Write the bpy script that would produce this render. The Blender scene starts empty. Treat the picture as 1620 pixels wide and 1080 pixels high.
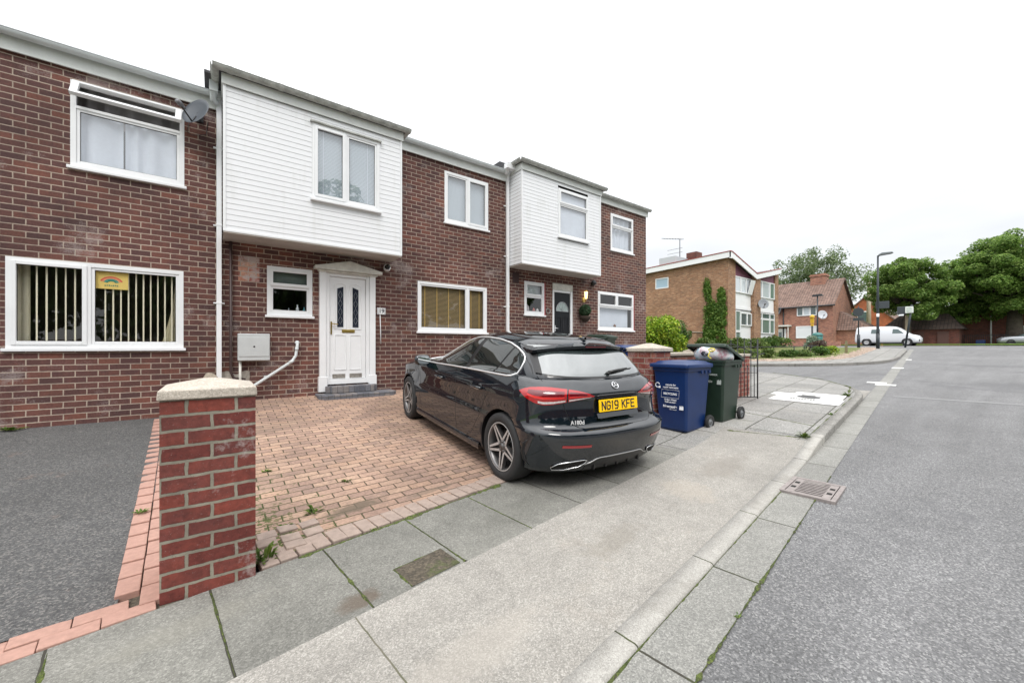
import bpy, bmesh, math, random
import numpy as np
from math import sin, cos, pi, radians, atan2, sqrt
from mathutils import Vector, Matrix
from mathutils.bvhtree import BVHTree

# ------------------------------------------------------------------ camera, sky, sun, exposure
S = bpy.context.scene
COL = S.collection
LIFT = 1.41                       # everything below is measured from eye height; lifted at the end
cam = bpy.data.cameras.new('camera')
camo = bpy.data.objects.new('camera', cam)
COL.objects.link(camo)
S.camera = camo
cam.sensor_width = 36.0
cam.lens = 625.0 / 1620.0 * 36.0
cam.shift_y = 8.0 / 1620.0
cam.clip_start = 0.05
cam.clip_end = 3000
VIEW = math.atan2(833.0, 625.0)
camo.location = (0, 0, 0)
camo.rotation_euler = (pi / 2, 0, VIEW - pi / 2)

w = bpy.data.worlds.new('World'); S.world = w; w.use_nodes = True
nt = w.node_tree; nt.nodes.clear()
SUN_EL, SUN_AZ = radians(52), radians(215)
sky = nt.nodes.new('ShaderNodeTexSky'); sky.sky_type = 'NISHITA'; sky.sun_disc = False
sky.sun_elevation = SUN_EL; sky.sun_rotation = SUN_AZ
tc = nt.nodes.new('ShaderNodeTexCoord')
sep = nt.nodes.new('ShaderNodeSeparateXYZ'); nt.links.new(tc.outputs['Generated'], sep.inputs[0])
ramp = nt.nodes.new('ShaderNodeValToRGB'); nt.links.new(sep.outputs['Z'], ramp.inputs[0])
cr = ramp.color_ramp
cr.elements[0].position = 0.0; cr.elements[0].color = (0.305, 0.312, 0.322, 1)
cr.elements[1].position = 1.0; cr.elements[1].color = (1.14, 1.14, 1.14, 1)
e_ = cr.elements.new(0.18); e_.color = (0.345, 0.35, 0.357, 1)
e_ = cr.elements.new(0.45); e_.color = (0.46, 0.466, 0.472, 1)
nz = nt.nodes.new('ShaderNodeTexNoise'); nz.inputs['Scale'].default_value = 2.6; nz.inputs['Detail'].default_value = 6
mp = nt.nodes.new('ShaderNodeMapping'); mp.inputs['Scale'].default_value = (1, 1, 3.2)
nt.links.new(tc.outputs['Generated'], mp.inputs[0]); nt.links.new(mp.outputs[0], nz.inputs['Vector'])
mr = nt.nodes.new('ShaderNodeMapRange'); mr.inputs['From Min'].default_value = 0.3; mr.inputs['From Max'].default_value = 0.7
mr.inputs['To Min'].default_value = 0.84; mr.inputs['To Max'].default_value = 1.06
nt.links.new(nz.outputs['Fac'], mr.inputs[0])
vm = nt.nodes.new('ShaderNodeVectorMath'); vm.operation = 'SCALE'
nt.links.new(ramp.outputs[0], vm.inputs[0]); nt.links.new(mr.outputs[0], vm.inputs['Scale'])
vk = nt.nodes.new('ShaderNodeVectorMath'); vk.operation = 'SCALE'; vk.inputs['Scale'].default_value = 18.6
nt.links.new(vm.outputs[0], vk.inputs[0])
mx = nt.nodes.new('ShaderNodeMix'); mx.data_type = 'RGBA'; mx.inputs['Factor'].default_value = 0.9
nt.links.new(sky.outputs[0], mx.inputs['A']); nt.links.new(vk.outputs[0], mx.inputs['B'])
bg = nt.nodes.new('ShaderNodeBackground'); bg.inputs['Strength'].default_value = 0.1
nt.links.new(mx.outputs['Result'], bg.inputs['Color'])
wo = nt.nodes.new('ShaderNodeOutputWorld'); nt.links.new(bg.outputs[0], wo.inputs['Surface'])

sun = bpy.data.lights.new('sun', 'SUN'); suno = bpy.data.objects.new('sun', sun); COL.objects.link(suno)
sun.energy = 0.9; sun.angle = radians(22); sun.color = (1.0, 0.97, 0.92)
sd = Vector((cos(SUN_EL) * -0.55, cos(SUN_EL) * -0.83, sin(SUN_EL)))      # direction towards the sun: over the camera's left shoulder
suno.rotation_euler = sd.to_track_quat('Z', 'Y').to_euler()
sky.sun_rotation = math.atan2(sd.x, sd.y)
S.view_settings.view_transform = 'Standard'; S.view_settings.look = 'None'
S.view_settings.exposure = 0.80; S.view_settings.gamma = 1.0
S.cycles.max_bounces = 8; S.cycles.transparent_max_bounces = 12
S.cycles.use_denoising = True
R = random.Random(7)

# ------------------------------------------------------------------ materials
MATS = {}
def srgb(r, g, b):
    f = lambda c: (c / 255.0 / 12.92) if c / 255.0 <= .04045 else ((c / 255.0 + .055) / 1.055) ** 2.4
    return (f(r), f(g), f(b), 1)
class NT:
    def __init__(s, name):
        s.m = bpy.data.materials.new(name); s.m.use_nodes = True
        s.t = s.m.node_tree; s.b = s.t.nodes['Principled BSDF']; s.out = s.t.nodes['Material Output']
    def n(s, typ, props=None, **inp):
        x = s.t.nodes.new('ShaderNode' + typ)
        for k, v in (props or {}).items(): setattr(x, k, v)
        for k, v in inp.items():
            k = k.replace('_', ' ')
            s.set(x, k, v)
        return x
    def set(s, x, k, v):
        i = x.inputs[int(k)] if k.isdigit() else x.inputs[k]
        if isinstance(v, bpy.types.NodeSocket): s.t.links.new(v, i)
        else: i.default_value = v
    def math(s, op, a, b=None, c=None):
        x = s.t.nodes.new('ShaderNodeMath'); x.operation = op
        for i, v in enumerate((a, b, c)):
            if v is None: continue
            if isinstance(v, bpy.types.NodeSocket): s.t.links.new(v, x.inputs[i])
            else: x.inputs[i].default_value = v
        return x.outputs[0]
    def mix(s, f, a, b, mode='MIX'):
        x = s.t.nodes.new('ShaderNodeMix'); x.data_type = 'RGBA'; x.blend_type = mode
        for k, v in (('Factor', f), ('A', a), ('B', b)):
            i = x.inputs[k] if k == 'Factor' else [q for q in x.inputs if q.name == k and q.type == 'RGBA'][0]
            if isinstance(v, bpy.types.NodeSocket): s.t.links.new(v, i)
            else: i.default_value = v
        return x.outputs['Result'] if x.outputs['Result'].type == 'RGBA' else [o for o in x.outputs if o.type == 'RGBA'][0]
    def ramp(s, f, stops, const=False):
        x = s.t.nodes.new('ShaderNodeValToRGB'); c = x.color_ramp
        if const: c.interpolation = 'CONSTANT'
        c.elements[0].position, c.elements[0].color = stops[0]
        c.elements[1].position, c.elements[1].color = stops[-1]
        for p, q in stops[1:-1]:
            e = c.elements.new(p); e.color = q
        s.t.links.new(f, x.inputs[0]); return x.outputs[0]
    def noise(s, vec, scale, detail=4, rough=.55, out='Fac'):
        x = s.n('TexNoise', Vector=vec, Scale=scale, Detail=detail, Roughness=rough); return x.outputs[out]
    def mapr(s, v, a, b, c, d):
        x = s.n('MapRange', Value=v); x.inputs[1].default_value = a; x.inputs[2].default_value = b
        x.inputs[3].default_value = c; x.inputs[4].default_value = d; return x.outputs[0]
    def obj(s): return s.n('TexCoord').outputs['Object']
    def bump(s, h, strength=.3, dist=.01):
        x = s.n('Bump', Strength=strength, Distance=dist, Height=h); s.t.links.new(x.outputs[0], s.b.inputs['Normal'])
    def P(s, **k):
        for a, v in k.items(): s.set(s.b, a.replace('_', ' '), v)
def plain(name, col, rough=.5, metal=0, var=.0, vs=8, spec=.5, coat=0, bump=0, bs=60):
    if name in MATS: return MATS[name]
    t = NT(name); t.P(Base_Color=col, Roughness=rough, Metallic=metal); t.b.inputs['Specular IOR Level'].default_value = spec
    if coat: t.P(Coat_Weight=coat, Coat_Roughness=.03)
    if var:
        o = t.obj(); f = t.noise(o, vs, 5); f2 = t.noise(o, vs * 9, 3)
        k = t.mapr(t.math('ADD', t.math('MULTIPLY', f, .7), t.math('MULTIPLY', f2, .3)), .3, .7, 1 - var, 1 + var)
        v = t.n('VectorMath', {'operation': 'SCALE'}); v.inputs[0].default_value = col[:3]; t.t.links.new(k, v.inputs['Scale'])
        t.P(Base_Color=v.outputs[0])
    if bump: t.bump(t.noise(t.obj(), bs, 4), bump, .004)
    MATS[name] = t.m; return t.m

def wall_uv(t):
    """object-space (along the wall, height) whichever way the wall faces"""
    tcx = t.n('TexCoord'); so = t.n('SeparateXYZ', Vector=tcx.outputs['Object']); sn = t.n('SeparateXYZ', Vector=tcx.outputs['Normal'])
    ax_ = t.math('ABSOLUTE', sn.outputs[0]); st = t.math('GREATER_THAN', ax_, .7)
    u = t.math('ADD', t.math('MULTIPLY', so.outputs[0], t.math('SUBTRACT', 1, st)), t.math('MULTIPLY', so.outputs[1], st))
    top = t.math('GREATER_THAN', t.math('ABSOLUTE', sn.outputs[2]), .7)
    vv = t.math('ADD', t.math('MULTIPLY', so.outputs[2], t.math('SUBTRACT', 1, top)), t.math('MULTIPLY', so.outputs[1], top))
    c = t.n('CombineXYZ'); t.t.links.new(u, c.inputs[0]); t.t.links.new(vv, c.inputs[1]); return c.outputs[0]
def mudmask(t, o, mx_, my_, a, b, amt):
    sp_ = t.n('SeparateXYZ', Vector=o); dx = t.math('DIVIDE', t.math('SUBTRACT', sp_.outputs[0], mx_), a); dy = t.math('DIVIDE', t.math('SUBTRACT', sp_.outputs[1], t.math('ADD', my_, t.math('MULTIPLY', t.math('SUBTRACT', sp_.outputs[0], mx_), .12))), b)
    d = t.math('SQRT', t.math('ADD', t.math('MULTIPLY', dx, dx), t.math('MULTIPLY', dy, dy)))
    return t.mapr(t.math('ADD', d, t.math('MULTIPLY', t.math('SUBTRACT', t.noise(o, 11, 5, .65), .5), 1.6)), .55, 1.05, amt, 0)
def brickmat(name, cols, mortar, bw=.222, rh=.084, ms=.011, off=.5, uv='wall', rot=0, shift=(0, 0), moss=None, stain=.25, bump=.5, pale=None, rough=.85, wob=.0035, speck=0, mud=None):
    if name in MATS: return MATS[name]
    t = NT(name)
    if uv == 'wall': v = wall_uv(t)
    else: v = t.n('Mapping', Vector=t.obj(), Rotation=(0, 0, rot)).outputs[0]
    o = t.obj()
    wb = t.n('VectorMath', {'operation': 'SUBTRACT'}); t.t.links.new(t.noise(o, 14, 3, out='Color'), wb.inputs[0]); wb.inputs[1].default_value = (.5, .5, .5)
    wq = t.n('VectorMath', {'operation': 'SCALE'}, Scale=wob * 2); t.t.links.new(wb.outputs[0], wq.inputs[0])
    a = t.n('VectorMath', {'operation': 'ADD'}); t.t.links.new(v, a.inputs[0]); t.t.links.new(wq.outputs[0], a.inputs[1])
    a2 = t.n('VectorMath', {'operation': 'ADD'}); t.t.links.new(a.outputs[0], a2.inputs[0]); a2.inputs[1].default_value = (shift[0], shift[1], 0)
    br = t.n('TexBrick', {'offset': off, 'offset_frequency': 2, 'squash': 1.0}, Vector=a2.outputs[0], Color1=(0, 0, 0, 1), Color2=(1, 1, 1, 1), Mortar=(.5, .5, .5, 1), Scale=1.0,
             Mortar_Size=ms, Mortar_Smooth=.18, Bias=0.0, Brick_Width=bw, Row_Height=rh)
    rnd = t.n('SeparateColor', Color=br.outputs['Color']).outputs[0]
    n1 = t.noise(o, 1.1, 4); n2 = t.noise(o, 45, 4); n3 = t.noise(o, 9, 3)
    rr = t.math('ADD', rnd, t.math('MULTIPLY', t.math('SUBTRACT', n3, .5), .35))
    N_c = len(cols)
    base = t.ramp(rr, [((i + .5) / N_c, c) for i, c in enumerate(cols)])
    k = t.mapr(n2, .25, .75, .72, 1.28); sc = t.n('VectorMath', {'operation': 'SCALE'}); t.t.links.new(base, sc.inputs[0]); t.t.links.new(k, sc.inputs['Scale']); base = sc.outputs[0]
    mo = t.n('VectorMath', {'operation': 'SCALE'}); mo.inputs[0].default_value = mortar[:3]
    t.t.links.new(t.mapr(t.math('ADD', n3, t.math('MULTIPLY', t.math('SUBTRACT', n2, .5), .5)), .25, .8, .7, 1.15), mo.inputs['Scale'])
    mcol = mo.outputs[0]
    if moss:
        mask = moss(t, o, n3)
        mcol = t.mix(mask, mcol, (.05, .075, .012, 1))
        spill = t.math('MULTIPLY', mask, t.math('GREATER_THAN', t.math('ADD', t.noise(o, 30, 4), t.math('MULTIPLY', mask, .25)), .74))
        base = t.mix(spill, base, (.06, .085, .015, 1))
    colr = t.mix(br.outputs['Fac'], base, mcol)
    if stain:
        sm = t.mapr(n1, .35, .68, 1 - stain, 1 + stain * .6); ss = t.n('VectorMath', {'operation': 'SCALE'}); t.t.links.new(colr, ss.inputs[0]); t.t.links.new(sm, ss.inputs['Scale']); colr = ss.outputs[0]
    if speck:
        pk = t.mapr(t.noise(o, 130, 3, .6), .66, .74, 0, speck); colr = t.mix(pk, colr, (.42, .36, .33, 1)); pk = t.mapr(t.noise(o, 85, 3, .6), .62, .72, 0, speck); colr = t.mix(pk, colr, (.035, .018, .018, 1))
    for (mx_, my_, ax1, ay1, mc, ma) in (mud or ()):
        colr = t.mix(mudmask(t, o, mx_, my_, ax1, ay1, ma), colr, mc)
    if pale:
        pm = t.mapr(t.math('ADD', t.noise(o, pale[0], 6, .65), t.math('MULTIPLY', t.noise(o, 60, 3), .25)), pale[1], pale[1] + .1, 0, pale[2])
        colr = t.mix(pm, colr, (.5, .44, .42, 1))
    t.P(Base_Color=colr, Roughness=rough)
    h = t.math('ADD', t.math('MULTIPLY', t.math('SUBTRACT', 1, br.outputs['Fac']), 1.0), t.math('MULTIPLY', n2, .35))
    t.bump(h, bump, .006)
    MATS[name] = t.m; return t.m
def graincol(t, o, cols, sc, sharp=1):
    vo = t.n('TexVoronoi', Vector=o, Scale=sc); r = t.n('SeparateColor', Color=vo.outputs['Color']).outputs[0]
    return t.ramp(r, [(i / (len(cols) - 1), c) for i, c in enumerate(cols)]), vo.outputs['Distance'], r
def ground(name, cols, scale, big=.15, bigscale=.8, rough=.9, bump=.5, patch=None, brick=None, rot=0, jcol=(.04, .037, .028, 1), shift=(0, 0), slab=.12, streak=0, fine=.25, dist=.004, mud=None):
    if name in MATS: return MATS[name]
    t = NT(name); o = t.obj()
    c, d, r = graincol(t, o, cols, scale)
    n0 = t.noise(o, scale * 2.2, 2); k = t.mapr(n0, .3, .7, 1 - fine, 1 + fine)
    nb = t.math('ADD', t.math('MULTIPLY', t.noise(o, bigscale, 5, .6), .6), t.math('MULTIPLY', t.noise(o, bigscale * 7, 5, .65), .4))
    k = t.math('MULTIPLY', k, t.mapr(nb, .34, .66, 1 - big, 1 + big))
    if streak:
        sv = t.n('Mapping', Vector=o, Rotation=(0, 0, rot), Scale=(.25, 3, 1)).outputs[0]
        k = t.math('MULTIPLY', k, t.mapr(t.noise(sv, 1.0, 4), .3, .7, 1 - streak, 1 + streak))
    bf = None
    if brick:
        v = t.n('Mapping', Vector=o, Rotation=(0, 0, rot)).outputs[0]
        a2 = t.n('VectorMath', {'operation': 'ADD'}); t.t.links.new(v, a2.inputs[0]); a2.inputs[1].default_value = (shift[0], shift[1], 0)
        wb = t.n('VectorMath', {'operation': 'SUBTRACT'}); t.t.links.new(t.noise(o, 10, 3, out='Color'), wb.inputs[0]); wb.inputs[1].default_value = (.5, .5, .5)
        wq = t.n('VectorMath', {'operation': 'SCALE'}, Scale=.012); t.t.links.new(wb.outputs[0], wq.inputs[0])
        a3 = t.n('VectorMath', {'operation': 'ADD'}); t.t.links.new(a2.outputs[0], a3.inputs[0]); t.t.links.new(wq.outputs[0], a3.inputs[1])
        br = t.n('TexBrick', {'offset': brick[3], 'offset_frequency': 2}, Vector=a3.outputs[0], Color1=(0, 0, 0, 1), Color2=(1, 1, 1, 1), Mortar=(.5, .5, .5, 1), Scale=1.0, Mortar_Size=brick[2], Mortar_Smooth=.1, Brick_Width=brick[0], Row_Height=brick[1])
        bf = br.outputs['Fac']; rn = t.n('SeparateColor', Color=br.outputs['Color']).outputs[0]
        k = t.math('MULTIPLY', k, t.mapr(rn, 0, 1, 1 - slab, 1 + slab))
    sc = t.n('VectorMath', {'operation': 'SCALE'}); t.t.links.new(c, sc.inputs[0]); t.t.links.new(k, sc.inputs['Scale']); col = sc.outputs[0]
    if patch:
        pm = t.mapr(t.math('ADD', t.noise(o, patch[0], 5, .65), t.math('MULTIPLY', t.noise(o, patch[0] * 12, 4), .25)), patch[1], patch[1] + patch[4] if len(patch) > 4 else patch[1] + .06, 0, patch[3])
        col = t.mix(pm, col, patch[2])
    for (mx_, my_, ax1, ay1, mc, ma) in (mud or ()):
        col = t.mix(mudmask(t, o, mx_, my_, ax1, ay1, ma), col, mc)
    for (vs_, rad_, sc_, amt) in ((3.1, .035, (.09, .085, .08, 1), .55), (4.3, .022, (.5, .48, .45, 1), .5), (.55, .11, (.07, .07, .07, 1), .22)):
        vo2 = t.n('TexVoronoi', Vector=o, Scale=vs_); dd = t.math('ADD', vo2.outputs['Distance'], t.math('MULTIPLY', t.math('SUBTRACT', t.noise(o, vs_ * 9, 2), .5), rad_ * 1.2))
        keep = t.math('GREATER_THAN', t.n('SeparateColor', Color=vo2.outputs['Color']).outputs[1], .45)
        col = t.mix(t.math('MULTIPLY', keep, t.mapr(dd, rad_, rad_ * .6, 0, amt)), col, sc_)
    if bf is not None:
        mossn = t.mapr(t.noise(o, 3.5, 4), .5, .66, 0, .8)
        jc = t.mix(mossn, jcol, (.05, .065, .015, 1))
        col = t.mix(bf, col, jc)
    t.P(Base_Color=col, Roughness=rough)
    h = t.math('ADD', d, t.math('MULTIPLY', n0, .5))
    if bf is not None: h = t.math('SUBTRACT', h, t.math('MULTIPLY', bf, 1.5))
    t.bump(h, bump, dist)
    MATS[name] = t.m; return t.m
def G3(v, tint=(1, 1, 1)): return (v * tint[0], v * tint[1], v * tint[2], 1)
def leafmat(name, a, b, c, trans=.25):
    if name in MATS: return MATS[name]
    t = NT(name); g = t.n('NewGeometry'); r = g.outputs['Random Per Island']
    col = t.ramp(r, [(0, a), (.5, b), (1, c)])
    n = t.noise(t.obj(), .9, 3); k = t.mapr(n, .3, .7, .75, 1.25)
    sc = t.n('VectorMath', {'operation': 'SCALE'}); t.t.links.new(col, sc.inputs[0]); t.t.links.new(k, sc.inputs['Scale'])
    t.P(Base_Color=sc.outputs[0], Roughness=.55); t.b.inputs['Specular IOR Level'].default_value = .3
    tr = t.n('BsdfTranslucent', Color=sc.outputs[0]); ms = t.n('MixShader', Fac=trans)
    t.t.links.new(t.b.outputs[0], ms.inputs[1]); t.t.links.new(tr.outputs[0], ms.inputs[2]); t.t.links.new(ms.outputs[0], t.out.inputs[0])
    MATS[name] = t.m; return t.m
def glassmat(name, ior=1.9, tint=(1, 1, 1, 1), rough=.0, wav=.0):
    if name in MATS: return MATS[name]
    t = NT(name); t.t.nodes.remove(t.b)
    bk = t.n('NewGeometry').outputs['Backfacing']; f = t.n('Fresnel', IOR=t.math('ADD', t.math('MULTIPLY', bk, 1.0 / ior), t.math('MULTIPLY', t.math('SUBTRACT', 1, bk), ior))); tr = t.n('BsdfTransparent', Color=tint); gl = t.n('BsdfGlossy', Color=(1, 1, 1, 1), Roughness=rough)
    if wav:
        bu = t.n('Bump', Strength=wav, Distance=.02, Height=t.noise(t.obj(), 2.2, 2)); t.t.links.new(bu.outputs[0], gl.inputs['Normal']); t.t.links.new(bu.outputs[0], f.inputs['Normal'])
    ms = t.n('MixShader'); t.t.links.new(f.outputs[0], ms.inputs[0]); t.t.links.new(tr.outputs[0], ms.inputs[1]); t.t.links.new(gl.outputs[0], ms.inputs[2]); t.t.links.new(ms.outputs[0], t.out.inputs[0])
    MATS[name] = t.m; return t.m

ROT = -radians(6.7)
M_brick = brickmat('terrace brick', [srgb(80, 54, 52), srgb(91, 59, 54), srgb(98, 63, 57), srgb(86, 57, 55), srgb(106, 67, 58), srgb(92, 60, 56), srgb(114, 71, 60)], (.42, .335, .27, 1), bw=.222, rh=.084, ms=.0068, pale=(1.3, .70, .35), stain=.3)
M_pillar = brickmat('pillar brick', [srgb(106, 50, 44), srgb(124, 60, 50), srgb(100, 53, 49), srgb(132, 63, 51), srgb(112, 59, 53)], (.29, .265, .21, 1), bw=.222, rh=.084, ms=.0088, pale=(4.0, .71, .45), stain=.3, bump=.9, wob=.007, shift=(.238, .035), speck=.5)
M_wallred = brickmat('garden wall brick', [srgb(128, 62, 54), srgb(150, 84, 70), srgb(120, 58, 52), srgb(165, 105, 88)], (.36, .30, .24, 1), ms=.007, pale=(2.5, .66, .5), stain=.25)
M_orange = brickmat('buff brick', [srgb(144, 108, 82), srgb(160, 120, 92), srgb(172, 134, 104), srgb(128, 96, 76), srgb(152, 110, 82)], (.38, .30, .22, 1), bw=.225, rh=.078, ms=.006, stain=.15)
M_red2 = brickmat('red brick', [srgb(150, 100, 84), srgb(166, 112, 92), srgb(178, 124, 102), srgb(136, 92, 80)], (.38, .30, .24, 1), bw=.24, rh=.08, ms=.007, stain=.15)
M_red3 = brickmat('bright red brick', [srgb(170, 88, 52), srgb(186, 100, 60), srgb(160, 82, 52)], (.36, .24, .16, 1), bw=.24, rh=.08, ms=.007)
M_dark = brickmat('dark red brick', [srgb(104, 58, 50), srgb(122, 68, 56), srgb(92, 54, 50)], (.2, .14, .11, 1), bw=.24, rh=.08, ms=.006)
M_tiles = brickmat('roof tile', [srgb(116, 92, 82), srgb(136, 110, 98), srgb(126, 102, 92)], (.05, .04, .035, 1), bw=.26, rh=.28, ms=.02, off=0.0, stain=.2)
M_rooft2 = brickmat('dark roof tile', [srgb(70, 58, 54), srgb(84, 70, 64)], (.03, .025, .02, 1), bw=.3, rh=.3, ms=.03, off=0.0, stain=.2)
def moss_drive(t, o, n3):
    s = t.n('SeparateXYZ', Vector=o)
    left = t.mapr(s.outputs[0], .25, 1.5, 1, 0); near = t.mapr(s.outputs[1], 2.9, 5.6, 1, 0)
    k = t.math('MULTIPLY', left, t.math('ADD', .22, t.math('MULTIPLY', near, .65)))
    k = t.math('ADD', t.math('MULTIPLY', k, .62), t.math('MULTIPLY', t.noise(o, 5, 4, .7), .75))
    return t.mapr(k, .55, .85, 0, 1)
M_pave = brickmat('block paving', [srgb(150, 124, 110), srgb(164, 136, 119), srgb(174, 146, 126), srgb(141, 118, 106), srgb(170, 140, 120)], (.085, .062, .038, 1), bw=.205, rh=.104, ms=.006, uv='plan', moss=moss_drive, mud=((.93, 3.36, .26, .09, (.11, .085, .06, 1), .85), (1.55, 3.30, .30, .05, (.13, .10, .075, 1), .6), (.6, 6.2, .7, .3, (.16, .12, .09, 1), .25)), stain=.25, bump=.7, wob=.005, rough=.9)
M_pink = plain('pink block', srgb(170, 134, 121), .9, var=.16, vs=30, bump=.4, bs=160)
M_greyblock = plain('grey block', srgb(150, 134, 124), .92, var=.22, vs=18, bump=.5, bs=140)
M_stepblock = brickmat('step block', [srgb(96, 98, 104), srgb(110, 110, 116), srgb(88, 90, 98), srgb(128, 122, 120)], (.07, .07, .065, 1), bw=.10, rh=.30, ms=.004, off=0, stain=.2)
M_road = ground('road asphalt', [G3(.09, (1, 1, 1.01)), G3(.128, (1, 1, 1.02)), G3(.152, (1, 1, 1.02)), G3(.27, (1, .99, .98))], 125, big=.17, bigscale=.28, bump=.6, patch=(.35, .72, (.10, .10, .105, 1), .5), rot=ROT, streak=.11)
M_drive = ground('drive asphalt', [G3(.045, (1, 1, 1.02)), G3(.07), G3(.088), G3(.165, (1.05, 1, .94))], 110, big=.16, bigscale=.9, bump=.7, patch=(2.2, .76, (.17, .12, .10, 1), .45, .1))
M_conc = ground('exposed concrete', [G3(.19, (1.06, 1, .90)), G3(.24, (1.05, 1, .91)), G3(.275, (1.06, 1, .90)), G3(.37, (1.04, .99, .91))], 170, big=.17, bigscale=1.3, streak=.07, mud=((2.2, 1.75, .35, .12, (.20, .18, .15, 1), .4), (4.3, 2.0, .6, .2, (.19, .17, .145, 1), .4), (.9, 1.5, .5, .15, (.36, .33, .29, 1), .4), (3.4, 1.9, .25, .3, (.40, .35, .29, 1), .35)), bump=.5, brick=(7.2, 3.4, .004, 0), rot=ROT, shift=(6.4, .3), jcol=(.13, .12, .09, 1), slab=.03, fine=.2, patch=(1.2, .72, (.32, .27, .22, 1), .35, .2))
M_flag = ground('paving flag', [G3(.135, (1.03, 1.01, .91)), G3(.17, (1.03, 1.01, .90)), G3(.19, (1.03, 1.01, .91)), G3(.26, (1.03, 1.01, .91))], 140, mud=((.62, 2.19, .13, .08, (.10, .075, .055, 1), .75), (-.1, 2.5, .4, .12, (.25, .24, .2, 1), .3), (1.9, 2.5, .4, .2, (.1, .1, .085, 1), .3)), big=.24, bigscale=1.1, bump=.45, brick=(.5975, 3.0, .006, 0), rot=ROT, shift=(-.30, 0), slab=.13, fine=.2, patch=(1.5, .67, (.27, .265, .235, 1), .4, .18))
M_flag2 = ground('paving flag far', [G3(.15, (1.02, 1.0, .95)), G3(.21, (1.02, 1.0, .95)), G3(.25, (1.02, 1.0, .95)), G3(.34, (1.02, 1.0, .94))], 90, big=.16, bigscale=.9, bump=.4, brick=(.92, .615, .008, .5), rot=ROT, shift=(-.2, .12), slab=.12, fine=.2, patch=(1.0, .64, (.36, .34, .30, 1), .4, .18))
M_chan = ground('channel concrete', [G3(.165, (1.02, 1, .94)), G3(.205, (1.02, 1.01, .93)), G3(.235, (1.02, 1.01, .93)), G3(.32, (1.02, 1, .93))], 150, big=.14, bigscale=1.2, bump=.4, brick=(.915, 5.0, .007, 0), rot=ROT, shift=(.175, 1.0), slab=.08, fine=.2)
M_kerb = ground('kerb concrete', [G3(.27, (1.04, 1, .92)), G3(.32, (1.04, 1, .92)), G3(.35, (1.04, 1, .92)), G3(.41, (1.03, 1, .92))], 170, big=.13, bigscale=1.4, bump=.35, brick=(.915, 5.0, .005, 0), rot=ROT, shift=(.175, 1.0), slab=.07, fine=.15, patch=(2.0, .64, (.20, .185, .16, 1), .55, .2))
M_kerb2 = ground('kerb weathered', [G3(.12, (1.04, 1, .92)), G3(.19, (1.04, 1, .92)), G3(.23, (1.04, 1, .92)), G3(.3, (1.02, 1, .93))], 110, big=.2, bigscale=1.8, bump=.4, brick=(.915, 5.0, .006, 0), rot=ROT, shift=(.175, 1.0), slab=.1, fine=.2)
M_grass = ground('grass', [(.045, .075, .012, 1), (.075, .11, .02, 1), (.12, .14, .035, 1), (.20, .20, .06, 1)], 30, big=.3, bigscale=.7, bump=.6, patch=(.8, .6, (.26, .24, .09, 1), .6, .2))
M_verge = ground('verge grass', [(.07, .13, .015, 1), (.09, .16, .02, 1), (.14, .20, .03, 1)], 20, big=.2, bigscale=.3)
M_soil = ground('soil', [(.045, .038, .028, 1), (.07, .058, .042, 1), (.11, .09, .065, 1)], 70, big=.25, bigscale=2, patch=(5, .66, (.06, .08, .02, 1), .6, .1))
M_moss = ground('moss', [(.04, .055, .012, 1), (.065, .09, .018, 1), (.10, .13, .025, 1), (.05, .045, .03, 1)], 90, big=.3, bigscale=6, bump=.9, dist=.01)
M_cope = ground('coping stone', [G3(.34, (1.09, .97, .82)), G3(.41, (1.09, .97, .82)), G3(.50, (1.07, .97, .84))], 120, big=.12, bigscale=4, bump=.3, patch=(6, .64, (.30, .27, .23, 1), .5, .15))
M_stone = ground('sandstone', [G3(.36, (1.1, .97, .78)), G3(.44, (1.1, .97, .78)), G3(.5, (1.1, .97, .8))], 60, big=.15, bigscale=5, bump=.4)
M_white = plain('white plastic', (.80, .81, .82, 1), .32, var=.04, vs=3)
tcl = NT('white cladding'); o_ = tcl.obj(); v_ = tcl.n('Mapping', Vector=o_, Scale=(9, 9, .5)).outputs[0]
k_ = tcl.mapr(tcl.math('ADD', tcl.math('MULTIPLY', tcl.noise(v_, 1.0, 5, .6), .7), tcl.math('MULTIPLY', tcl.noise(o_, 1.6, 4), .5)), .62, .82, 0, .38)
tcl.P(Base_Color=tcl.mix(k_, (.78, .79, .81, 1), (.56, .57, .53, 1)), Roughness=.45); M_clad = tcl.m
M_whited = plain('dirty white', (.62, .61, .56, 1), .55, var=.2, vs=9)
M_fascia = plain('fascia white', (.66, .68, .66, 1), .45, var=.08, vs=4)
M_gutterg = plain('gutter weathered', (.40, .41, .385, 1), .7, var=.4, vs=14)
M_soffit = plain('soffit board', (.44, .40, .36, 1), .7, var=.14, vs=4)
M_gutter = plain('gutter pale', (.62, .66, .67, 1), .4, var=.1, vs=5)
M_black = plain('black plastic', (.018, .018, .02, 1), .4)
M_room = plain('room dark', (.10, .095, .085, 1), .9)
M_felt = plain('roof felt', (.07, .07, .075, 1), .95, var=.25, vs=2)
M_steel = plain('dark painted steel', (.02, .022, .025, 1), .5, var=.2)
M_cast = plain('cast iron', (.25, .22, .21, 1), .7, metal=.0, var=.3, vs=20, bump=.4, bs=90)
M_hole = plain('drain void', (.012, .011, .01, 1), 1)
M_brass = plain('brass', (.55, .40, .12, 1), .28, metal=1)
M_brown = plain('brown pipe', (.05, .028, .026, 1), .5)
M_cream = plain('blind cream', (.84, .80, .62, 1), .8)
M_net = plain('white curtain', (.56, .61, .68, 1), .85, var=.08, vs=3)
M_glass = glassmat('window glass', 1.75, wav=.06)
M_glassb = glassmat('window glass bright', 2.5, wav=.05)
M_redpaint = plain('red reveal', (.36, .03, .04, 1), .6)
M_lead = plain('lead came', (.35, .36, .38, 1), .5, metal=.3)
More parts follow.
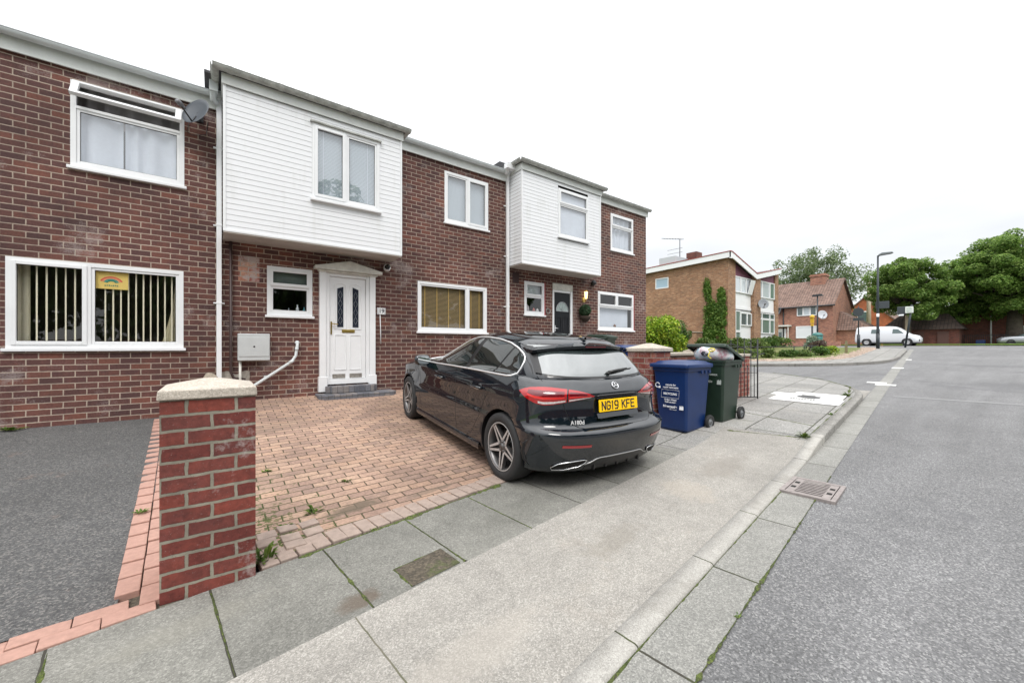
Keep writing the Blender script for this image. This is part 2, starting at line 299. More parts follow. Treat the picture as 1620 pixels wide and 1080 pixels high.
M_chrome = plain('chrome', (.75, .76, .78, 1), .12, metal=1)

# ------------------------------------------------------------------ mesh helpers
class MB:
    def __init__(s): s.v = []; s.f = []; s.mi = []; s.sm = []
    def add(s, vs, fs, mi=0, sm=False):
        k = len(s.v); s.v += [tuple(p) for p in vs]; s.f += [tuple(i + k for i in f) for f in fs]; s.mi += [mi] * len(fs); s.sm += [sm] * len(fs); return s
    def box(s, x0, x1, y0, y1, z0, z1, mi=0, M=None):
        if x0 > x1: x0, x1 = x1, x0
        if y0 > y1: y0, y1 = y1, y0
        if z0 > z1: z0, z1 = z1, z0
        vs = [(x, y, z) for z in (z0, z1) for y in (y0, y1) for x in (x0, x1)]
        if M is not None: vs = [M @ Vector(p) for p in vs]
        return s.add(vs, [(0, 2, 3, 1), (4, 5, 7, 6), (0, 1, 5, 4), (2, 6, 7, 3), (0, 4, 6, 2), (1, 3, 7, 5)], mi)
    def obox(s, c, size, rz=0, mi=0, rx=0, ry=0):
        M = Matrix.Translation(c) @ Matrix.Rotation(rz, 4, 'Z') @ Matrix.Rotation(ry, 4, 'Y') @ Matrix.Rotation(rx, 4, 'X'); a, b, d = [q / 2 for q in size]
        return s.box(-a, a, -b, b, -d, d, mi, M)
    def prism(s, poly, axis, a, b, mi=0):
        """poly in the plane across axis: 'x'->(y,z), 'y'->(x,z), 'z'->(x,y)"""
        def P(p, t): return (t, p[0], p[1]) if axis == 'x' else ((p[0], t, p[1]) if axis == 'y' else (p[0], p[1], t))
        n = len(poly); vs = [P(p, a) for p in poly] + [P(p, b) for p in poly]
        fs = [tuple(range(n))[::-1], tuple(range(n, 2 * n))] + [(i, (i + 1) % n, n + (i + 1) % n, n + i) for i in range(n)]
        return s.add(vs, fs, mi)
    def tube(s, pts, r, n=8, mi=0, cap=True, closed=False):
        pts = [Vector(p) for p in pts]; rs = r if isinstance(r, (list, tuple)) else [r] * len(pts)
        rings = []; m = len(pts); up = Vector((0, 0, 1)); prev = None
        for i, p in enumerate(pts):
            d = (pts[(i + 1) % m] - pts[i - 1]) if closed else (pts[min(i + 1, m - 1)] - pts[max(i - 1, 0)])
            if d.length < 1e-9: d = Vector((0, 0, 1))
            d.normalize()
            if prev is None:
                a = d.cross(up)
                if a.length < .05: a = d.cross(Vector((1, 0, 0)))
            else: a = prev - d * prev.dot(d)
            a.normalize(); prev = a; b = d.cross(a)
            rings.append([p + (a * cos(2 * pi * k / n) + b * sin(2 * pi * k / n)) * rs[i] for k in range(n)])
        vs = [q for rg in rings for q in rg]; fs = []
        for i in range(m if closed else m - 1):
            j = (i + 1) % m
            fs += [(i * n + k, i * n + (k + 1) % n, j * n + (k + 1) % n, j * n + k) for k in range(n)]
        if cap and not closed: fs += [tuple(range(n))[::-1], tuple((m - 1) * n + k for k in range(n))]
        return s.add(vs, fs, mi, True)
    def lathe(s, prof, M=None, n=24, mi=0, sm=True):
        """prof: list of (r, h) about local z"""
        vs = [(r * cos(2 * pi * k / n), r * sin(2 * pi * k / n), h) for r, h in prof for k in range(n)]
        if M is not None: vs = [M @ Vector(p) for p in vs]
        fs = [(i * n + k, i * n + (k + 1) % n, (i + 1) * n + (k + 1) % n, (i + 1) * n + k) for i in range(len(prof) - 1) for k in range(n)]
        return s.add(vs, fs, mi, sm)
    def grid(s, fn, nu, nv, mi=0, sm=True, flip=False):
        vs = [fn(i / nu, j / nv) for i in range(nu + 1) for j in range(nv + 1)]; W = nv + 1
        fs = [(i * W + j, (i + 1) * W + j, (i + 1) * W + j + 1, i * W + j + 1) for i in range(nu) for j in range(nv)]
        if flip: fs = [f[::-1] for f in fs]
        return s.add(vs, fs, mi, sm)
    def build(s, name, mats, parent=None, bevel=0, seg=2, loc=None):
        me = bpy.data.meshes.new(name); me.from_pydata([tuple(p) for p in s.v], [], s.f)
        mats = mats if isinstance(mats, (list, tuple)) else [mats]
        for m in mats: me.materials.append(m)
        if len(mats) > 1: me.polygons.foreach_set('material_index', s.mi)
        me.polygons.foreach_set('use_smooth', s.sm); me.update()
        o = bpy.data.objects.new(name, me); COL.objects.link(o)
        if parent: o.parent = parent
        if loc: o.location = loc
        if bevel:
            b = o.modifiers.new('bevel', 'BEVEL'); b.width = bevel; b.segments = seg; b.limit_method = 'ANGLE'; b.angle_limit = radians(40)
        return o
WORLD = []
def thing(name, label, cat, loc=(0, 0, 0), rz=0, group=None, world=False):
    """an Empty at the thing's base; world=True: its parts are drawn in scene coordinates and tied to it at the end"""
    o = bpy.data.objects.new(name, None); COL.objects.link(o); o.location = loc; o.rotation_euler = (0, 0, rz)
    o['label'] = label; o['category'] = cat
    if group: o['group'] = group
    if world: WORLD.append(o)
    return o
def tag(o, label=None, cat=None, group=None, kind=None):
    if label: o['label'] = label
    if cat: o['category'] = cat
    if group: o['group'] = group
    if kind: o['kind'] = kind
    return o
def copytree(src, parent=None):
    c = src.copy(); COL.objects.link(c)
    if parent: c.parent = parent
    for ch in [o for o in list(COL.objects) if o.parent == src]: copytree(ch, c)
    return c
def bezmesh(text, size, extr, mat, name, parent, M, align='CENTER', xs=1, bold=0):
    cu = bpy.data.curves.new(name, 'FONT'); cu.body = text; cu.size = size; cu.extrude = extr; cu.align_x = align; cu.align_y = 'CENTER'; cu.offset = bold
    o = bpy.data.objects.new(name, cu); COL.objects.link(o)
    dg = bpy.context.evaluated_depsgraph_get(); me = bpy.data.meshes.new_from_object(o.evaluated_get(dg))
    COL.objects.unlink(o); bpy.data.objects.remove(o)
    me.transform(Matrix.Scale(xs, 4, (1, 0, 0))); me.transform(M); me.materials.clear(); me.materials.append(mat)
    q = bpy.data.objects.new(name, me); COL.objects.link(q); q.parent = parent; return q

# ------------------------------------------------------------------ terrain shape
E_ = (cos(radians(6.7)), sin(radians(6.7))); N_ = (-E_[1], E_[0])
def sn(X, Y): return X * E_[0] + Y * E_[1], X * N_[0] + Y * N_[1]
def xy(s, n): return s * E_[0] + n * N_[0], s * E_[1] + n * N_[1]
def prof(s):
    if s < 40: return .03 * s
    if s < 60:
        t = (s - 40) / 20; return 1.2 + .6 * (t - .5 * t * t)
    return 1.5
def smooth(a, b, x):
    t = min(1, max(0, (x - a) / (b - a))); return t * t * (3 - 2 * t)
def lerp(a, b, t): return a + (b - a) * t
ROADZ = -1.432
def kh(s): return .024 + .082 * smooth(5.1, 6.35, s)
def roadz(s, n): return ROADZ + prof(s) - .0
def fwz(s, n): return ROADZ + prof(s) + kh(s) + .02 * max(0, n - .95)
def strip(name, mat, s0, s1, n0, n1, zf, ds=.25, dn=.4, skirt=0, parent=None, kind='structure'):
    b = MB(); nu = max(1, int(abs(s1 - s0) / ds)); nv = max(1, int(abs(n1 - n0) / dn))
    def fn(u, v):
        s = lerp(s0, s1, u); n = lerp(n0, n1, v); x, y = xy(s, n); return (x, y, zf(s, n))
    b.grid(fn, nu, nv)
    o = b.build(name, mat, parent)
    if kind: tag(o, kind=kind)
    return o
# ------------------------------------------------------------------ ground
g = MB()
ss = [-900, -300, -60] + list(range(-20, 66, 4)) + [100, 300, 1200]; nn = [-900, -200, -40, -16, 0, 20, 60, 200, 1200]
g.add([(xy(s, n)[0], xy(s, n)[1], ROADZ + (prof(s) if s > -20 else -.6) - .06) for s in ss for n in nn],
      [(i * len(nn) + j, (i + 1) * len(nn) + j, (i + 1) * len(nn) + j + 1, i * len(nn) + j + 1) for i in range(len(ss) - 1) for j in range(len(nn) - 1)])
tag(g.build('ground', M_verge), kind='structure')
strip('road', M_road, -16, 60, -9, 36, roadz, ds=1, dn=9)
strip('pavement', M_flag2, -16, 60, -12.5, -9.02, lambda s, n: roadz(s, n) + .1, ds=1, dn=4)
strip('channel', M_chan, -10, 41, .655, .905, lambda s, n: roadz(s, n) + .006, ds=.5)
# the kerb: straight, lowered in front of the drive, then round the corner into the side road
def kerb_path():
    P = [(s, .905) for s in np.arange(-10, 5.0, .5)] + [(s, .905) for s in np.arange(5.0, 6.6, .2)] + [(s, .905) for s in np.arange(6.75, 10.5, .5)]
    c = (10.6, 5.0)
    for k in range(0, 15):
        a = -pi / 2 + k / 14 * (pi / 2 + .15); P.append((c[0] + 4.4 * cos(a), c[1] + 4.095 * sin(a)))
    lx, ln = P[-1]
    for k in range(1, 12): P.append((lx - .16 * k, ln + k * 1.2))
    return P
KP = kerb_path()
def offset_path(P, d):
    out = []
    for i, p in enumerate(P):
        a = P[max(0, i - 1)]; b = P[min(len(P) - 1, i + 1)]; t = Vector((b[0] - a[0], b[1] - a[1])); t.normalize()
        out.append((p[0] - t.y * d, p[1] + t.x * d))
    return out
def kerb_mesh(P, lo, hi, name, width=.125, hf=None):
    b = MB(); I = offset_path(P, width); R2 = .018; prof_ = []
    A = offset_path(P, .004); B = offset_path(P, R2)
    rows = []
    for i in range(len(P)):
        s, n = P[i]; h = hf(s); z0 = roadz(s, n) - .02
        zt = roadz(s, n) + h
        row = [(P[i], z0), (P[i], zt - R2 * .9), (A[i], zt - R2 * .35), (B[i], zt), (I[i], zt + .002), (I[i], zt - .05)]
        rows.append([(*xy(*q), z) for q, z in row])
    vs = [q for r in rows[lo:hi] for q in r]; m = 6
    b.add(vs, [(i * m + k, (i + 1) * m + k, (i + 1) * m + k + 1, i * m + k + 1) for i in range(hi - lo - 1) for k in range(m - 1)], 0, True)
    return b
i_split = [i for i, p in enumerate(KP) if p[0] < 6.5][-1]
tag(kerb_mesh(KP, 0, i_split + 1, 'kerb', hf=kh).build('kerb', M_kerb), kind='structure')
tag(kerb_mesh(KP, i_split, len(KP), 'kerb', hf=kh).build('kerb', M_kerb2), kind='structure')
# footway surfaces
strip('footway', M_conc, -10, 6.05, 1.03, 1.985, lambda s, n: fwz(s, n) + (.002 if n > 1.1 else -.001), ds=.25, dn=.24)
b = MB()
segs = [(s0, s1) for s0, s1 in zip(list(np.arange(-10, 6.05, .5)), list(np.arange(-9.5, 6.55, .5)))]
def fl(s, n):
    x, y = xy(s, n); return (x, y, fwz(s, n))
def flagstrip(sa, sb, na, nb, name, mat, dz=0.0, ds=.25):
    q = MB(); k = max(1, int((sb - sa) / ds)); m = max(1, int((nb - na) / .4))
    q.grid(lambda u, v: (lambda p: (p[0], p[1], p[2] + dz))(fl(lerp(sa, sb, u), lerp(na, nb, v))), k, m); o = q.build(name, mat); tag(o, kind='structure'); return o
flagstrip(-10, 4.72, 1.985, 2.772, 'footway', M_flag)
# corner part of the footway: fan between the kerb's inner edge and the house boundary line
IN = offset_path(KP, .123)
ks = [i for i, p in enumerate(KP) if p[0] > 6.0 or i > 60]
k0 = [i for i, p in enumerate(KP) if p[0] >= 6.05][0] - 1
q = MB(); rows = []
for i in range(k0, len(KP)):
    s, n = IN[i]
    if n < 1.6 and s < 10.7: inner = (min(s, 10.7), 3.2)
    else:
        inner = (11.0 - .05 * (i - k0), max(3.2, n + .0)) if n > 3.2 else (10.9, 3.2)
    rows.append([(lerp(s, inner[0], t), lerp(n, inner[1], t)) for t in (0, .2, .4, .6, .8, 1)])
vs = []
for r in rows:
    for s, n in r: x, y = xy(s, n); vs.append((x, y, ROADZ + prof(s) + kh(s) + .02 * min(3, max(0, n - .95))))
q.add(vs, [(i * 6 + k, (i + 1) * 6 + k, (i + 1) * 6 + k + 1, i * 6 + k + 1) for i in range(len(rows) - 1) for k in range(5)])
tag(q.build('footway', M_flag2), kind='structure')
q = MB(); q.grid(lambda u, v: (lambda s, n: (*xy(s, n), ROADZ + prof(s) + kh(s) + .02 * (n - .95) - .001))(lerp(4.72, 6.12, u), lerp(1.98, 3.3, v)), 6, 3)
tag(q.build('footway', M_flag2), kind='structure')
# white painted patch round a cover in the footway, with a dark mark and a line of strokes on it
q = MB()
def fq(b, s0, s1, n0, n1, dz, mi=0, zf=None):
    zf = zf or (lambda s, n: ROADZ + prof(s) + kh(s) + .02 * (n - .95))
    c = [(s0, n0), (s1, n0), (s1, n1), (s0, n1)]; b.add([(*xy(*p), zf(*p) + dz) for p in c], [(0, 1, 2, 3)], mi)
fq(q, 9.0, 9.75, 1.08, 2.16, .008); fq(q, 9.75, 10.45, 1.12, 1.95, .008); fq(q, 9.75, 10.15, 1.95, 2.3, .008)
M_paint = plain('road paint', (.66, .66, .64, 1), .7, var=.12, vs=5)
sign = tag(q.build('painted_patch', M_paint), 'white painted patch with a dark emblem on the footway by the corner kerb', 'ground marking')
q = MB()
for k in range(9): fq(q, 9.34, 9.44, 1.48 + k * .045, 1.51 + k * .045, .013)
for a, bb, c, d in ((9.62, 9.9, 1.45, 1.82), (9.56, 9.86, 1.5, 1.72), (9.9, 9.98, 1.55, 1.78)): fq(q, a, bb, c, d, .013 + .002 * (a < 9.6) + .004 * (a > 9.8))
q.build('emblem', plain('worn dark paint', (.09, .09, .09, 1), .8, var=.3, vs=40), sign)
# give-way dashes and worn lines across the side road mouth
for i, (s0, s1, n0, n1) in enumerate(((14.0, 14.35, .55, .95), (20.4, 20.9, .6, .92), (14.5, 14.8, .75, 1.15), (26.3, 26.9, .5, .7))):
    q = MB(); fq(q, s0, s1, n0, n1, .010, zf=roadz)
    tag(q.build('road_marking', M_paint), kind='structure')
q = MB(); fq(q, 11.75, 11.95, -3.2, .5, .004, zf=roadz)
tag(q.build('road_marking', plain('old paint', (.20, .20, .20, 1), .8, var=.1, vs=9)), kind='structure')
q = MB(); fq(q, 10.9, 12.6, .92, 1.2, .005, zf=roadz); tag(q.build('road_patch', M_conc), kind='structure')

# missing corner of a flag filled with earth, mud, mossy joints
q = MB(); fq(q, 1.13, 1.46, 2.0, 2.22, .004, zf=fwz); tag(q.build('earth_patch', M_soil), kind='structure')
def blob(b, s, n, ls, ln, dz, seed, zf=fwz, k=22, jag=.2):
    rr = random.Random(seed); c = (*xy(s, n), zf(s, n) + dz); vs = [c]; ph = [rr.uniform(0, 6.28) for _ in range(4)]
    for i in range(k):
        a = 2 * pi * i / k; r = 1 + jag * (sin(2 * a + ph[0]) + .6 * sin(3 * a + ph[1]) + .4 * sin(5 * a + ph[2])) * .6; p = (s + ls * r * cos(a), n + ln * r * sin(a)); vs.append((*xy(*p), zf(*p) + dz))
    b.add(vs, [(0, i + 1, (i + 1) % k + 1) for i in range(k)], 0, True)
rr = random.Random(5)
q = MB()
def mossline(b, pts, wdt, zf, seed, dz=.004):
    """a ragged low ridge of moss along a line given in street coordinates"""
    r2 = random.Random(seed); L = [Vector(p) for p in pts]; out = []
    for a, c in zip(L[:-1], L[1:]):
        m = max(2, int((c - a).length / .03))
        for k in range(m):
            p = a.lerp(c, k / m); out.append((p.x, p.y))
    rows = []
    for i, p in enumerate(out):
        a = out[max(0, i - 1)]; c = out[min(len(out) - 1, i + 1)]; t = Vector((c[0] - a[0], c[1] - a[1])); t.normalize(); nn_ = (-t.y, t.x)
        w = wdt * r2.choice((.15, .3, .5, .8, 1.1)) * (.2 + 1.0 * abs(sin(i * .11 + seed)) ** 2); h = w * .3
        rows += [(p[0] + nn_[0] * w, p[1] + nn_[1] * w, -.004), (p[0], p[1], h), (p[0] - nn_[0] * w, p[1] - nn_[1] * w, -.004)]
    b.add([(*xy(s, n), zf(s, n) + z + dz) for s, n, z in rows], [(i * 3 + k, (i + 1) * 3 + k, (i + 1) * 3 + k + 1, i * 3 + k + 1) for i in range(len(out) - 1) for k in (0, 1)], 0, True)
chz = lambda s, n: roadz(s, n) + .006
mossline(q, [(-1, .655), (5, .655)], .010, chz, 1); mossline(q, [(-1, .905), (4.6, .905)], .008, chz, 2)
for k, s in enumerate((.30, .897, 1.495)): mossline(q, [(s, 1.99), (s, 2.76)], .011 if k else .006, fwz, 3 + k)
mossline(q, [(.75, 2.765), (2.5, 2.765)], .030, fwz, 8); mossline(q, [(-.29, 1.99), (-.29, 2.76)], .012, fwz, 9)
mossline(q, [(1.13, 2.0), (1.13, 2.22), (1.46, 2.22), (1.46, 2.0)], .012, fwz, 10)
mossline(q, [(2.09, 1.99), (2.09, 2.76)], .006, fwz, 12)
mossline(q, [(5.9, 1.9), (6.1, 1.02)], .02, fwz, 14); mossline(q, [(6.05, 1.04), (10.4, 1.04)], .012, fwz, 15); mossline(q, [(6.9, 1.1), (7.6, 2.9)], .012, fwz, 16)
mossline(q, [(10.4, 1.1), (12.2, 1.25), (13.6, 2.0), (14.7, 3.4)], .03, lambda s, n: ROADZ + prof(s) + .11 + .02 * (n - .95), 17)
mossline(q, [(18.6, 6.4), (19.2, 5.1), (20.3, 3.6), (22.5, 2.2)], .05, roadz, 18)
tag(q.build('moss', M_moss), 'green moss growing along the joints of the footway and channel', 'moss', kind='stuff')
# drives
def base_z(X):
    return lerp(-1.075, -.90, smooth(-.5, .1, X)) + .27 * smooth(5.5, 6.1, X)
def front_y(X):                                   # back of footway, n = 2.77
    return (2.772 - X * N_[0]) / N_[1]
def drz(X, Y, dz=0):
    yf = front_y(X); s, n = sn(X, yf); z0 = fwz(s, 2.77); t = min(1, max(0, (Y - yf) / (8 - yf)))
    p = 1.0 if X < -.45 else 1.3
    return lerp(z0, base_z(X), t ** p) + dz
def drive(name, mat, x0, x1, y0off=0, nx=10, ny=16, dz=0):
    q = MB()
    def fn(u, v):
        X = lerp(x0, x1, u); Y = lerp(front_y(X) + y0off, 8.0, v); return (X, Y, drz(X, Y, dz))
    q.grid(fn, nx, ny); return tag(q.build(name, mat), kind='structure')
drive('driveway', M_drive, -8, -.42, .2, nx=20)
drive('driveway', M_pave, -.24, 5.6, .1, nx=28, ny=24)
drive('front_garden', M_flag2, 5.6, 13.4, .2, nx=24, dz=.0)
drive('soil_strip', M_soil, -.44, -.2, .0, nx=2, dz=-.02)
# border blocks, each one modelled: pink double row by the asphalt drive, grey row in front of the block paving
def block(b, cx, cy, lx, ly, rz, z, h=.05, r=.0, jit=.006, tilt=.012, rnd_=R):
    rz += rnd_.uniform(-jit, jit) * 2; c = (cx + rnd_.uniform(-jit, jit) * .4, cy + rnd_.uniform(-jit, jit) * .4, z - h / 2 + rnd_.uniform(-.002, .002))
    b.obox(c, (lx, ly, h), rz, 0, rnd_.uniform(-tilt, tilt), rnd_.uniform(-tilt, tilt))
q = MB()
KR = radians(6.7)
for row in (0, 1):
    s = -9.0 + .1 * row
    while s < -.0:
        n = 2.825 + row * .106; x, y = xy(s, n); block(q, x, y, .2005, .102, KR, fwz(s, 2.77) + .008, jit=.003, tilt=.006)
        s += .204
for row in (0, 1):
    for k in range(0 - row, 24):
        Y = 3.10 + k * .2035 + row * .05; X = -.395 + row * .106 - (.012 * k if row == 0 else .012 * k)
        if Y < 2.93: continue
        block(q, X, Y, .102, .2005, .06, drz(-.45, Y) + .014, jit=.003, tilt=.006)
q.build('edging_blocks', M_pink, bevel=.004); tag(bpy.data.objects['edging_blocks'], kind='structure')
q = MB()
s = .60
while s < 5.2:
    n = 2.885; x, y = xy(s, n); block(q, x, y, .099, .198, KR, fwz(s, 2.77) + .012, tilt=.02, jit=.01); s += .1055
for k in range(3):
    for j in range(3):
        x, y = .28 + j * .14 + R.uniform(-.01, .01), 3.02 + k * .13 + R.uniform(-.01, .01); block(q, x, y, .12, .11, .1 + R.uniform(-.08, .08), drz(x, y) + .012 + R.uniform(-.006, .006), tilt=.05)
q.build('border_blocks', M_greyblock, bevel=.006); tag(bpy.data.objects['border_blocks'], kind='structure')
# gully grate in the channel
t = thing('drain_grate', 'square rusty iron road gully grate in the concrete channel', 'drain grate', (*xy(4.45, .715), roadz(4.45, .72) + .019), KR - .02)
q = MB()
q.box(-.27, .27, -.20, -.165, -.03, 0); q.box(-.27, .27, .165, .20, -.03, 0); q.box(-.27, -.235, -.165, .165, -.03, 0); q.box(.235, .27, -.165, .165, -.03, 0)
q.build('frame', M_cast, t, bevel=.003)
q = MB(); q.box(-.228, .228, -.158, -.098, -.008, -.002); q.box(-.228, .228, .098, .158, -.008, -.002)
for k in range(10):
    x = -.215 + k * .0478; q.box(x - .0105, x + .0105, -.098, .098, -.008, -.002)
q.build('grating', M_cast, t, bevel=.002)
q = MB(); q.box(-.234, .234, -.164, .164, -.03, -.0085)
for sx in (-.075, .075):
    for sy in (-.13, .13): q.box(sx - .028, sx + .028, sy - .018, sy + .018, -.01, -.0008)
q.build('void', M_hole, t)  # dark plate and squares stand in for the unlit gully under the slots

# weeds
M_weed = leafmat('weed leaf', (.05, .10, .012, 1), (.09, .16, .02, 1), (.16, .22, .04, 1))
def leaves(centers, radii, n, size, seed, up=.3, flat=1.0, asp=.6, shell=0.0, sizevar=.5):
    rs = np.random.RandomState(seed); centers = np.array(centers, float); radii = np.array(radii, float)
    if radii.ndim == 1: radii = np.stack([radii, radii, radii * flat], 1)
    k = rs.randint(0, len(centers), n) if n else np.zeros(0, int)
    d = rs.normal(size=(n, 3)); d /= np.linalg.norm(d, axis=1)[:, None] + 1e-9
    rad = rs.rand(n) ** (1 / 3.0); rad = shell + (1 - shell) * rad
    c = centers[k] + d * rad[:, None] * radii[k]
    nrm = rs.normal(size=(n, 3)) * .75 + d * .8; nrm[:, 2] = nrm[:, 2] + up; nrm /= np.linalg.norm(nrm, axis=1)[:, None]
    a = np.cross(nrm, rs.normal(size=(n, 3))); a /= np.linalg.norm(a, axis=1)[:, None] + 1e-9; b = np.cross(nrm, a)
    sz = size * (1 - sizevar / 2 + sizevar * rs.rand(n))[:, None]
    P0 = c - a * sz * .5; P1 = c + b * sz * asp * .5 + nrm * sz * .08; P2 = c + a * sz * .5; P3 = c - b * sz * asp * .5 + nrm * sz * .08
    V = np.stack([P0, P1, P2, P3], 1).reshape(-1, 3); F = np.arange(n * 4).reshape(n, 4)
    return V, F
def leafobj(name, mat, V, F, parent=None):
    me = bpy.data.meshes.new(name); n = len(F)
    me.vertices.add(len(V)); me.vertices.foreach_set('co', V.astype(np.float32).ravel())
    me.loops.add(n * 4); me.loops.foreach_set('vertex_index', F.astype(np.int32).ravel())
    me.polygons.add(n); me.polygons.foreach_set('loop_start', np.arange(0, n * 4, 4, dtype=np.int32)); me.polygons.foreach_set('loop_total', np.full(n, 4, dtype=np.int32))
    me.update(calc_edges=True); me.materials.append(mat); o = bpy.data.objects.new(name, me); COL.objects.link(o)
    if parent: o.parent = parent
    return o
def weed(x, y, z, r, label, seed, tall=1.0):
    rs = random.Random(seed); q = MB()
    for k in range(int(10 + r * 160)):
        a = rs.uniform(0, 6.28); L = r * rs.uniform(.5, 1.1); el = rs.uniform(.25, 1.2) * tall; wv = L * rs.uniform(.10, .2)
        bx, by = x + rs.uniform(-.4, .4) * r, y + rs.uniform(-.4, .4) * r; dx, dy = cos(a), sin(a); px_, py_ = -dy, dx
        m = (bx + dx * L * .5, by + dy * L * .5, z + L * .55 * el); tp = (bx + dx * L, by + dy * L, z + L * .6 * el)
        q.add([(bx, by, z - .005), (m[0] + px_ * wv, m[1] + py_ * wv, m[2]), tp, (m[0] - px_ * wv, m[1] - py_ * wv, m[2])], [(0, 1, 2, 3)])
    return tag(q.build('weed', M_weed), label, 'weed')
def wS(s, n, r, label, seed, zf=fwz, tall=1.0): x, y = xy(s, n); return weed(x, y, zf(s, n), r, label, seed, tall)
weed(.25, 2.93, drz(.25, 2.93), .09, 'long grassy weed at the foot of the near brick pillar', 1, 1.6)
weed(.62, 3.45, drz(.6, 3.45), .07, 'broad yellow green weed in the mud of the block drive', 2)
weed(.98, 3.95, drz(1, 3.95), .055, 'low weed alone in the middle of the pink block drive', 3, .5)
weed(.42, 3.35, drz(.42, 3.35), .06, 'flat dark weed between the broken grey blocks by the pillar', 4, .5)
weed(.40, 4.6, drz(.4, 4.6), .06, 'spreading weed on the block drive behind the near pillar', 14, .5)
wS(1.94, .93, .035, 'small bright weed at the kerb foot nearest the camera', 5, chz, .7)
wS(3.0, .93, .022, 'tiny weed at the second kerb joint', 6, chz)
wS(6.15, 1.08, .10, 'spiky weed where the raised kerb meets the pale concrete', 7)
wS(8.0, 1.05, .06, 'small weed in the kerb joint short of the white patch', 8)
wS(10.55, 1.15, .10, 'tufted weed at the corner kerb beyond the white patch', 9, lambda s, n: ROADZ + prof(s) + .11)
wS(2.2, .66, .03, 'weed sprouting at the edge of the road asphalt', 10, chz, .6)
wS(1.25, 2.78, .035, 'weed in the mossy gap before the grey block border', 11, fwz, .6)
weed(-.47, 4.2, drz(-.47, 4.2), .05, 'weed between the pink edging blocks left of the pillar', 12, .6)
weed(-2.1, 7.93, -1.07, .13, 'dandelion leaves under the wall at the left edge', 15, .6)
# ------------------------------------------------------------------ the terrace
YW = 8.0
def wall_holes(b, x0, x1, z0, z1, holes, y, depth, mi=0):
    xs = sorted({x0, x1, *[h[0] for h in holes], *[h[1] for h in holes]}); zs = sorted({z0, z1, *[h[2] for h in holes], *[h[3] for h in holes]})
    for i in range(len(xs) - 1):
        for j in range(len(zs) - 1):
            cx, cz = (xs[i] + xs[i + 1]) / 2, (zs[j] + zs[j + 1]) / 2
            if any(h[0] < cx < h[1] and h[2] < cz < h[3] for h in holes): continue
            b.add([(xs[i], y, zs[j]), (xs[i + 1], y, zs[j]), (xs[i + 1], y, zs[j + 1]), (xs[i], y, zs[j + 1])], [(0, 1, 2, 3)], mi)
    for h in holes:
        X0, X1, Z0, Z1 = h
        b.add([(X0, y, Z0), (X0, y + depth, Z0), (X0, y + depth, Z1), (X0, y, Z1)], [(0, 1, 2, 3)], mi); b.add([(X1, y, Z0), (X1, y + depth, Z0), (X1, y + depth, Z1), (X1, y, Z1)], [(3, 2, 1, 0)], mi)
        b.add([(X0, y, Z1), (X1, y, Z1), (X1, y + depth, Z1), (X0, y + depth, Z1)], [(3, 2, 1, 0)], mi); b.add([(X0, y, Z0), (X1, y, Z0), (X1, y + depth, Z0), (X0, y + depth, Z0)], [(0, 1, 2, 3)], mi)
def gutter_profile(b, p0, p1, r=.058, mi=0, n=10):
    """half-round gutter between two points, open at the top, with a rolled front edge"""
    p0, p1 = Vector(p0), Vector(p1); d = (p1 - p0).normalized(); a = Vector((0, 0, 1)); s_ = d.cross(a)
    rows = []
    for rad in (r, r - .006):
        for p in (p0, p1):
            rows.append([p + s_ * (rad * cos(pi * k / n)) - a * (rad * 1.0 * sin(pi * k / n)) for k in range(n + 1)])
    vs = [q for r_ in rows for q in r_]; m = n + 1; fs = []
    for k in range(n): fs += [(k, k + 1, m + k + 1, m + k), (2 * m + k, 3 * m + k, 3 * m + k + 1, 2 * m + k + 1)]
    fs += [(0, m, 3 * m, 2 * m), (n, 2 * m + n, 3 * m + n, m + n)]
    for o_ in (0, 1): fs += [tuple([o_ * m + k for k in range(n + 1)] + [(2 + o_) * m + k for k in range(n, -1, -1)])]
    b.add(vs, fs, mi, False)
    b.tube([p0 + s_ * r, p1 + s_ * r], .007, 6, mi); b.tube([p0 - s_ * r, p1 - s_ * r], .007, 6, mi)
def union(b, p, d, r=.064, mi=0):
    p = Vector(p); d = Vector(d).normalized(); b2 = MB(); gutter_profile(b, p - d * .035, p + d * .035, r, mi)
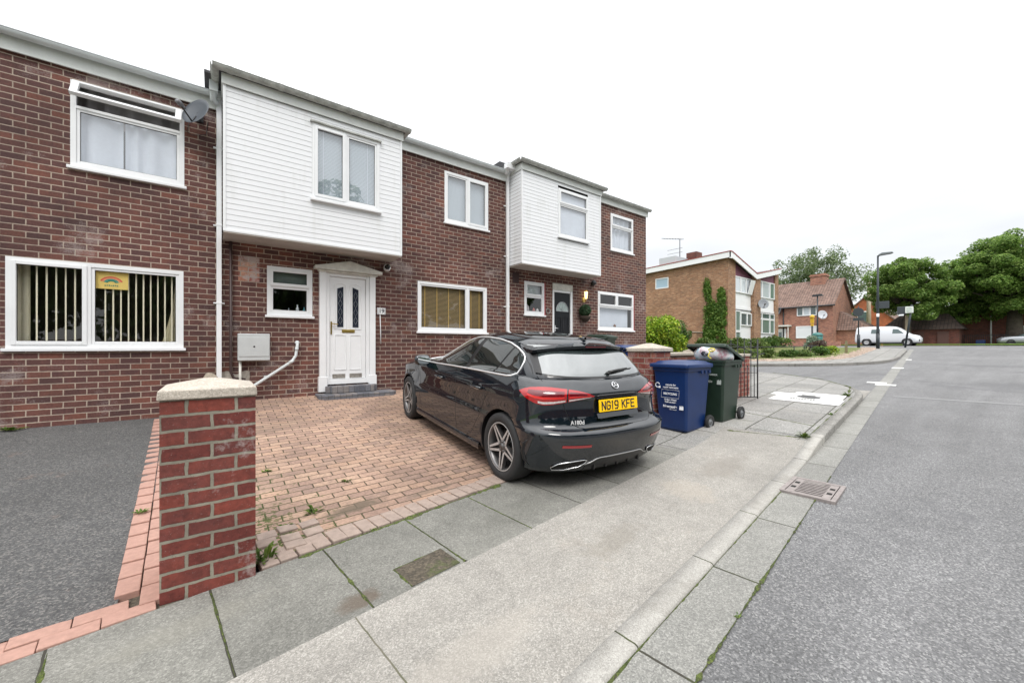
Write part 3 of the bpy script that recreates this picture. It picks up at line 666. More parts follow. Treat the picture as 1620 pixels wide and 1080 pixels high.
def window(parent, x0, x1, z0, z1, y, lights, fr=.055, sill=True, sash=(), label=None, pm=None, glass=None, inset=.0, deep=.055, sillmat=None, trim=None):
    """lights: list of (x0,x1,z0,z1) openings in fractions of the inner area; sash: indices with a raised casement frame"""
    f = MB(); X0, X1, Z0, Z1 = x0 + fr, x1 - fr, z0 + fr, z1 - fr; yy = y + inset
    rects = [(lerp(X0, X1, a), lerp(X0, X1, b_), lerp(Z0, Z1, c), lerp(Z0, Z1, d)) for a, b_, c, d in lights]
    xs = sorted({x0, x1, *[r[0] for r in rects], *[r[1] for r in rects]}); zs = sorted({z0, z1, *[r[2] for r in rects], *[r[3] for r in rects]})
    inside = lambda cx, cz: any(r[0] < cx < r[1] and r[2] < cz < r[3] for r in rects)
    wall_holes(f, x0, x1, z0, z1, rects, yy, deep)
    f.add([(x0, yy, z0), (x0, yy + deep, z0), (x0, yy + deep, z1), (x0, yy, z1)], [(3, 2, 1, 0)]); f.add([(x1, yy, z0), (x1, yy + deep, z0), (x1, yy + deep, z1), (x1, yy, z1)], [(0, 1, 2, 3)])
    f.add([(x0, yy, z1), (x1, yy, z1), (x1, yy + deep, z1), (x0, yy + deep, z1)], [(0, 1, 2, 3)]); f.add([(x0, yy, z0), (x1, yy, z0), (x1, yy + deep, z0), (x0, yy + deep, z0)], [(3, 2, 1, 0)])
    w_ = f.build('window', M_white, parent)
    if label: w_['label'] = label
    for i, r in enumerate(rects):
        s_ = MB(); e = .036; pr = -.014 if i in sash else .012
        for (a, b_, c, d) in ((r[0], r[0] + e, r[2], r[3]), (r[1] - e, r[1], r[2], r[3]), (r[0] + e, r[1] - e, r[3] - e, r[3]), (r[0] + e, r[1] - e, r[2], r[2] + e)):
            g_ = .012 if i in sash else 0
            s_.box(a - (g_ if a == r[0] else 0), b_ + (g_ if b_ == r[1] else 0), yy + pr, yy + deep - .003, c - (g_ if c == r[2] else 0), d + (g_ if d == r[3] else 0))
        s_.build('sash', M_white, w_, bevel=.004)
        gk = .006
        gs = MB(); gs.add([(r[0] + e - .004, yy + .03, r[2] + e - .004), (r[1] - e + .004, yy + .03, r[2] + e - .004), (r[1] - e + .004, yy + .03, r[3] - e + .004), (r[0] + e - .004, yy + .03, r[3] - e + .004)], [(0, 1, 2, 3)])
        gs.build('pane', glass or M_glass, w_)
        gk = MB(); u_ = .005; G0, G1, G2, G3_ = r[0] + e, r[1] - e, r[2] + e, r[3] - e
        for (a, b_, c, d) in ((G0, G0 + u_, G2, G3_), (G1 - u_, G1, G2, G3_), (G0, G1, G3_ - u_, G3_), (G0, G1, G2, G2 + u_)): gk.box(a, b_, yy + .020, yy + .031, c, d)
        gk.build('gasket', M_black, w_)
    if sill:
        s_ = MB(); s_.box(x0 - .03, x1 + .03, yy - .045, yy + deep, z0 - .045, z0 - .002); s_.build('sill', sillmat or M_white, w_, bevel=.006)
    if trim:
        s_ = MB(); s_.box(x1 + .002, x1 + .028, y - .006, y + .05, z0 - .03, z1 + .02); s_.build('reveal', trim, w_)
    return w_, rects
def siding(x0, x1, y0, y1, z0, z1, pitch=.0866, holes=()):
    """lapped boards on the front and both returns of an overhanging first floor"""
    b = MB(); n = int(round((z1 - z0) / pitch)); pt = (z1 - z0) / n
    for k in range(n):
        a, c = z0 + k * pt, z0 + (k + 1) * pt
        spans = [(x0, x1)]
        for h in holes:
            if a < h[3] - .005 and c > h[2] + .005: spans = [(x0, h[0]), (h[1], x1)]
        for (p, q_) in spans:
            b.add([(p, y0, a), (q_, y0, a), (q_, y0 + .004, c - .0045), (p, y0 + .004, c - .0045), (p, y0 + .009, c - .003), (q_, y0 + .009, c - .003), (p, y0 + .009, c), (q_, y0 + .009, c), (p, y0 + .008, a), (q_, y0 + .008, a)],
                  [(0, 1, 3, 2)[::1] if 0 else (0, 1, 2, 3), (3, 2, 5, 4), (4, 5, 7, 6), (0, 8, 9, 1)])
        for X, sg in ((x0, 1), (x1, -1)):
            vs = [(X, y0 + .001, a), (X, y1, a), (X + sg * .004, y1, c - .0045), (X + sg * .004, y0, c - .0045), (X + sg * .009, y0, c - .003), (X + sg * .009, y1, c - .003), (X + sg * .009, y0, c), (X + sg * .009, y1, c)]
            b.add(vs, [(0, 1, 2, 3), (3, 2, 5, 4), (4, 5, 7, 6)])
    return b
def terrace_house(x0, x1, zb, zt, bay, wins, label, hole_doors, xtrim=(0, 0), roofback=9):
    t = thing('terraced_house', label, 'house', ((x0 + x1) / 2, YW, zb), 0, 'brick houses of the terrace', world=True)
    b = MB(); holes = [(a[0], a[1], a[2], a[3]) for a in wins] + hole_doors
    ox, oz = (x0 + x1) / 2, zb
    wall_holes(b, x0, x1, zb - .35, zt, holes, YW, .10)
    b.add([(x1, YW, zb - .35), (x1, YW + roofback, zb - .35), (x1, YW + roofback, zt), (x1, YW, zt)], [(0, 1, 2, 3)])
    b.add([(x0, YW, zb - .35), (x0, YW + roofback, zb - .35), (x0, YW + roofback, zt), (x0, YW, zt)], [(3, 2, 1, 0)])
    b.add([(x0, YW + roofback, zb - .35), (x1, YW + roofback, zb - .35), (x1, YW + roofback, zt), (x0, YW + roofback, zt)], [(3, 2, 1, 0)])
    b.build('wall', M_brick, t)
    b = MB()
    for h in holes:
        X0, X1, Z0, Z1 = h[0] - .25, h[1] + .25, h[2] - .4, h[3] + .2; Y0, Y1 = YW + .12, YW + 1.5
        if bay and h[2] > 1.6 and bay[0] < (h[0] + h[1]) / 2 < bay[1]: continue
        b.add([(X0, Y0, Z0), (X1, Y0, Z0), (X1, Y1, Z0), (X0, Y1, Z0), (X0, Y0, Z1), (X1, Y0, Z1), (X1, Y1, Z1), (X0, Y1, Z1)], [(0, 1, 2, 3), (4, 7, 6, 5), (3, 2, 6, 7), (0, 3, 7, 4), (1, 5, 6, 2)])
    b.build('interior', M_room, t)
    return t
def roofline(t, x0, x1, zt, ends=(False, False), mat=None, gm=None, skip=None, rback=9.0):
    """fascia, gutter, slightly pitched felt roof"""
    spans = [(x0, x1)] if not skip else [s for s in ((x0, skip[0]), (skip[1], x1)) if s[1] - s[0] > .05]
    for a, c in spans:
        b = MB(); b.box(a, c, YW - .055, YW - .03, zt - .02, zt + .17); b.box(a, c, YW - .03, YW + .02, zt + .0, zt + .02); b.build('fascia', M_fascia, t)
        b = MB(); gutter_profile(b, (a - .02, YW - .125, zt + .20), (c + .02, YW - .125, zt + .20), .062)
        k = a + 1.2
        while k < c - .2: union(b, (k, YW - .125, zt + .20), (1, 0, 0), .068); k += 1.9
        b.build('gutter', gm or M_gutter, t)
    b = MB(); b.add([(x0, YW - .06, zt + .17), (x1, YW - .06, zt + .17), (x1, YW + rback, zt + .30), (x0, YW + rback, zt + .30), (x0, YW - .06, zt + .205), (x1, YW - .06, zt + .205), (x1, YW + rback, zt + .35), (x0, YW + rback, zt + .35)],
                    [(0, 3, 2, 1), (4, 5, 6, 7), (0, 1, 5, 4), (1, 2, 6, 5), (0, 4, 7, 3)]); b.build('roof', M_felt, t)
def overhang(t, x0, x1, yf, z0, z1, hole, gm, label):
    b = siding(x0, x1, yf, YW, z0, z1, holes=(hole,)); 
    cl = b.build('overhang', M_clad, t); cl['label'] = label
    b = MB()
    for X, s_ in ((x0, -1), (x1, 1)): b.box(X - .002 if s_ < 0 else X - .033, X + .035 if s_ < 0 else X + .002, yf - .012, yf + .03, z0, z1)
    b.box(x0, x1, yf - .013, yf + .0, z0 - .012, z0 + .022)
    b.build('corner_trim', M_white, cl, bevel=.003)
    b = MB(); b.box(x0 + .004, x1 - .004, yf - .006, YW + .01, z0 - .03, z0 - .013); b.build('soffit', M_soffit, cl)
    b = MB(); b.box(x0 + .03, x1 - .03, yf + .03, YW + .02, z0 - .008, z0 + .02)
    h = hole; Z0, Z1 = z0 + .03, z1 - .01
    # inner room seen through the window
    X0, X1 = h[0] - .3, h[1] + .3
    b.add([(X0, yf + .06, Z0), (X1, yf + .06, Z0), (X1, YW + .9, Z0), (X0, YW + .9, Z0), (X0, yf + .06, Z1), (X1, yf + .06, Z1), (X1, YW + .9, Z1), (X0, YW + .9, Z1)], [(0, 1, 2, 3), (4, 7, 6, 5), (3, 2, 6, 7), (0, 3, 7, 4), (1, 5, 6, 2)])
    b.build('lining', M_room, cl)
    # fascia and gutter on three sides
    b = MB(); b.box(x0 - .02, x1 + .02, yf - .035, yf - .012, z1 - .005, z1 + .15); b.box(x0 - .02, x0 - .001, yf - .012, YW + .1, z1 - .005, z1 + .15); b.box(x1 + .001, x1 + .02, yf - .012, YW + .1, z1 - .005, z1 + .15)
    b.build('fascia', M_fascia, cl)
    gz = z1 + .20; b = MB(); gutter_profile(b, (x0 - .13, yf - .10, gz), (x1 + .13, yf - .10, gz), .062); gutter_profile(b, (x0 - .09, YW + .3, gz), (x0 - .09, yf - .12, gz), .06); gutter_profile(b, (x1 + .09, yf - .12, gz), (x1 + .09, YW + .3, gz), .06)
    for X in (x0 + .08, x0 + .75, x0 + 1.8, x0 + 2.5): union(b, (X, yf - .10, gz), (1, 0, 0), .069)
    b.build('gutter', gm, cl)
    b = MB(); b.box(x0 - .06, x1 + .06, yf - .06, YW + 1.2, z1 + .155, z1 + .185); b.box(x0 - .03, x1 + .03, yf - .03, YW + 1.2, z1 + .187, z1 + .225); b.build('roof', M_felt, cl)
    return cl
def blind(parent, x0, x1, z0, z1, y, mat, name='blind'):
    b = MB(); b.box(x0, x1, y, y + .006, z0, z1); return b.build(name, mat, parent)
def drape(parent, x0, x1, z0, z1, y, mat, amp=.02, per=.13, name='curtain'):
    b = MB(); n = max(8, int((x1 - x0) / .02)); b.grid(lambda u, v: (lerp(x0, x1, u), y + amp * sin(2 * pi * lerp(x0, x1, u) / per + 2 * sin(5 * u)), lerp(z0, z1, v)), n, 1); return b.build(name, mat, parent)
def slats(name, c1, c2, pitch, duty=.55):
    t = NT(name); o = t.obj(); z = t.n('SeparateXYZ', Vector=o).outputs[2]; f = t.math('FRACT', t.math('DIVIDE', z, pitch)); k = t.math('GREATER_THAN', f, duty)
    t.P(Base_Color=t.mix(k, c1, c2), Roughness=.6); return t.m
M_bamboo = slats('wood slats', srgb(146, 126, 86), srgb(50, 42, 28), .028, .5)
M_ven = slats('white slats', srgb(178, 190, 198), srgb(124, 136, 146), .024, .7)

# house one, left of the picture
W1 = (-2.17, -.40, -.02, 1.17); W2 = (-1.60, -.39, 2.49, 3.68)
t1 = terrace_house(-5.79, .045, -1.075, 3.83, None, [W1, W2], 'brick terraced house at the left with a white downpipe at its right edge', [])
roofline(t1, -5.79, .045, 3.83)
w1, r1 = window(t1, *W1, YW - .004, [(0, .40, 0, 1), (.43, 1, 0, 1)], sash=(0,), label='wide ground floor window with vertical blinds', inset=.0)
for i, r in enumerate(r1):
    b = MB(); x = r[0] + .12 + (.06 if i == 0 else 0); n = 0
    while x < r[1] - .04:
        ztop = r[3]; b.obox((x, YW + .13, (r[2] + r[3]) / 2), (.014, .088, r[3] - r[2]), math.atan2(-x, 8.1) + radians(2.2 + 1.5 * sin(n * 1.7))); x += .0885 if i == 0 else .0815; n += 1
    b.build('blind', M_cream, w1)
drape(w1, r1[0][0] - .02, r1[0][0] + .10, r1[0][2], r1[0][3], YW + .22, M_cream, .02, .06)
b = MB(); xr = r1[1][1]; b.grid(lambda u, v: (xr - .04 - (.02 + .16 * (1 - v) ** 1.5) * (1 - u) + .05 * u, YW + .2 + .012 * sin(u * 25), lerp(r1[1][2], r1[1][3] - .15, v)), 14, 8); b.build('curtain', M_cream, w1)
# open top light window upstairs
w2, r2 = window(t1, *W2, YW - .004, [(0, 1, 0, .70), (0, 1, .735, 1)], glass=M_glassb, label='upper window with its top light tilted open')
r = r2[1]
kids = [o for o in COL.objects if o.parent == w2]
for o in kids:
    if o.name.split('.')[0] in ('sash', 'pane', 'gasket') and min(v.co.z for v in o.data.vertices) > r[2] - .03: bpy.data.objects.remove(o)
b = MB(); H = r[3] - r[2] + .02; M = Matrix.Translation((0, YW - .02, r[3] + .03)) @ Matrix.Rotation(radians(-36), 4, 'X'); e = .045
for (a, c, d, f) in ((r[0] - .03, r[0] + e, -H, 0), (r[1] - e, r[1] + .03, -H, 0), (r[0] + e, r[1] - e, -e, 0), (r[0] + e, r[1] - e, -H, -H + e)): b.box(a, c, -.025, .03, d, f, 0, M)
tl = b.build('top_light', M_white, w2, bevel=.004)
b = MB(); b.add([M @ Vector(p) for p in ((r[0] + e, .0, -H + e), (r[1] - e, .0, -H + e), (r[1] - e, .0, -e), (r[0] + e, .0, -e))], [(0, 1, 2, 3)]); b.build('pane', M_glass, w2)
drape(w2, r2[0][0] - .05, lerp(r2[0][0], r2[0][1], .42), r2[0][2] - .1, r2[0][3] + .0, YW + .085, M_net, .02, .21)
drape(w2, lerp(r2[0][0], r2[0][1], .44), r2[0][1] + .05, r2[0][2] - .1, r2[0][3] + .0, YW + .085, M_net, .02, .17)
drape(w2, r2[1][0] - .05, r2[1][1] + .05, r2[1][2] - .1, r2[1][3] + .1, YW + .28, plain('dim curtain', (.30, .28, .28, 1), .9), .03, .23)
# poster with a rainbow in the ground floor window
pt = thing('poster', 'hand painted rainbow poster on yellow paper stuck inside the left window', 'poster', (-1.205, YW + .055, .955))
b = MB(); b.box(-.175, .175, 0, .002, -.125, .125); b.build('paper', plain('yellow paper', srgb(222, 196, 112), .8, var=.08, vs=9), pt)
for k, c in enumerate((srgb(214, 90, 80), srgb(226, 150, 110), srgb(60, 150, 140), srgb(40, 130, 110))):
    rad = .125 - k * .021; b = MB(); rows = []
    for i in range(19):
        a = radians(20) + i / 18 * radians(140); rows += [(rad * cos(a), -.002 - .0003 * k, -.03 + rad * .85 * sin(a) - .02), ((rad - .018) * cos(a), -.002 - .0003 * k, -.03 + (rad - .018) * .85 * sin(a) - .02)]
    b.add(rows, [(2 * i, 2 * i + 1, 2 * i + 3, 2 * i + 2) for i in range(18)]); b.build('rainbow_band', plain('poster paint %d' % k, c, .8), pt)
b = MB()
for k in range(7): b.box(-.07 + k * .021, -.058 + k * .021, -.003, -.002, -.085 + .004 * (k % 2), -.068 + .003 * (k % 3))
b.build('lettering', plain('poster ink', srgb(70, 130, 110), .8), pt)

# house two, number 19
YB = 7.40
W3 = (4.11, 5.28, 2.80, 3.95); W4 = (3.47, 5.24, .33, 1.41); W5 = (.71, 1.42, .55, 1.40); WB = (1.31, 2.45, 2.52, 3.80); D2 = (1.60, 2.48, -.72, 1.42)
t2 = terrace_house(.045, 5.82, -.90, 4.12, (.09, 2.9), [W3, W4, W5], 'brick terraced house number 19 behind the parked car with a white boarded overhang', [D2])
roofline(t2, .045, 5.82, 4.12, skip=(.0, 2.99), gm=M_gutter)
ov2 = overhang(t2, .09, 2.885, YB, 1.76, 3.97, WB, M_gutterg, 'large white boarded first floor overhang')
wv, rv = window(t2, *WB, YB - .02, [(0, .455, 0, 1), (.495, 1, 0, 1)], sash=(0,), fr=.05, glass=M_glassb, label='first floor window in the overhang with fine blinds')
b = MB(); b.box(WB[0] - .03, WB[1] + .03, YB - .055, YB + .02, WB[3] + .002, WB[3] + .03); b.build('head_trim', M_gutterg, wv, bevel=.004)
for r in rv:
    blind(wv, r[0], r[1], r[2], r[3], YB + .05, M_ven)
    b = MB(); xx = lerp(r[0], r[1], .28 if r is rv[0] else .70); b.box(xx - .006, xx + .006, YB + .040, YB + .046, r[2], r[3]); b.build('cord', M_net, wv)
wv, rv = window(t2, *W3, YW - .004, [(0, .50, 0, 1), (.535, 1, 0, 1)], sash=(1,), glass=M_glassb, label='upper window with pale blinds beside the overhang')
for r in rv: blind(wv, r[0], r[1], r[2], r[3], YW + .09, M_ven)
wv, rv = window(t2, *W4, YW - .004, [(0, .70, 0, 1), (.725, 1, 0, 1)], sash=(), label='ground floor window with wooden slatted blinds')
for r in rv:
    blind(wv, r[0], r[1], r[2] + .03, r[3], YW + .085, M_bamboo)
    nC = 4 if r is rv[0] else 2
    b = MB()
    for k in range(nC):
        xx = lerp(r[0], r[1], (k + .5) / nC); b.box(xx - .008, xx + .008, YW + .076, YW + .082, r[2], r[3])
    b.build('cord', plain('blind tape', srgb(190, 160, 96), .8), wv)
wv, rv = window(t2, *W5, YW - .004, [(0, 1, 0, .60), (0, 1, .635, 1)], sash=(1,), label='small window over the meter box')
blind(wv, rv[1][0], rv[1][1], rv[1][2], rv[1][3], YW + .09, plain('frosted dark', (.10, .13, .12, 1), .5))
zz = rv[0][2]
for k, (xx, hh, rad, c, lab, nm) in enumerate(((1.06, .10, .012, (.5, .6, .65, 1), 'clear small bottle on the sill of the small window', 'bottle'), (1.20, .17, .026, (.72, .78, .8, 1), 'white tall bottle on the sill of the small window', 'bottle'), (1.31, .13, .022, (.1, .35, .4, 1), 'teal bottle on the sill of the small window', 'bottle'), (.86, .07, .09, (.6, .62, .62, 1), 'white low bowl on the sill of the small window', 'bowl'))):
    b = MB(); prf = [(0, 0), (rad, 0), (rad, hh * .62), (rad * .4, hh * .75), (rad * .4, hh), (0, hh)] if nm == 'bottle' else [(0, 0), (.06, 0), (.1, .06), (.093, .06), (.05, .01), (0, .01)]
    b.lathe(prf, Matrix.Translation((xx, YW + .16, zz - .01)), 14); o = b.build(nm, plain('sill item %d' % k, c, .4)); tag(o, lab, nm)
# front door of number 19
b = MB(); b.box(1.53, 1.64, YW - .075, YW + .02, -.72, 1.40); b.box(2.44, 2.55, YW - .075, YW + .02, -.72, 1.40); b.box(1.51, 1.66, YW - .085, YW + .02, -.84, -.56); b.box(2.42, 2.57, YW - .085, YW + .02, -.84, -.56)
b.build('door_surround', M_white, t2, bevel=.006)
b = MB(); b.prism([(1.44, 1.42), (2.66, 1.42), (2.66, 1.475), (2.05, 1.62), (1.44, 1.475)], 'y', YW - .16, YW + .01); b.prism([(1.52, 1.385), (2.58, 1.385), (2.60, 1.418), (1.50, 1.418)], 'y', YW - .11, YW + .01)
pd = b.build('pediment', M_whited, t2, bevel=.006)
b = MB(); b.prism([(1.56, 1.478), (2.54, 1.478), (2.05, 1.595)], 'y', YW - .166, YW - .158); b.build('pediment_panel', M_whited, pd)
b = MB()
for (a, c, d, f) in ((1.642, 1.705, -.71, 1.384), (2.375, 2.438, -.71, 1.384), (1.705, 2.375, 1.32, 1.384), (1.705, 2.375, -.71, -.62)): b.box(a, c, YW - .045, YW + .05, d, f)
b.build('door_frame', M_white, t2, bevel=.005)
b = MB(); b.box(1.71, 2.37, YW - .012, YW + .035, -.615, 1.315)
def panel(b, x0, x1, z0, z1, y, arch=0, th=.012, wd=.022):
    P = [(x0, z0), (x1, z0), (x1, z1)] + ([((x0 + x1) / 2, z1 + arch)] if arch else []) + [(x0, z1)]
    b.tube([(p[0], y, p[1]) for p in P], wd / 2, 5, closed=True)
panel(b, 1.80, 2.0, -.44, .22, YW - .014); panel(b, 2.08, 2.28, -.44, .22, YW - .014)
panel(b, 1.80, 2.0, .335, 1.17, YW - .014, .04); panel(b, 2.08, 2.28, .335, 1.17, YW - .014, -.04 if 0 else .04)
dd = b.build('door', M_white, t2, bevel=.002); dd['label'] = 'white panelled door with two narrow leaded lights'
for xa in (1.845, 2.125):
    b = MB(); b.prism([(xa, .37), (xa + .11, .37), (xa + .11, 1.10), (xa + (.11 if xa < 2 else 0), 1.14), (xa, 1.10)], 'y', YW - .021, YW - .014); b.build('glazing', plain('dark leaded glass', (.025, .03, .045, 1), .08, spec=.8), dd)
    b = MB(); cx = xa + .055
    for zc in (.50, .66, .82, .98):
        b.tube([(cx, YW - .022, zc - .075), (cx + .035, YW - .022, zc), (cx, YW - .022, zc + .075), (cx - .035, YW - .022, zc)], .0028, 4, closed=True)
    b.build('leading', M_lead, dd)
b = MB(); b.box(1.93, 2.165, YW - .024, YW - .01, .265, .325); b.box(1.945, 2.15, YW - .03, YW - .022, .28, .31); b.build('letterbox', M_brass, dd, bevel=.003)
b = MB(); b.box(1.728, 1.752, YW - .026, YW - .01, .23, .47); b.tube([(1.74, YW - .03, .43), (1.74, YW - .06, .43), (1.85, YW - .06, .42)], .009, 8); b.build('handle', M_brass, dd, bevel=.002)
b = MB(); b.box(1.76, 1.99, YW - .018, YW - .01, -.60, -.52); b.box(2.07, 2.30, YW - .018, YW - .01, -.60, -.52); b.build('kick_plate', plain('worn metal', (.33, .31, .28, 1), .5, metal=.5, var=.4, vs=30), dd)
def doorstep(x0, x1, yd, z0, z1, name='doorstep'):
    b = MB(); c = .1; b.prism([(x0, YW + .0), (x0, YW - yd + c), (x0 + c, YW - yd), (x1 - c, YW - yd), (x1, YW - yd + c), (x1, YW + .0)], 'z', z0, z1); return b.build(name, M_stepblock, None, bevel=.015)
o = doorstep(1.46, 2.86, .46, -1.1, -.865); tag(o, 'broad lower step of grey blocks under the white front door', 'doorstep', 'steps at the white front door')
o = doorstep(1.62, 2.56, .24, -.864, -.735); tag(o, 'narrow upper step of grey blocks against the white front door', 'doorstep', 'steps at the white front door')
# meter box, pipes, camera light, number
t = thing('meter_box', 'pale grey gas meter box on the wall left of the white door', 'meter box', (.515, YW, 0))
b = MB(); b.box(-.225, .225, -.16, 0, -.235, .215); b.build('box', plain('meter grey', (.50, .52, .52, 1), .55, var=.08, vs=6), t, bevel=.012)
b = MB(); b.box(-.215, .215, -.168, -.16, -.165, .155); b.build('lid', plain('meter grey', (.5, .52, .52, 1)), t, bevel=.004)
b = MB(); b.lathe([(0, 0), (.014, 0), (.014, .004), (0, .004)], Matrix.Translation((0, -.168, 0)) @ Matrix.Rotation(pi / 2, 4, 'X'), 12); b.build('lock', M_black, t)
b = MB(); b.tube([(-.19, -.08, -.235), (-.19, -.08, -.8)], .019, 10); b.build('pipe', M_whited, t)
b = MB(); b.tube([(1.17, YW, .07), (1.17, YW - .06, .07), (1.165, YW - .085, .04), (1.14, YW - .085, -.16), (1.08, YW - .085, -.26), (.47, YW - .085, -.69), (.42, YW - .085, -.95)], .024, 12); b.tube([(1.17, YW - .002, .07), (1.17, YW - .03, .07)], .036, 12); b.tube([(1.157, YW - .085, -.02), (1.148, YW - .085, -.07)], .029, 12)
b.tube([(1.10, YW - .085, -.24), (1.04, YW - .085, -.29)], .029, 12); b.box(.66, .72, YW - .1, YW, -.53, -.50)
tag(b.build('waste_pipe', M_gutter), 'grey white waste pipe slanting down the wall beside the meter box', 'pipe')
b = MB(); b.tube([(.20, YW - .05, 1.72), (.20, YW - .05, -.42), (.24, YW - .05, -.52), (.40, YW - .05, -.55)], .022, 10); b.build('soil_pipe', M_brown, t2)
b = MB(); b.add([(x, YW - .003, z) for x, z in ((.30, 1.10), (.60, 1.10), (.60, 1.52), (.30, 1.52))], [(0, 1, 2, 3)])
M_patchb = brickmat('patched brick', [srgb(150, 84, 70), srgb(166, 112, 92), srgb(178, 140, 120), srgb(132, 82, 70)], (.36, .31, .26, 1), ms=.008, stain=.4, pale=(5, .6, .7)); b.build('brick_patch', M_patchb, t2)
b = MB(); b.grid(lambda u, v: (.08 + .38 * u, YW - .012 - .05 * sin(pi * u) * sin(pi * v) - .012 * sin(u * 17) * sin(v * 13), -.85 + .42 * v + .03 * sin(u * 9)), 14, 12); b.build('mortar_repair', plain('rough render', (.33, .30, .26, 1), .95, var=.35, vs=16, bump=.6, bs=40), t2)
def downpipe(t, x, zt, zb, shoe=0):
    b = MB(); b.box(x - .034, x + .034, YW - .115, YW - .05, zb, zt - .05)
    b.box(x - .055, x + .055, YW - .17, YW - .045, zt + .05, zt + .12); b.prism([(x - .05, zt + .05), (x + .05, zt + .05), (x + .034, zt - .05), (x - .034, zt - .05)], 'y', YW - .118, YW - .05)
    z = zt - .75
    while z > zb + .3: b.box(x - .075, x + .075, YW - .045, YW - .008, z - .012, z + .012); b.box(x - .038, x + .038, YW - .119, YW - .045, z - .018, z + .018); z -= 1.25
    if shoe: b.obox((x + .06, YW - .085, zb - .06), (.068, .065, .2), 0, 0, 0, radians(-42))
    b.build('downpipe', M_white, t, bevel=.006)
downpipe(t1, .045, 3.95, -1.0)
b = MB(); b.box(-.08, .03, YW - .30, YW - .20, 3.98, 4.14); b.tube([(-.03, YW - .24, 4.0), (-.03, YW - .16, 3.9), (.02, YW - .12, 3.88)], .045, 10); b.build('hopper', M_gutter, t2, bevel=.004)
b = MB(); b.box(-.14, .10, YW - .42, YW + .2, 4.16, 4.20); b.build('flashing', M_felt, t2)
downpipe(t2, 5.805, 4.24, .38, 1)
t = thing('security_light', 'round white camera light with a black lens under the overhang of number 19', 'camera', (2.80, YW, 1.58))
b = MB(); M = Matrix.Rotation(radians(78), 4, 'X') @ Matrix.Rotation(radians(-14), 4, 'Y'); b.lathe([(0, 0), (.055, 0), (.068, .03), (.07, .09), (.06, .12), (.052, .11)], M, 20); b.build('housing', M_white, t)
b = MB(); b.lathe([(.055, .10), (.045, .125), (.025, .14), (0, .145)], M @ Matrix.Translation((.012, .012, 0)), 18); b.build('lens', plain('lens black', (.008, .008, .01, 1), .08), t)
t = thing('house_number', 'white number plate reading 19 on the brick right of the white door', 'number plate', (2.685, YW - .012, .715))
b = MB(); b.box(-.085, .085, -.008, .010, -.065, .065); b.build('plate', M_white, t, bevel=.004)
M_ink = plain('ink', (.02, .02, .03, 1), .6)
M = Matrix.Translation((0, -.010, 0)) @ Matrix.Rotation(pi / 2, 4, 'X'); bezmesh('19', .115, .001, M_ink, 'digits', t, M, bold=.002)
for (a, c, d, f) in ((-.078, -.062, -.058, .058), (.062, .078, -.058, .058)):
    b = MB()
    for k in range(6): b.box(a, c, -.0095, -.008, d + .0193 * k, d + .0193 * k + .009)
    b.build('pattern', M_ink, t)
b = MB(); b.tube([(2.66, YW - .01, .64), (2.67, YW - .012, .3), (2.675, YW - .01, .05)], .008, 6); tag(b.build('cable', M_white), 'short white cable hanging below the number plate', 'cable')

# satellite dish on house one
def dish(x, y, z, r, face, label, mat=None, arm=1, wall=None, sc=1):
    t = thing('satellite_dish', label, 'satellite dish', (x, y, z))
    d = Vector(face).normalized(); M = d.to_track_quat('Z', 'Y').to_matrix().to_4x4()
    m_ = mat or plain('dish grey', (.065, .075, .09, 1), .45, var=.1)
    b = MB(); b.lathe([(0, -.12 * r), (r * .4, -.09 * r), (r * .75, -.02 * r), (r, .06 * r), (r * 1.01, .055 * r), (r * .75, -.035 * r), (r * .4, -.11 * r), (0, -.14 * r)], M @ Matrix.Diagonal((.86, 1.0, 1, 1)), 32); b.build('reflector', m_, t)
    b = MB(); a = M @ Vector((0, -r * .85, .02 * r)); f_ = M @ Vector((0, -r * .55, r * 1.15)); b.tube([M @ Vector((0, -r * .3, -.1 * r)), a, f_], .011 * sc, 8); b.build('arm', M_black if arm else m_, t)
    b = MB(); b.tube([f_ - d * .06 * sc + Vector((0, 0, .0)), f_ + d * .02 * sc], .034 * sc, 12); b.tube([f_ - d * .11 * sc, f_ - d * .06 * sc], .026 * sc, 12); b.build('receiver', plain('receiver grey', (.16, .16, .17, 1), .5), t)
    if wall:
        b = MB(); w_ = Vector(wall) - Vector((x, y, z)); bk = M @ Vector((0, 0, -.14 * r)); b.tube([bk, (bk + w_) * .5 + Vector((0, 0, -.03)), w_], .016 * sc, 8); b.obox(tuple(w_), (.09 * sc, .05 * sc, .14 * sc)); b.build('bracket', M_black, t)
    return t
dish(-.235, YW - .33, 3.56, .235, (-.55, -.62, .30), 'grey satellite dish beside the open upper window of the left house', wall=(-.20, YW - .012, 3.62))
b = MB(); b.tube([(-.33, YW - .02, 3.50), (-.36, YW - .015, 3.36), (-.30, YW - .01, 3.32), (-.12, YW - .01, 3.38), (-.1, YW - .01, 3.6)], .005, 5); tag(b.build('cable', M_black), 'black cable looping on the brick below the grey dish', 'cable')

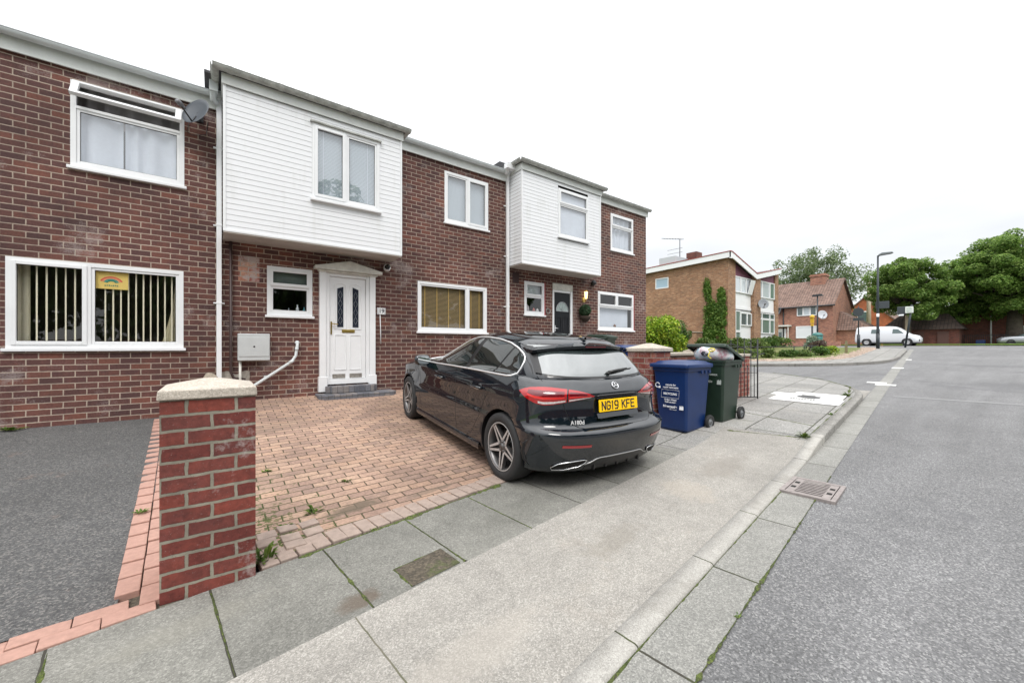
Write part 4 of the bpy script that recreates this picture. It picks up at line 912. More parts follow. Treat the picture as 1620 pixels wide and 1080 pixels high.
# house three
YC = 7.44; dz = .27
W6 = (9.84, 10.98, 3.02, 4.16); W7 = (9.25, 11.0, .52, 1.68); W8 = (6.40, 7.09, .84, 1.70); WC = (7.07, 8.19, 2.85, 4.09); D3 = (7.40, 8.12, -.45, 1.50)
t3 = terrace_house(5.82, 11.69, -.63, 4.39, (5.87, 8.73), [W6, W7, W8], 'far end house of the brick terrace with a black front door', [D3])
roofline(t3, 5.82, 11.74, 4.39, skip=(5.0, 8.83), gm=M_gutterg)
ov3 = overhang(t3, 5.87, 8.72, YC, 2.01, 4.25, WC, M_gutterg, 'white boarded overhang over the black door')
b = MB(); b.box(5.6, 5.86, YW - .35, YW - .22, 4.30, 4.42); b.tube([(5.70, YW - .26, 4.32), (5.72, YW - .12, 4.26)], .045, 10); b.build('hopper', M_white, t3, bevel=.004)
b = MB(); b.box(5.62, 5.98, YW + .0, YW + 5, 4.36, 4.58); b.build('parapet', M_felt, t3)
wv, rv = window(t3, *WC, YC - .02, [(0, 1, 0, .68), (0, 1, .72, 1)], sash=(1,), fr=.045, glass=M_glassb, label='first floor window over the black door')
for r in rv: blind(wv, r[0], r[1], r[2], r[3], YC + .05, M_net)
wv, rv = window(t3, *W6, YW - .004, [(0, 1, 0, .66), (0, 1, .70, 1)], sash=(1,), glass=M_glassb, label='upper window at the end of the terrace')
drape(wv, rv[0][0], rv[0][1], rv[0][2], rv[1][3], YW + .12, M_net, .02, .19)
wv, rv = window(t3, *W7, YW - .004, [(0, 1, 0, .62), (0, .49, .66, 1), (.52, 1, .66, 1)], sash=(1, 2), glass=M_glass, label='ground floor window with a pale roller blind', trim=M_redpaint)
blind(wv, rv[0][0], rv[0][1] - .12, rv[0][2] - .05, rv[0][3] + .02, YW + .11, M_net)
wv, rv = window(t3, *W8, YW - .004, [(0, 1, 0, .56), (0, 1, .60, 1)], sash=(1,), label='small window left of the black door', trim=M_redpaint)
blind(wv, rv[1][0], rv[1][1], rv[1][2], rv[1][3], YW + .1, plain('frosted', (.4, .45, .47, 1), .4))
for k, (xx, hh, rad, c, lab) in enumerate(((6.62, .24, .05, (.45, .42, .44, 1), 'pale ornament on the sill of the window by the black door'), (6.84, .16, .04, (.5, .15, .13, 1), 'red cup on the sill of the window by the black door'), (6.97, .15, .045, (.75, .75, .75, 1), 'white jar on the sill of the window by the black door'))):
    b = MB(); b.lathe([(0, 0), (rad, 0), (rad * 1.05, hh * .5), (rad * .7, hh * .8), (0, hh)], Matrix.Translation((xx, YW + .15, rv[0][2] - .01)), 14); tag(b.build('ornament', plain('ornament %d' % k, c, .5)), lab, 'ornament')
b = MB(); b.lathe([(0, 0), (.045, 0), (.05, .05), (.02, .09), (0, .1)], Matrix.Translation((10.15, YW + .09, W7[2] + .09)), 12); tag(b.build('ornament', plain('brown clay', (.16, .09, .06, 1), .7)), 'little brown figure on the sill of the end ground floor window', 'ornament')
b = MB(); b.box(7.38, 8.14, YW - .03, YW + .03, 1.56, 1.74)
for k in range(3): b.box(7.38, 8.14, YW - .036, YW - .03, 1.575 + k * .055, 1.615 + k * .055)
b.build('door_head', M_whited, t3, bevel=.003)
b = MB(); b.box(7.385, 7.44, YW - .02, YW + .05, -.62, 1.555); b.box(8.06, 8.14, YW - .03, YW + .05, -.62, 1.555); b.box(7.44, 8.06, YW - .02, YW + .05, 1.50, 1.555); b.build('door_frame', M_white, t3, bevel=.004)
b = MB(); b.box(7.445, 8.055, YW, YW + .04, -.6, 1.495)
panel(b, 7.52, 7.70, -.3, .80, YW - .002, 0); panel(b, 7.80, 7.98, -.3, .80, YW - .002, 0)
d3 = b.build('door', plain('black door paint', (.010, .011, .014, 1), .4, spec=.25), t3); d3['label'] = 'black door with an arched light'
b = MB(); P = [(7.75 + .235 * cos(pi * k / 16), .98 + .26 * sin(pi * k / 16)) for k in range(17)]; b.prism(P, 'y', YW - .008, YW - .001); b.build('fanlight', plain('fanlight glass', (.30, .36, .35, 1), .12, var=.3, vs=14), d3)
b = MB(); b.tube([(p[0], YW - .01, p[1]) for p in P], .010, 6, closed=True)
for k in (4, 8, 12): b.tube([(7.75, YW - .011, .98), (7.75 + .22 * cos(pi * k / 16), YW - .011, .98 + .245 * sin(pi * k / 16))], .005, 4)
b.build('leading', M_lead, d3)
b = MB(); b.box(7.63, 7.89, YW - .012, YW, .30, .36); b.build('letterbox', M_brass, d3, bevel=.003)
b = MB(); b.tube([(7.47, YW - .03, .50), (7.60, YW - .03, .50)], .011, 8); b.box(7.465, 7.49, YW - .012, YW, .42, .58); b.build('handle', M_chrome, d3)
M_lamp = NT('lamp glow'); M_lamp.P(Base_Color=(.8, .6, .3, 1)); M_lamp.b.inputs['Emission Color'].default_value = (1, .72, .32, 1); M_lamp.b.inputs['Emission Strength'].default_value = 1.6
t = thing('wall_lamp', 'lit brass wall lantern right of the black door', 'lamp', (8.62, YW, 1.45))
b = MB(); b.box(-.05, .05, -.02, 0, -.15, -.02); b.tube([(0, -.01, -.10), (0, -.10, -.13), (0, -.10, -.02)], .012, 8); b.lathe([(.05, .15), (.02, .19), (0, .2)], Matrix.Translation((0, -.10, 0)), 8); b.build('bracket', M_brass, t)
b = MB(); b.lathe([(0, -.06), (.035, -.06), (.052, .14), (0, .15)], Matrix.Translation((0, -.10, 0)), 12); b.build('bulb', M_lamp.m, t)
t = thing('wall_planter', 'clipped green ball in a dark wall basket right of the black door', 'planter', (8.54, YW - .14, 1.04))
b = MB(); b.lathe([(0, -.34), (.07, -.33), (.14, -.24), (.17, -.17), (.15, -.16), (0, -.17)], None, 18); b.build('basket', plain('coir', (.045, .03, .022, 1), .95, var=.3, vs=30), t)
V, F = leaves([(0, 0, 0)], [.17], 1500, .045, 3, shell=.6, up=0); leafobj('foliage', leafmat('box leaf', (.02, .05, .02, 1), (.035, .08, .035, 1), (.07, .12, .06, 1)), V, F, t)
b = MB(); b.lathe([(0, 0), (.06, 0), (.075, .06), (.07, .13), (0, .14)], Matrix.Translation((9.0, YW - .0, 1.86)) @ Matrix.Rotation(radians(70), 4, 'X') @ Matrix.Rotation(-.3, 4, 'Y'), 14); tag(b.build('security_camera', M_black), 'black camera under the corner of the far overhang', 'camera')
b = MB(); b.tube([(7.22 + .07 * cos(k / 12 * 2 * pi), YW - .01, .96 + .07 * sin(k / 12 * 2 * pi)) for k in range(12)], .012, 6, closed=True); tag(b.build('number_plaque', plain('pewter', (.3, .3, .28, 1), .4, metal=.5)), 'small round grey plaque left of the black door', 'plaque')
b = MB(); b.box(6.02, 6.22, YW - .006, YW + .01, 1.62, 1.88)
for k in range(5): b.box(6.03, 6.21, YW - .012, YW - .006, 1.64 + k * .046, 1.66 + k * .046)
b.build('air_brick', plain('air brick', (.06, .035, .035, 1), .9), t3)

# near pillar and the pillar by the bins
def pyramid_cope(x0, x1, y0, y1, z0, hb, ha, name, parent, mat):
    b = MB(); cx, cy = (x0 + x1) / 2, (y0 + y1) / 2; i = .03
    vs = [(x0, y0, z0), (x1, y0, z0), (x1, y1, z0), (x0, y1, z0), (x0 + .004, y0 + .004, z0 + hb), (x1 - .004, y0 + .004, z0 + hb), (x1 - .004, y1 - .004, z0 + hb), (x0 + .004, y1 - .004, z0 + hb),
          (cx - .03, cy - .03, z0 + ha), (cx + .03, cy - .03, z0 + ha), (cx + .03, cy + .03, z0 + ha), (cx - .03, cy + .03, z0 + ha)]
    b.add(vs, [(3, 2, 1, 0), (0, 1, 5, 4), (1, 2, 6, 5), (2, 3, 7, 6), (3, 0, 4, 7), (4, 5, 9, 8), (5, 6, 10, 9), (6, 7, 11, 10), (7, 4, 8, 11), (8, 9, 10, 11)]); return b.build(name, mat, parent, bevel=.007, seg=3)
t = thing('gate_pillar', 'tall square pillar of smooth red brick with a pale pyramid cap beside the asphalt drive', 'pillar', (-.02, 3.0, -1.4), 0, world=True)
b = MB(); b.box(-.238, .190, 2.79, 3.22, -1.47, -.288); b.build('brickwork', M_pillar, t)
pyramid_cope(-.25, .198, 2.775, 3.235, -.287, .052, .098, 'cap', t, M_cope)
t = thing('gate_pillar', 'square red brick pillar with a weathered pyramid cap behind the blue bin', 'pillar', (5.37, 3.62, -1.2), world=True)
b = MB(); b.box(5.15, 5.6, 3.40, 3.85, -1.4, -.075); b.build('brickwork', M_wallred, t)
pyramid_cope(5.12, 5.63, 3.37, 3.88, -.074, .05, .125, 'cap', t, M_cope)
t = thing('garden_wall', 'low pink red brick garden wall with stone coping behind the two bins', 'wall', (5.6, 3.50, 0), radians(2.4))
b = MB(); b.box(.03, 1.1, -.02, .20, -1.4, -.15); b.box(1.1, 2.0, -.04, .22, -1.4, -.115); b.box(2.0, 3.32, -.02, .20, -1.4, -.2); b.build('brickwork', M_wallred, t)
b = MB(); b.box(.06, 1.08, -.05, .23, -.149, -.10); b.prism([(-.08, -.114), (.26, -.114), (.26, -.08), (.09, -.03), (-.08, -.08)], 'x', 1.06, 2.04); b.box(2.05, 3.34, -.05, .23, -.199, -.15); b.build('coping', M_cope, t, bevel=.008)
# loose sandstone block behind the near pillar
b = MB(); b.grid(lambda u, v: (-.22 + .30 * u + .02 * sin(v * 3), YW - .35 - .09 * sin(pi * u), -1.1 + (.70 + .02 * sin(6 * u) - .35 * (abs(u - .55) * 2) ** 3) * v), 16, 8); b.grid(lambda u, v: (-.22 + .30 * u, YW - .35 - .09 * sin(pi * u) + .25 * v, -.40 + .02 * sin(6 * u) - .35 * (abs(u - .55) * 2) ** 3 - .05 * v), 16, 3)
tag(b.build('stone_block', M_stone), 'rounded buff sandstone block leaning on the wall behind the near pillar', 'stone')
# ------------------------------------------------------------------ the black hatchback
# local frame: u forward from the rear bumper, v to the car's left, z up; rings of the hull are horizontal outlines
CO = Vector((3.046, 2.32, -1.357)); CYAW, CPIT = 1.507, .068
CARM = Matrix.Translation(CO) @ Matrix.Rotation(CYAW, 4, 'Z') @ Matrix.Rotation(-CPIT, 4, 'Y')
t_paint = NT('black car paint'); t_paint.P(Base_Color=(.005, .006, .007, 1), Metallic=.0, Roughness=.22, Coat_Weight=1.0, Coat_Roughness=.015); t_paint.b.inputs['Coat IOR'].default_value = 1.48; t_paint.b.inputs['Specular IOR Level'].default_value = 0.0; t_paint.b.inputs['Coat IOR'].default_value = 1.75
fl_ = t_paint.n('LayerWeight', Blend=.35); t_paint.P(Base_Color=t_paint.mix(fl_.outputs['Facing'], (.006, .010, .015, 1), (.003, .005, .008, 1)))
M_paintc = t_paint.m
tg_ = NT('car glass'); tg_.P(Base_Color=(.012, .018, .018, 1), Roughness=.02, Coat_Weight=1.0, Coat_Roughness=.0); tg_.b.inputs['Coat IOR'].default_value = 1.65; tg_.b.inputs['Specular IOR Level'].default_value = .8
M_cglass = tg_.m
tg2 = NT('car rear glass'); tg2.P(Base_Color=(.05, .065, .065, 1), Roughness=.02, Coat_Weight=1.0, Coat_Roughness=.0); tg2.b.inputs['Coat IOR'].default_value = 2.3; tg2.b.inputs['Specular IOR Level'].default_value = 1
M_rglass = tg2.m
M_trimb = plain('car black trim', (.012, .012, .013, 1), .32)
M_tyre = plain('tyre rubber', (.022, .022, .023, 1), .75, var=.2, vs=30, bump=.2, bs=120)
M_alloy = plain('machined alloy', (.50, .50, .50, 1), .32, metal=.45)
M_alloyd = plain('dark alloy', (.16, .155, .155, 1), .38, metal=.8)
M_redl = plain('lamp red', (.38, .003, .006, 1), .12, coat=1)
M_redd = plain('lamp dark red', (.13, .002, .008, 1), .10, coat=1)
M_redg = plain('lamp bright red', (.75, .015, .012, 1), .2, coat=1)
M_clearl = plain('lamp clear strip', (.62, .56, .55, 1), .2, coat=1, var=.3, vs=60)

def interp(tab, x):
    if x <= tab[0][0]: return tab[0][1]
    for (a, p), (b_, q_) in zip(tab[:-1], tab[1:]):
        if x <= b_: t = (x - a) / (b_ - a); return p + (q_ - p) * t
    return tab[-1][1]
def ringpts(ur, uf, W, Rr, Rf, pr, pf, nr=16, ns=46, nf=14, wmod=None):
    out = []
    for k in range(nr + 1):
        a = k / nr * pi / 2; out.append((ur + Rr * (1 - cos(a) ** (2 / pr)), W * sin(a) ** (2 / pr)))
    u0, u1 = ur + Rr, uf - Rf
    for k in range(1, ns): out.append((lerp(u0, u1, k / ns), W))
    for k in range(nf + 1):
        a = (1 - k / nf) * pi / 2; out.append((uf - Rf * (1 - cos(a) ** (2 / pf)), W * sin(a) ** (2 / pf)))
    if wmod: out = [(u, v * wmod(u)) for u, v in out]
    full = out + [(u, -v) for u, v in out[-2:0:-1]]
    return full
def smoothpath(tab, x):
    """monotone-ish smooth table: cosine blend between catmull-rom tangents"""
    xs = [p[0] for p in tab]
    if x <= xs[0]: return tab[0][1:]
    if x >= xs[-1]: return tab[-1][1:]
    i = max(k for k in range(len(xs)) if xs[k] <= x); i = min(i, len(xs) - 2)
    t = (x - xs[i]) / (xs[i + 1] - xs[i]); out = []
    for c in range(1, len(tab[0])):
        p1, p2 = tab[i][c], tab[i + 1][c]; h = xs[i + 1] - xs[i]
        s0 = (p2 - tab[i - 1][c]) / (xs[i + 1] - xs[i - 1]) * h if i > 0 else (p2 - p1)
        s1 = (tab[i + 2][c] - p1) / (xs[i + 2] - xs[i]) * h if i < len(xs) - 2 else (p2 - p1)
        d = p2 - p1
        if d == 0: s0 = s1 = 0
        else:
            s0 = min(max(s0 / d, 0), 2.5) * d; s1 = min(max(s1 / d, 0), 2.5) * d
        out.append((2 * t ** 3 - 3 * t ** 2 + 1) * p1 + (t ** 3 - 2 * t ** 2 + t) * s0 + (-2 * t ** 3 + 3 * t ** 2) * p2 + (t ** 3 - t ** 2) * s1)
    return out
#        z      ur    uf    W     front-drop
LOW = [(.175, .34, 4.05, .78, 0), (.20, .20, 4.28, .845, 0), (.235, .125, 4.36, .872, 0), (.33, .075, 4.40, .886, 0), (.44, .035, 4.415, .893, 0), (.53, .012, 4.42, .896, .0), (.575, .010, 4.42, .896, 0),
       (.600, .022, 4.42, .893, .01), (.624, .090, 4.41, .888, .02), (.66, .118, 4.40, .886, .03), (.74, .138, 4.39, .887, .05), (.82, .150, 4.38, .892, .08), (.885, .140, 4.37, .889, .12), (.915, .135, 4.34, .878, .15), (.955, .165, 4.29, .858, .18), (1.0, .205, 4.20, .832, .21), (1.03, .245, 4.12, .805, .23), (1.045, .29, 4.04, .77, .235)]
def wmodlow(u):
    k = 1.0
    if u > 2.9: k -= .05 * ((u - 2.9) / 1.5) ** 2
    if u < 1.3: k -= .012 * (1.3 - u) ** 2
    return k
def beltz(u): return -.055 * smooth(.9, 3.0, u) * 1.0
def lowring(z):
    ur, uf, W, dr = smoothpath(LOW, z); f = smooth(.85, 1.045, z)
    pts = ringpts(ur, uf, W, .52, .85, 2.7, 2.4, wmod=wmodlow); out = []
    for u, v in pts:
        zz = z + f * beltz(u) - dr * max(0, (u - 3.0) / 1.35) ** 1.35
        out.append((u, v, zz))
    return out
zs_low = [.175, .185, .2, .215, .235, .265, .3, .34, .38, .42, .46, .5, .53, .555, .575, .59, .605, .62, .635, .65, .67, .7, .74, .78, .82, .855, .885, .90, .915, .93, .955, .98, 1.0, 1.015, 1.03, 1.038, 1.045]
b = MB(); rings = [lowring(z) for z in zs_low]; n = len(rings[0])
# lid: shrink the top ring towards the middle
top = rings[-1]
for s_ in (.9, .75, .5, .25, .02):
    rings.append([(lerp(2.2, u, .96 + .04 * s_), v * s_, z + .028 * (1 - s_ * s_)) for u, v, z in top])
bot = rings[0]; rings = [[(lerp(2.2, u, .97), v * s_, z) for u, v, z in bot] for s_ in (.02, .5, .9)] + rings
vs = [p for r in rings for p in r]
fs = [(i * n + k, i * n + (k + 1) % n, (i + 1) * n + (k + 1) % n, (i + 1) * n + k) for i in range(len(rings) - 1) for k in range(n)]
fs += [tuple(range(n))[::-1], tuple((len(rings) - 1) * n + k for k in range(n))]
b.add(vs, fs, 0, True)
car = thing('parked_car', 'glossy black five door hatchback with yellow rear plate parked nose to the house', 'car', CO)
car.rotation_euler = CARM.to_euler()
def carpart(b, name, mat, parent=None, bevel=0): return b.build(name, mat, parent or car, bevel=bevel)
body = carpart(b, 'body', M_paintc)
low_bvh = BVHTree.FromPolygons([Vector(p) for p in vs], fs)
# wheel arches cut out of the hull
UA, UF, WR = .80, 3.53, .330
cb = bpy.data.meshes.new('cut'); bmx = bmesh.new()
for u in (UA, UF):
    for sg in (-1, 1):
        bmesh.ops.create_cone(bmx, cap_ends=True, cap_tris=False, segments=64, radius1=.366, radius2=.366, depth=.6, matrix=Matrix.Translation((u, sg * .93, WR)) @ Matrix.Rotation(pi / 2, 4, 'X'))
bmx.to_mesh(cb); bmx.free(); cutter = bpy.data.objects.new('cut', cb); COL.objects.link(cutter); cutter.matrix_world = CARM
cutter.parent = car; cutter.matrix_parent_inverse = Matrix.Identity(4); cutter.location = (0, 0, 0); cutter.rotation_euler = (0, 0, 0)
md = body.modifiers.new('b', 'BOOLEAN'); md.operation = 'DIFFERENCE'; md.object = cutter; md.solver = 'EXACT'
bpy.context.view_layer.update(); dg = bpy.context.evaluated_depsgraph_get()
me2 = bpy.data.meshes.new_from_object(body.evaluated_get(dg)); body.modifiers.clear(); body.data = me2; me2.name = 'body'
bpy.data.objects.remove(cutter)
me2.materials.clear(); me2.materials.append(M_paintc); me2.materials.append(M_trimb)
for p in me2.polygons:
    c = p.center; inside = any((c.x - u) ** 2 + (c.z - WR) ** 2 < .3668 ** 2 for u in (UA, UF)) and abs(c.y) > .61
    p.material_index = 1 if (inside and (abs(p.normal.y) < .25 or abs(c.y) < .66)) or c.z < .19 else 0
    if inside and p.material_index: p.use_smooth = False
# cabin
#       z     ur    uf    W
CAB = [(.99, .275, 3.30, .80), (1.04, .275, 3.22, .782), (1.10, .315, 3.06, .758), (1.18, .38, 2.84, .722), (1.26, .445, 2.60, .685), (1.32, .50, 2.38, .648), (1.36, .54, 2.20, .606), (1.39, .57, 2.04, .55), (1.412, .62, 1.92, .49), (1.43, .72, 1.78, .38), (1.44, .90, 1.6, .22)]
def cabring(z):
    ur, uf, W = smoothpath(CAB, z); out = []; k = smooth(1.05, 1.43, z)
    for u, v in ringpts(ur, uf, W, .52, min(1.0, (uf - ur) * .45), 3.3, 2.3, ns=40):
        wm = 1 - .045 * ((2.0 - u) / 1.6) ** 2 if u < 2.0 else 1
        out.append((u, v * wm, z + smooth(.99, 1.02, z) * (1 - k) * (beltz(u) * .9) - k * (.030 * ((u - 1.75) / 1.1) ** 2) + .0))
    return out
zs_cab = [.99, 1.015, 1.04, 1.07, 1.10, 1.14, 1.18, 1.22, 1.26, 1.29, 1.32, 1.34, 1.36, 1.375, 1.39, 1.402, 1.412, 1.422, 1.43, 1.436, 1.44]
b = MB(); rings = [cabring(z) for z in zs_cab]; top = rings[-1]
for s_ in (.6, .3, .02): rings.append([(lerp(1.25, u, s_), v * s_, z + .002 * (1 - s_)) for u, v, z in top])
n = len(rings[0]); vs2 = [p for r in rings for p in r]
fs2 = [(i * n + k, i * n + (k + 1) % n, (i + 1) * n + (k + 1) % n, (i + 1) * n + k) for i in range(len(rings) - 1) for k in range(n)]; fs2 += [tuple((len(rings) - 1) * n + k for k in range(n))]
b.add(vs2, fs2, 0, True); carpart(b, 'cabin', M_paintc)
BV = BVHTree.FromPolygons([Vector(p) for p in vs] + [Vector(p) for p in vs2], fs + [tuple(i + len(vs) for i in f) for f in fs2])
def cast(o, d, off=.003):
    h = BV.ray_cast(Vector(o), Vector(d).normalized())
    if h[0] is None:
        h = BV.find_nearest(Vector(o) + Vector(d).normalized() * 1.1); return h[0] + h[1] * off * (1 if h[1].dot(Vector(d)) < 0 else -1)
    nn_ = h[1]
    if nn_.dot(Vector(d)) > 0: nn_ = -nn_
    return h[0] + nn_ * off
side = lambda u, z, sg=1, off=.003: cast((u, sg * 1.5, z), (0, -sg, 0), off)
rear = lambda v, z, off=.003: cast((-1, v, z), (1, 0, 0), off)
rad = lambda a, z, sg=1, off=.003: cast((.80 - 2 * cos(a), sg * 2 * sin(a), z), (cos(a), -sg * sin(a), 0), off)
roof = lambda u, v, off=.003: cast((u, v, 3), (0, 0, -1), off)
def shell(fn, nu, nv, thick=.003):
    b = MB(); b.grid(fn, nu, nv); return b
def wintop(u): return interp([(.70, 1.17), (.76, 1.235), (.88, 1.285), (1.05, 1.325), (1.3, 1.352), (1.55, 1.360), (1.8, 1.352), (2.05, 1.315), (2.3, 1.245), (2.55, 1.155), (2.75, 1.06), (2.93, .965)], u)
def winbot(u): return interp([(.70, 1.13), (.735, 1.035), (.78, 1.018), (1.4, 1.005), (2.0, .985), (2.5, .965), (2.93, .955)], u)
for sg in (1, -1):
    for (a, c, a2, c2, nm) in ((1.78, 2.90, 1.62, 2.90, 'side_window'), (1.13, 1.70, .96, 1.53, 'side_window'), (.72, 1.10, .72, .93, 'quarter_window')):
        def fn(i, j, a=a, c=c, a2=a2, c2=c2):
            ub = lerp(a, c, i); ut = lerp(a2, c2, i); zb, zt = winbot(ub) + .012, wintop(ut) - .016
            if zt < zb: zt = zb + .002
            u = lerp(ub, ut, j); z = lerp(zb, zt, j); return side(u, min(z, wintop(u) - .012), sg, .004)
        carpart(shell(fn, 26, 10), nm, M_cglass)
    # black B pillar and window surround
    def fn(i, j):
        ub = lerp(.73, 2.92, i); zb, zt = winbot(ub) + .004, wintop(ub) - .006; return side(ub, lerp(zb, max(zt, zb + .002), j), sg, .0022)
    carpart(shell(fn, 70, 10), 'window_surround', M_trimb)
    P = [side(u, winbot(u), sg, .004) for u in np.linspace(2.95, .76, 36)] + [side(u, z, sg, .004) for u, z in ((.725, 1.05), (.705, 1.09), (.70, 1.13), (.702, 1.17), (.72, 1.205))] + [side(u, wintop(u), sg, .004) for u in np.linspace(.76, 2.93, 44)]
    b = MB(); b.tube(P, .0095, 8, closed=True); carpart(b, 'window_trim', plain('satin chrome', (.85, .85, .86, 1), .28, metal=.55))
    # shut lines, drawn as fine grooves; sill skirt; handles; fuel flap
    b = MB()
    def line(pts, r=.0028):
        Q = []
        for (u0, z0), (u1, z1) in zip(pts[:-1], pts[1:]):
            m = max(2, int(sqrt((u1 - u0) ** 2 + (z1 - z0) ** 2) / .04)); Q += [side(lerp(u0, u1, k / m), lerp(z0, z1, k / m), sg, -.0008) for k in range(m)]
        Q.append(side(*pts[-1], sg, -.0008)); b.tube(Q, r, 5)
    line([(2.93, .93), (2.99, .8), (3.0, .5), (2.95, .27)]); line([(1.80, .965), (1.82, .8), (1.80, .45), (1.78, .27)]); line([(2.95, .262), (1.55, .262)])
    line([(.90, 1.0), (.98, .9), (1.16, .70), (1.22, .55), (1.40, .33), (1.55, .262)])
    if sg > 0: line([(.52 + .085 * cos(a), .89 + .07 * sin(a)) for a in np.linspace(.2, 2 * pi + .2, 22)], .0022)
    carpart(b, 'door_gap', M_trimb)
    b = MB()
    def fn(i, j): u = lerp(1.22, 3.12, i); q_ = side(u, .26, sg, .0); return (u, (abs(q_.y) + [.002, .016, .012, -.03][j if j < 4 else 3]) * sg, [.262, .235, .185, .16][j])
    W_ = 20; vv = [fn(i / W_, j) for i in range(W_ + 1) for j in range(4)]; b.add(vv, [(i * 4 + j, (i + 1) * 4 + j, (i + 1) * 4 + j + 1, i * 4 + j + 1) for i in range(W_) for j in range(3)], 0, True); carpart(b, 'side_skirt', M_paintc)
    for uu, zz in ((1.28, .845), (2.27, .825)):
        b = MB(); Q = [side(uu - .105, zz, sg, .002), side(uu - .09, zz + .001, sg, .030), side(uu, zz + .003, sg, .036), side(uu + .09, zz + .002, sg, .030), side(uu + .105, zz, sg, .002)]; b.tube(Q, [.012, .014, .014, .014, .012], 10)
        hd_ = carpart(b, 'door_handle', M_paintc); b = MB(); b.tube([q_ + Vector((0, .0, -.012)) for q_ in Q[1:4]], .0065, 6); carpart(b, 'handle_strip', M_chrome, hd_)
        b = MB(); c = side(uu, zz - .004, sg, .0); pts = [side(uu + .09 * cos(a), zz - .008 + .028 * sin(a), sg, .0015) for a in np.linspace(0, 2 * pi, 18)[:-1]]; b.add(pts + [c], [(i, (i + 1) % 17, 17) for i in range(17)]); carpart(b, 'handle_recess', M_trimb, hd_)
    # mirror
    b = MB(); M = Matrix.Translation((2.83, sg * .93, .985)) @ Matrix.Rotation(sg * .12, 4, 'Z'); prof_ = []
    b.grid(lambda i, j: M @ Vector((.055 * cos(2 * pi * i) * sqrt(max(0, 1 - (2 * j - 1) ** 2)) ** .6 * (1.25 if cos(2 * pi * i) > 0 else .9), .115 * (2 * j - 1), .072 * sin(2 * pi * i) * sqrt(max(0, 1 - (2 * j - 1) ** 2)) ** .45)), 20, 12)
    mir = carpart(b, 'mirror', M_paintc)
    b = MB(); b.grid(lambda i, j: M @ Vector((-.052, .095 * (2 * i - 1), .055 * (2 * j - 1) * sqrt(max(0.02, 1 - (2 * i - 1) ** 4)))), 10, 4); carpart(b, 'mirror_glass', plain('mirror silver', (.8, .85, .85, 1), .02, metal=1), mir)
    b = MB(); b.tube([(2.86, sg * .80, .95), (2.84, sg * .87, .955), (2.83, sg * .92, .965)], [.03, .024, .03], 8); carpart(b, 'mirror_foot', M_trimb, mir)
    # wheels
    for u in (UA, UF):
        wz = WR; steer = radians(-4) if u > 2 else 0
        M = Matrix.Translation((u, sg * .775, wz)) @ Matrix.Rotation(steer, 4, 'Z') @ Matrix.Rotation(-sg * pi / 2, 4, 'X')
        wh = bpy.data.objects.new('wheel', None); COL.objects.link(wh); wh.parent = car
        b = MB(); b.lathe([(.232, -.10), (.300, -.112), (.322, -.10), (.330, -.07), (.330, .07), (.3245, .096), (.305, .112), (.27, .113), (.236, .104), (.232, .09)], M, 56)
        carpart(b, 'tyre', M_tyre, wh)
        b = MB(); b.lathe([(.236, .098), (.232, .104), (.222, .098), (.214, .080), (.205, .02), (.2, -.09)], M, 48); b.lathe([(0, .035), (.05, .035), (.2, -.02), (.2, -.09)], M, 40); carpart(b, 'rim', M_alloyd, wh)
        b = MB(); b.lathe([(.2375, .100), (.2335, .1065), (.226, .103)], M, 48)
        for k in range(5):
            A = 2 * pi * k / 5 + .32
            for dlt in (-1, 1):
                p0 = (.062 * cos(A + dlt * .56), .062 * sin(A + dlt * .56)); p1 = (.226 * cos(A + dlt * .062), .226 * sin(A + dlt * .062)); dx, dy = p1[0] - p0[0], p1[1] - p0[1]; L = sqrt(dx * dx + dy * dy); nx_, ny_ = -dy / L, dx / L; w0, w1 = .0125, .0095
                z0_, z1_ = .082, .098
                b.add([M @ Vector(q_) for q_ in ((p0[0] + nx_ * w0, p0[1] + ny_ * w0, z0_), (p0[0] - nx_ * w0, p0[1] - ny_ * w0, z0_), (p1[0] - nx_ * w1, p1[1] - ny_ * w1, z1_), (p1[0] + nx_ * w1, p1[1] + ny_ * w1, z1_))], [(0, 1, 2, 3)])
        carpart(b, 'spoke_faces', M_alloy, wh)
        b = MB()
        for k in range(5):
            A = 2 * pi * k / 5 + .32
            for dlt in (-1, 1):
                p0 = (.062 * cos(A + dlt * .56), .062 * sin(A + dlt * .56)); p1 = (.226 * cos(A + dlt * .062), .226 * sin(A + dlt * .062)); dx, dy = p1[0] - p0[0], p1[1] - p0[1]; L = sqrt(dx * dx + dy * dy); nx_, ny_ = -dy / L, dx / L; w0 = .0145
                q4 = [(p0[0] + nx_ * w0, p0[1] + ny_ * w0), (p0[0] - nx_ * w0, p0[1] - ny_ * w0), (p1[0] - nx_ * w0, p1[1] - ny_ * w0), (p1[0] + nx_ * w0, p1[1] + ny_ * w0)]
                zt_ = [.0805, .0805, .0965, .0965]; b.add([M @ Vector((q4[i][0], q4[i][1], zt_[i])) for i in range(4)] + [M @ Vector((q4[i][0], q4[i][1], zt_[i] - .035)) for i in range(4)], [(0, 1, 2, 3), (0, 4, 5, 1), (1, 5, 6, 2), (2, 6, 7, 3), (3, 7, 4, 0)])
        b.lathe([(.066, .04), (.066, .078), (.05, .084), (.034, .08), (.032, .09), (0, .094)], M, 24)
        for k in range(5):
            A = 2 * pi * k / 5 + .95; b.lathe([(.010, .07), (.009, .090), (0, .09)], M @ Matrix.Translation((.047 * cos(A), .047 * sin(A), 0)), 8)
        carpart(b, 'spokes', M_alloyd, wh)
        b = MB(); b.lathe([(.06, -.01), (.155, -.01), (.155, .004), (.06, .006)], M, 32); carpart(b, 'brake_disc', plain('brake steel', (.3, .3, .3, 1), .4, metal=1), wh)
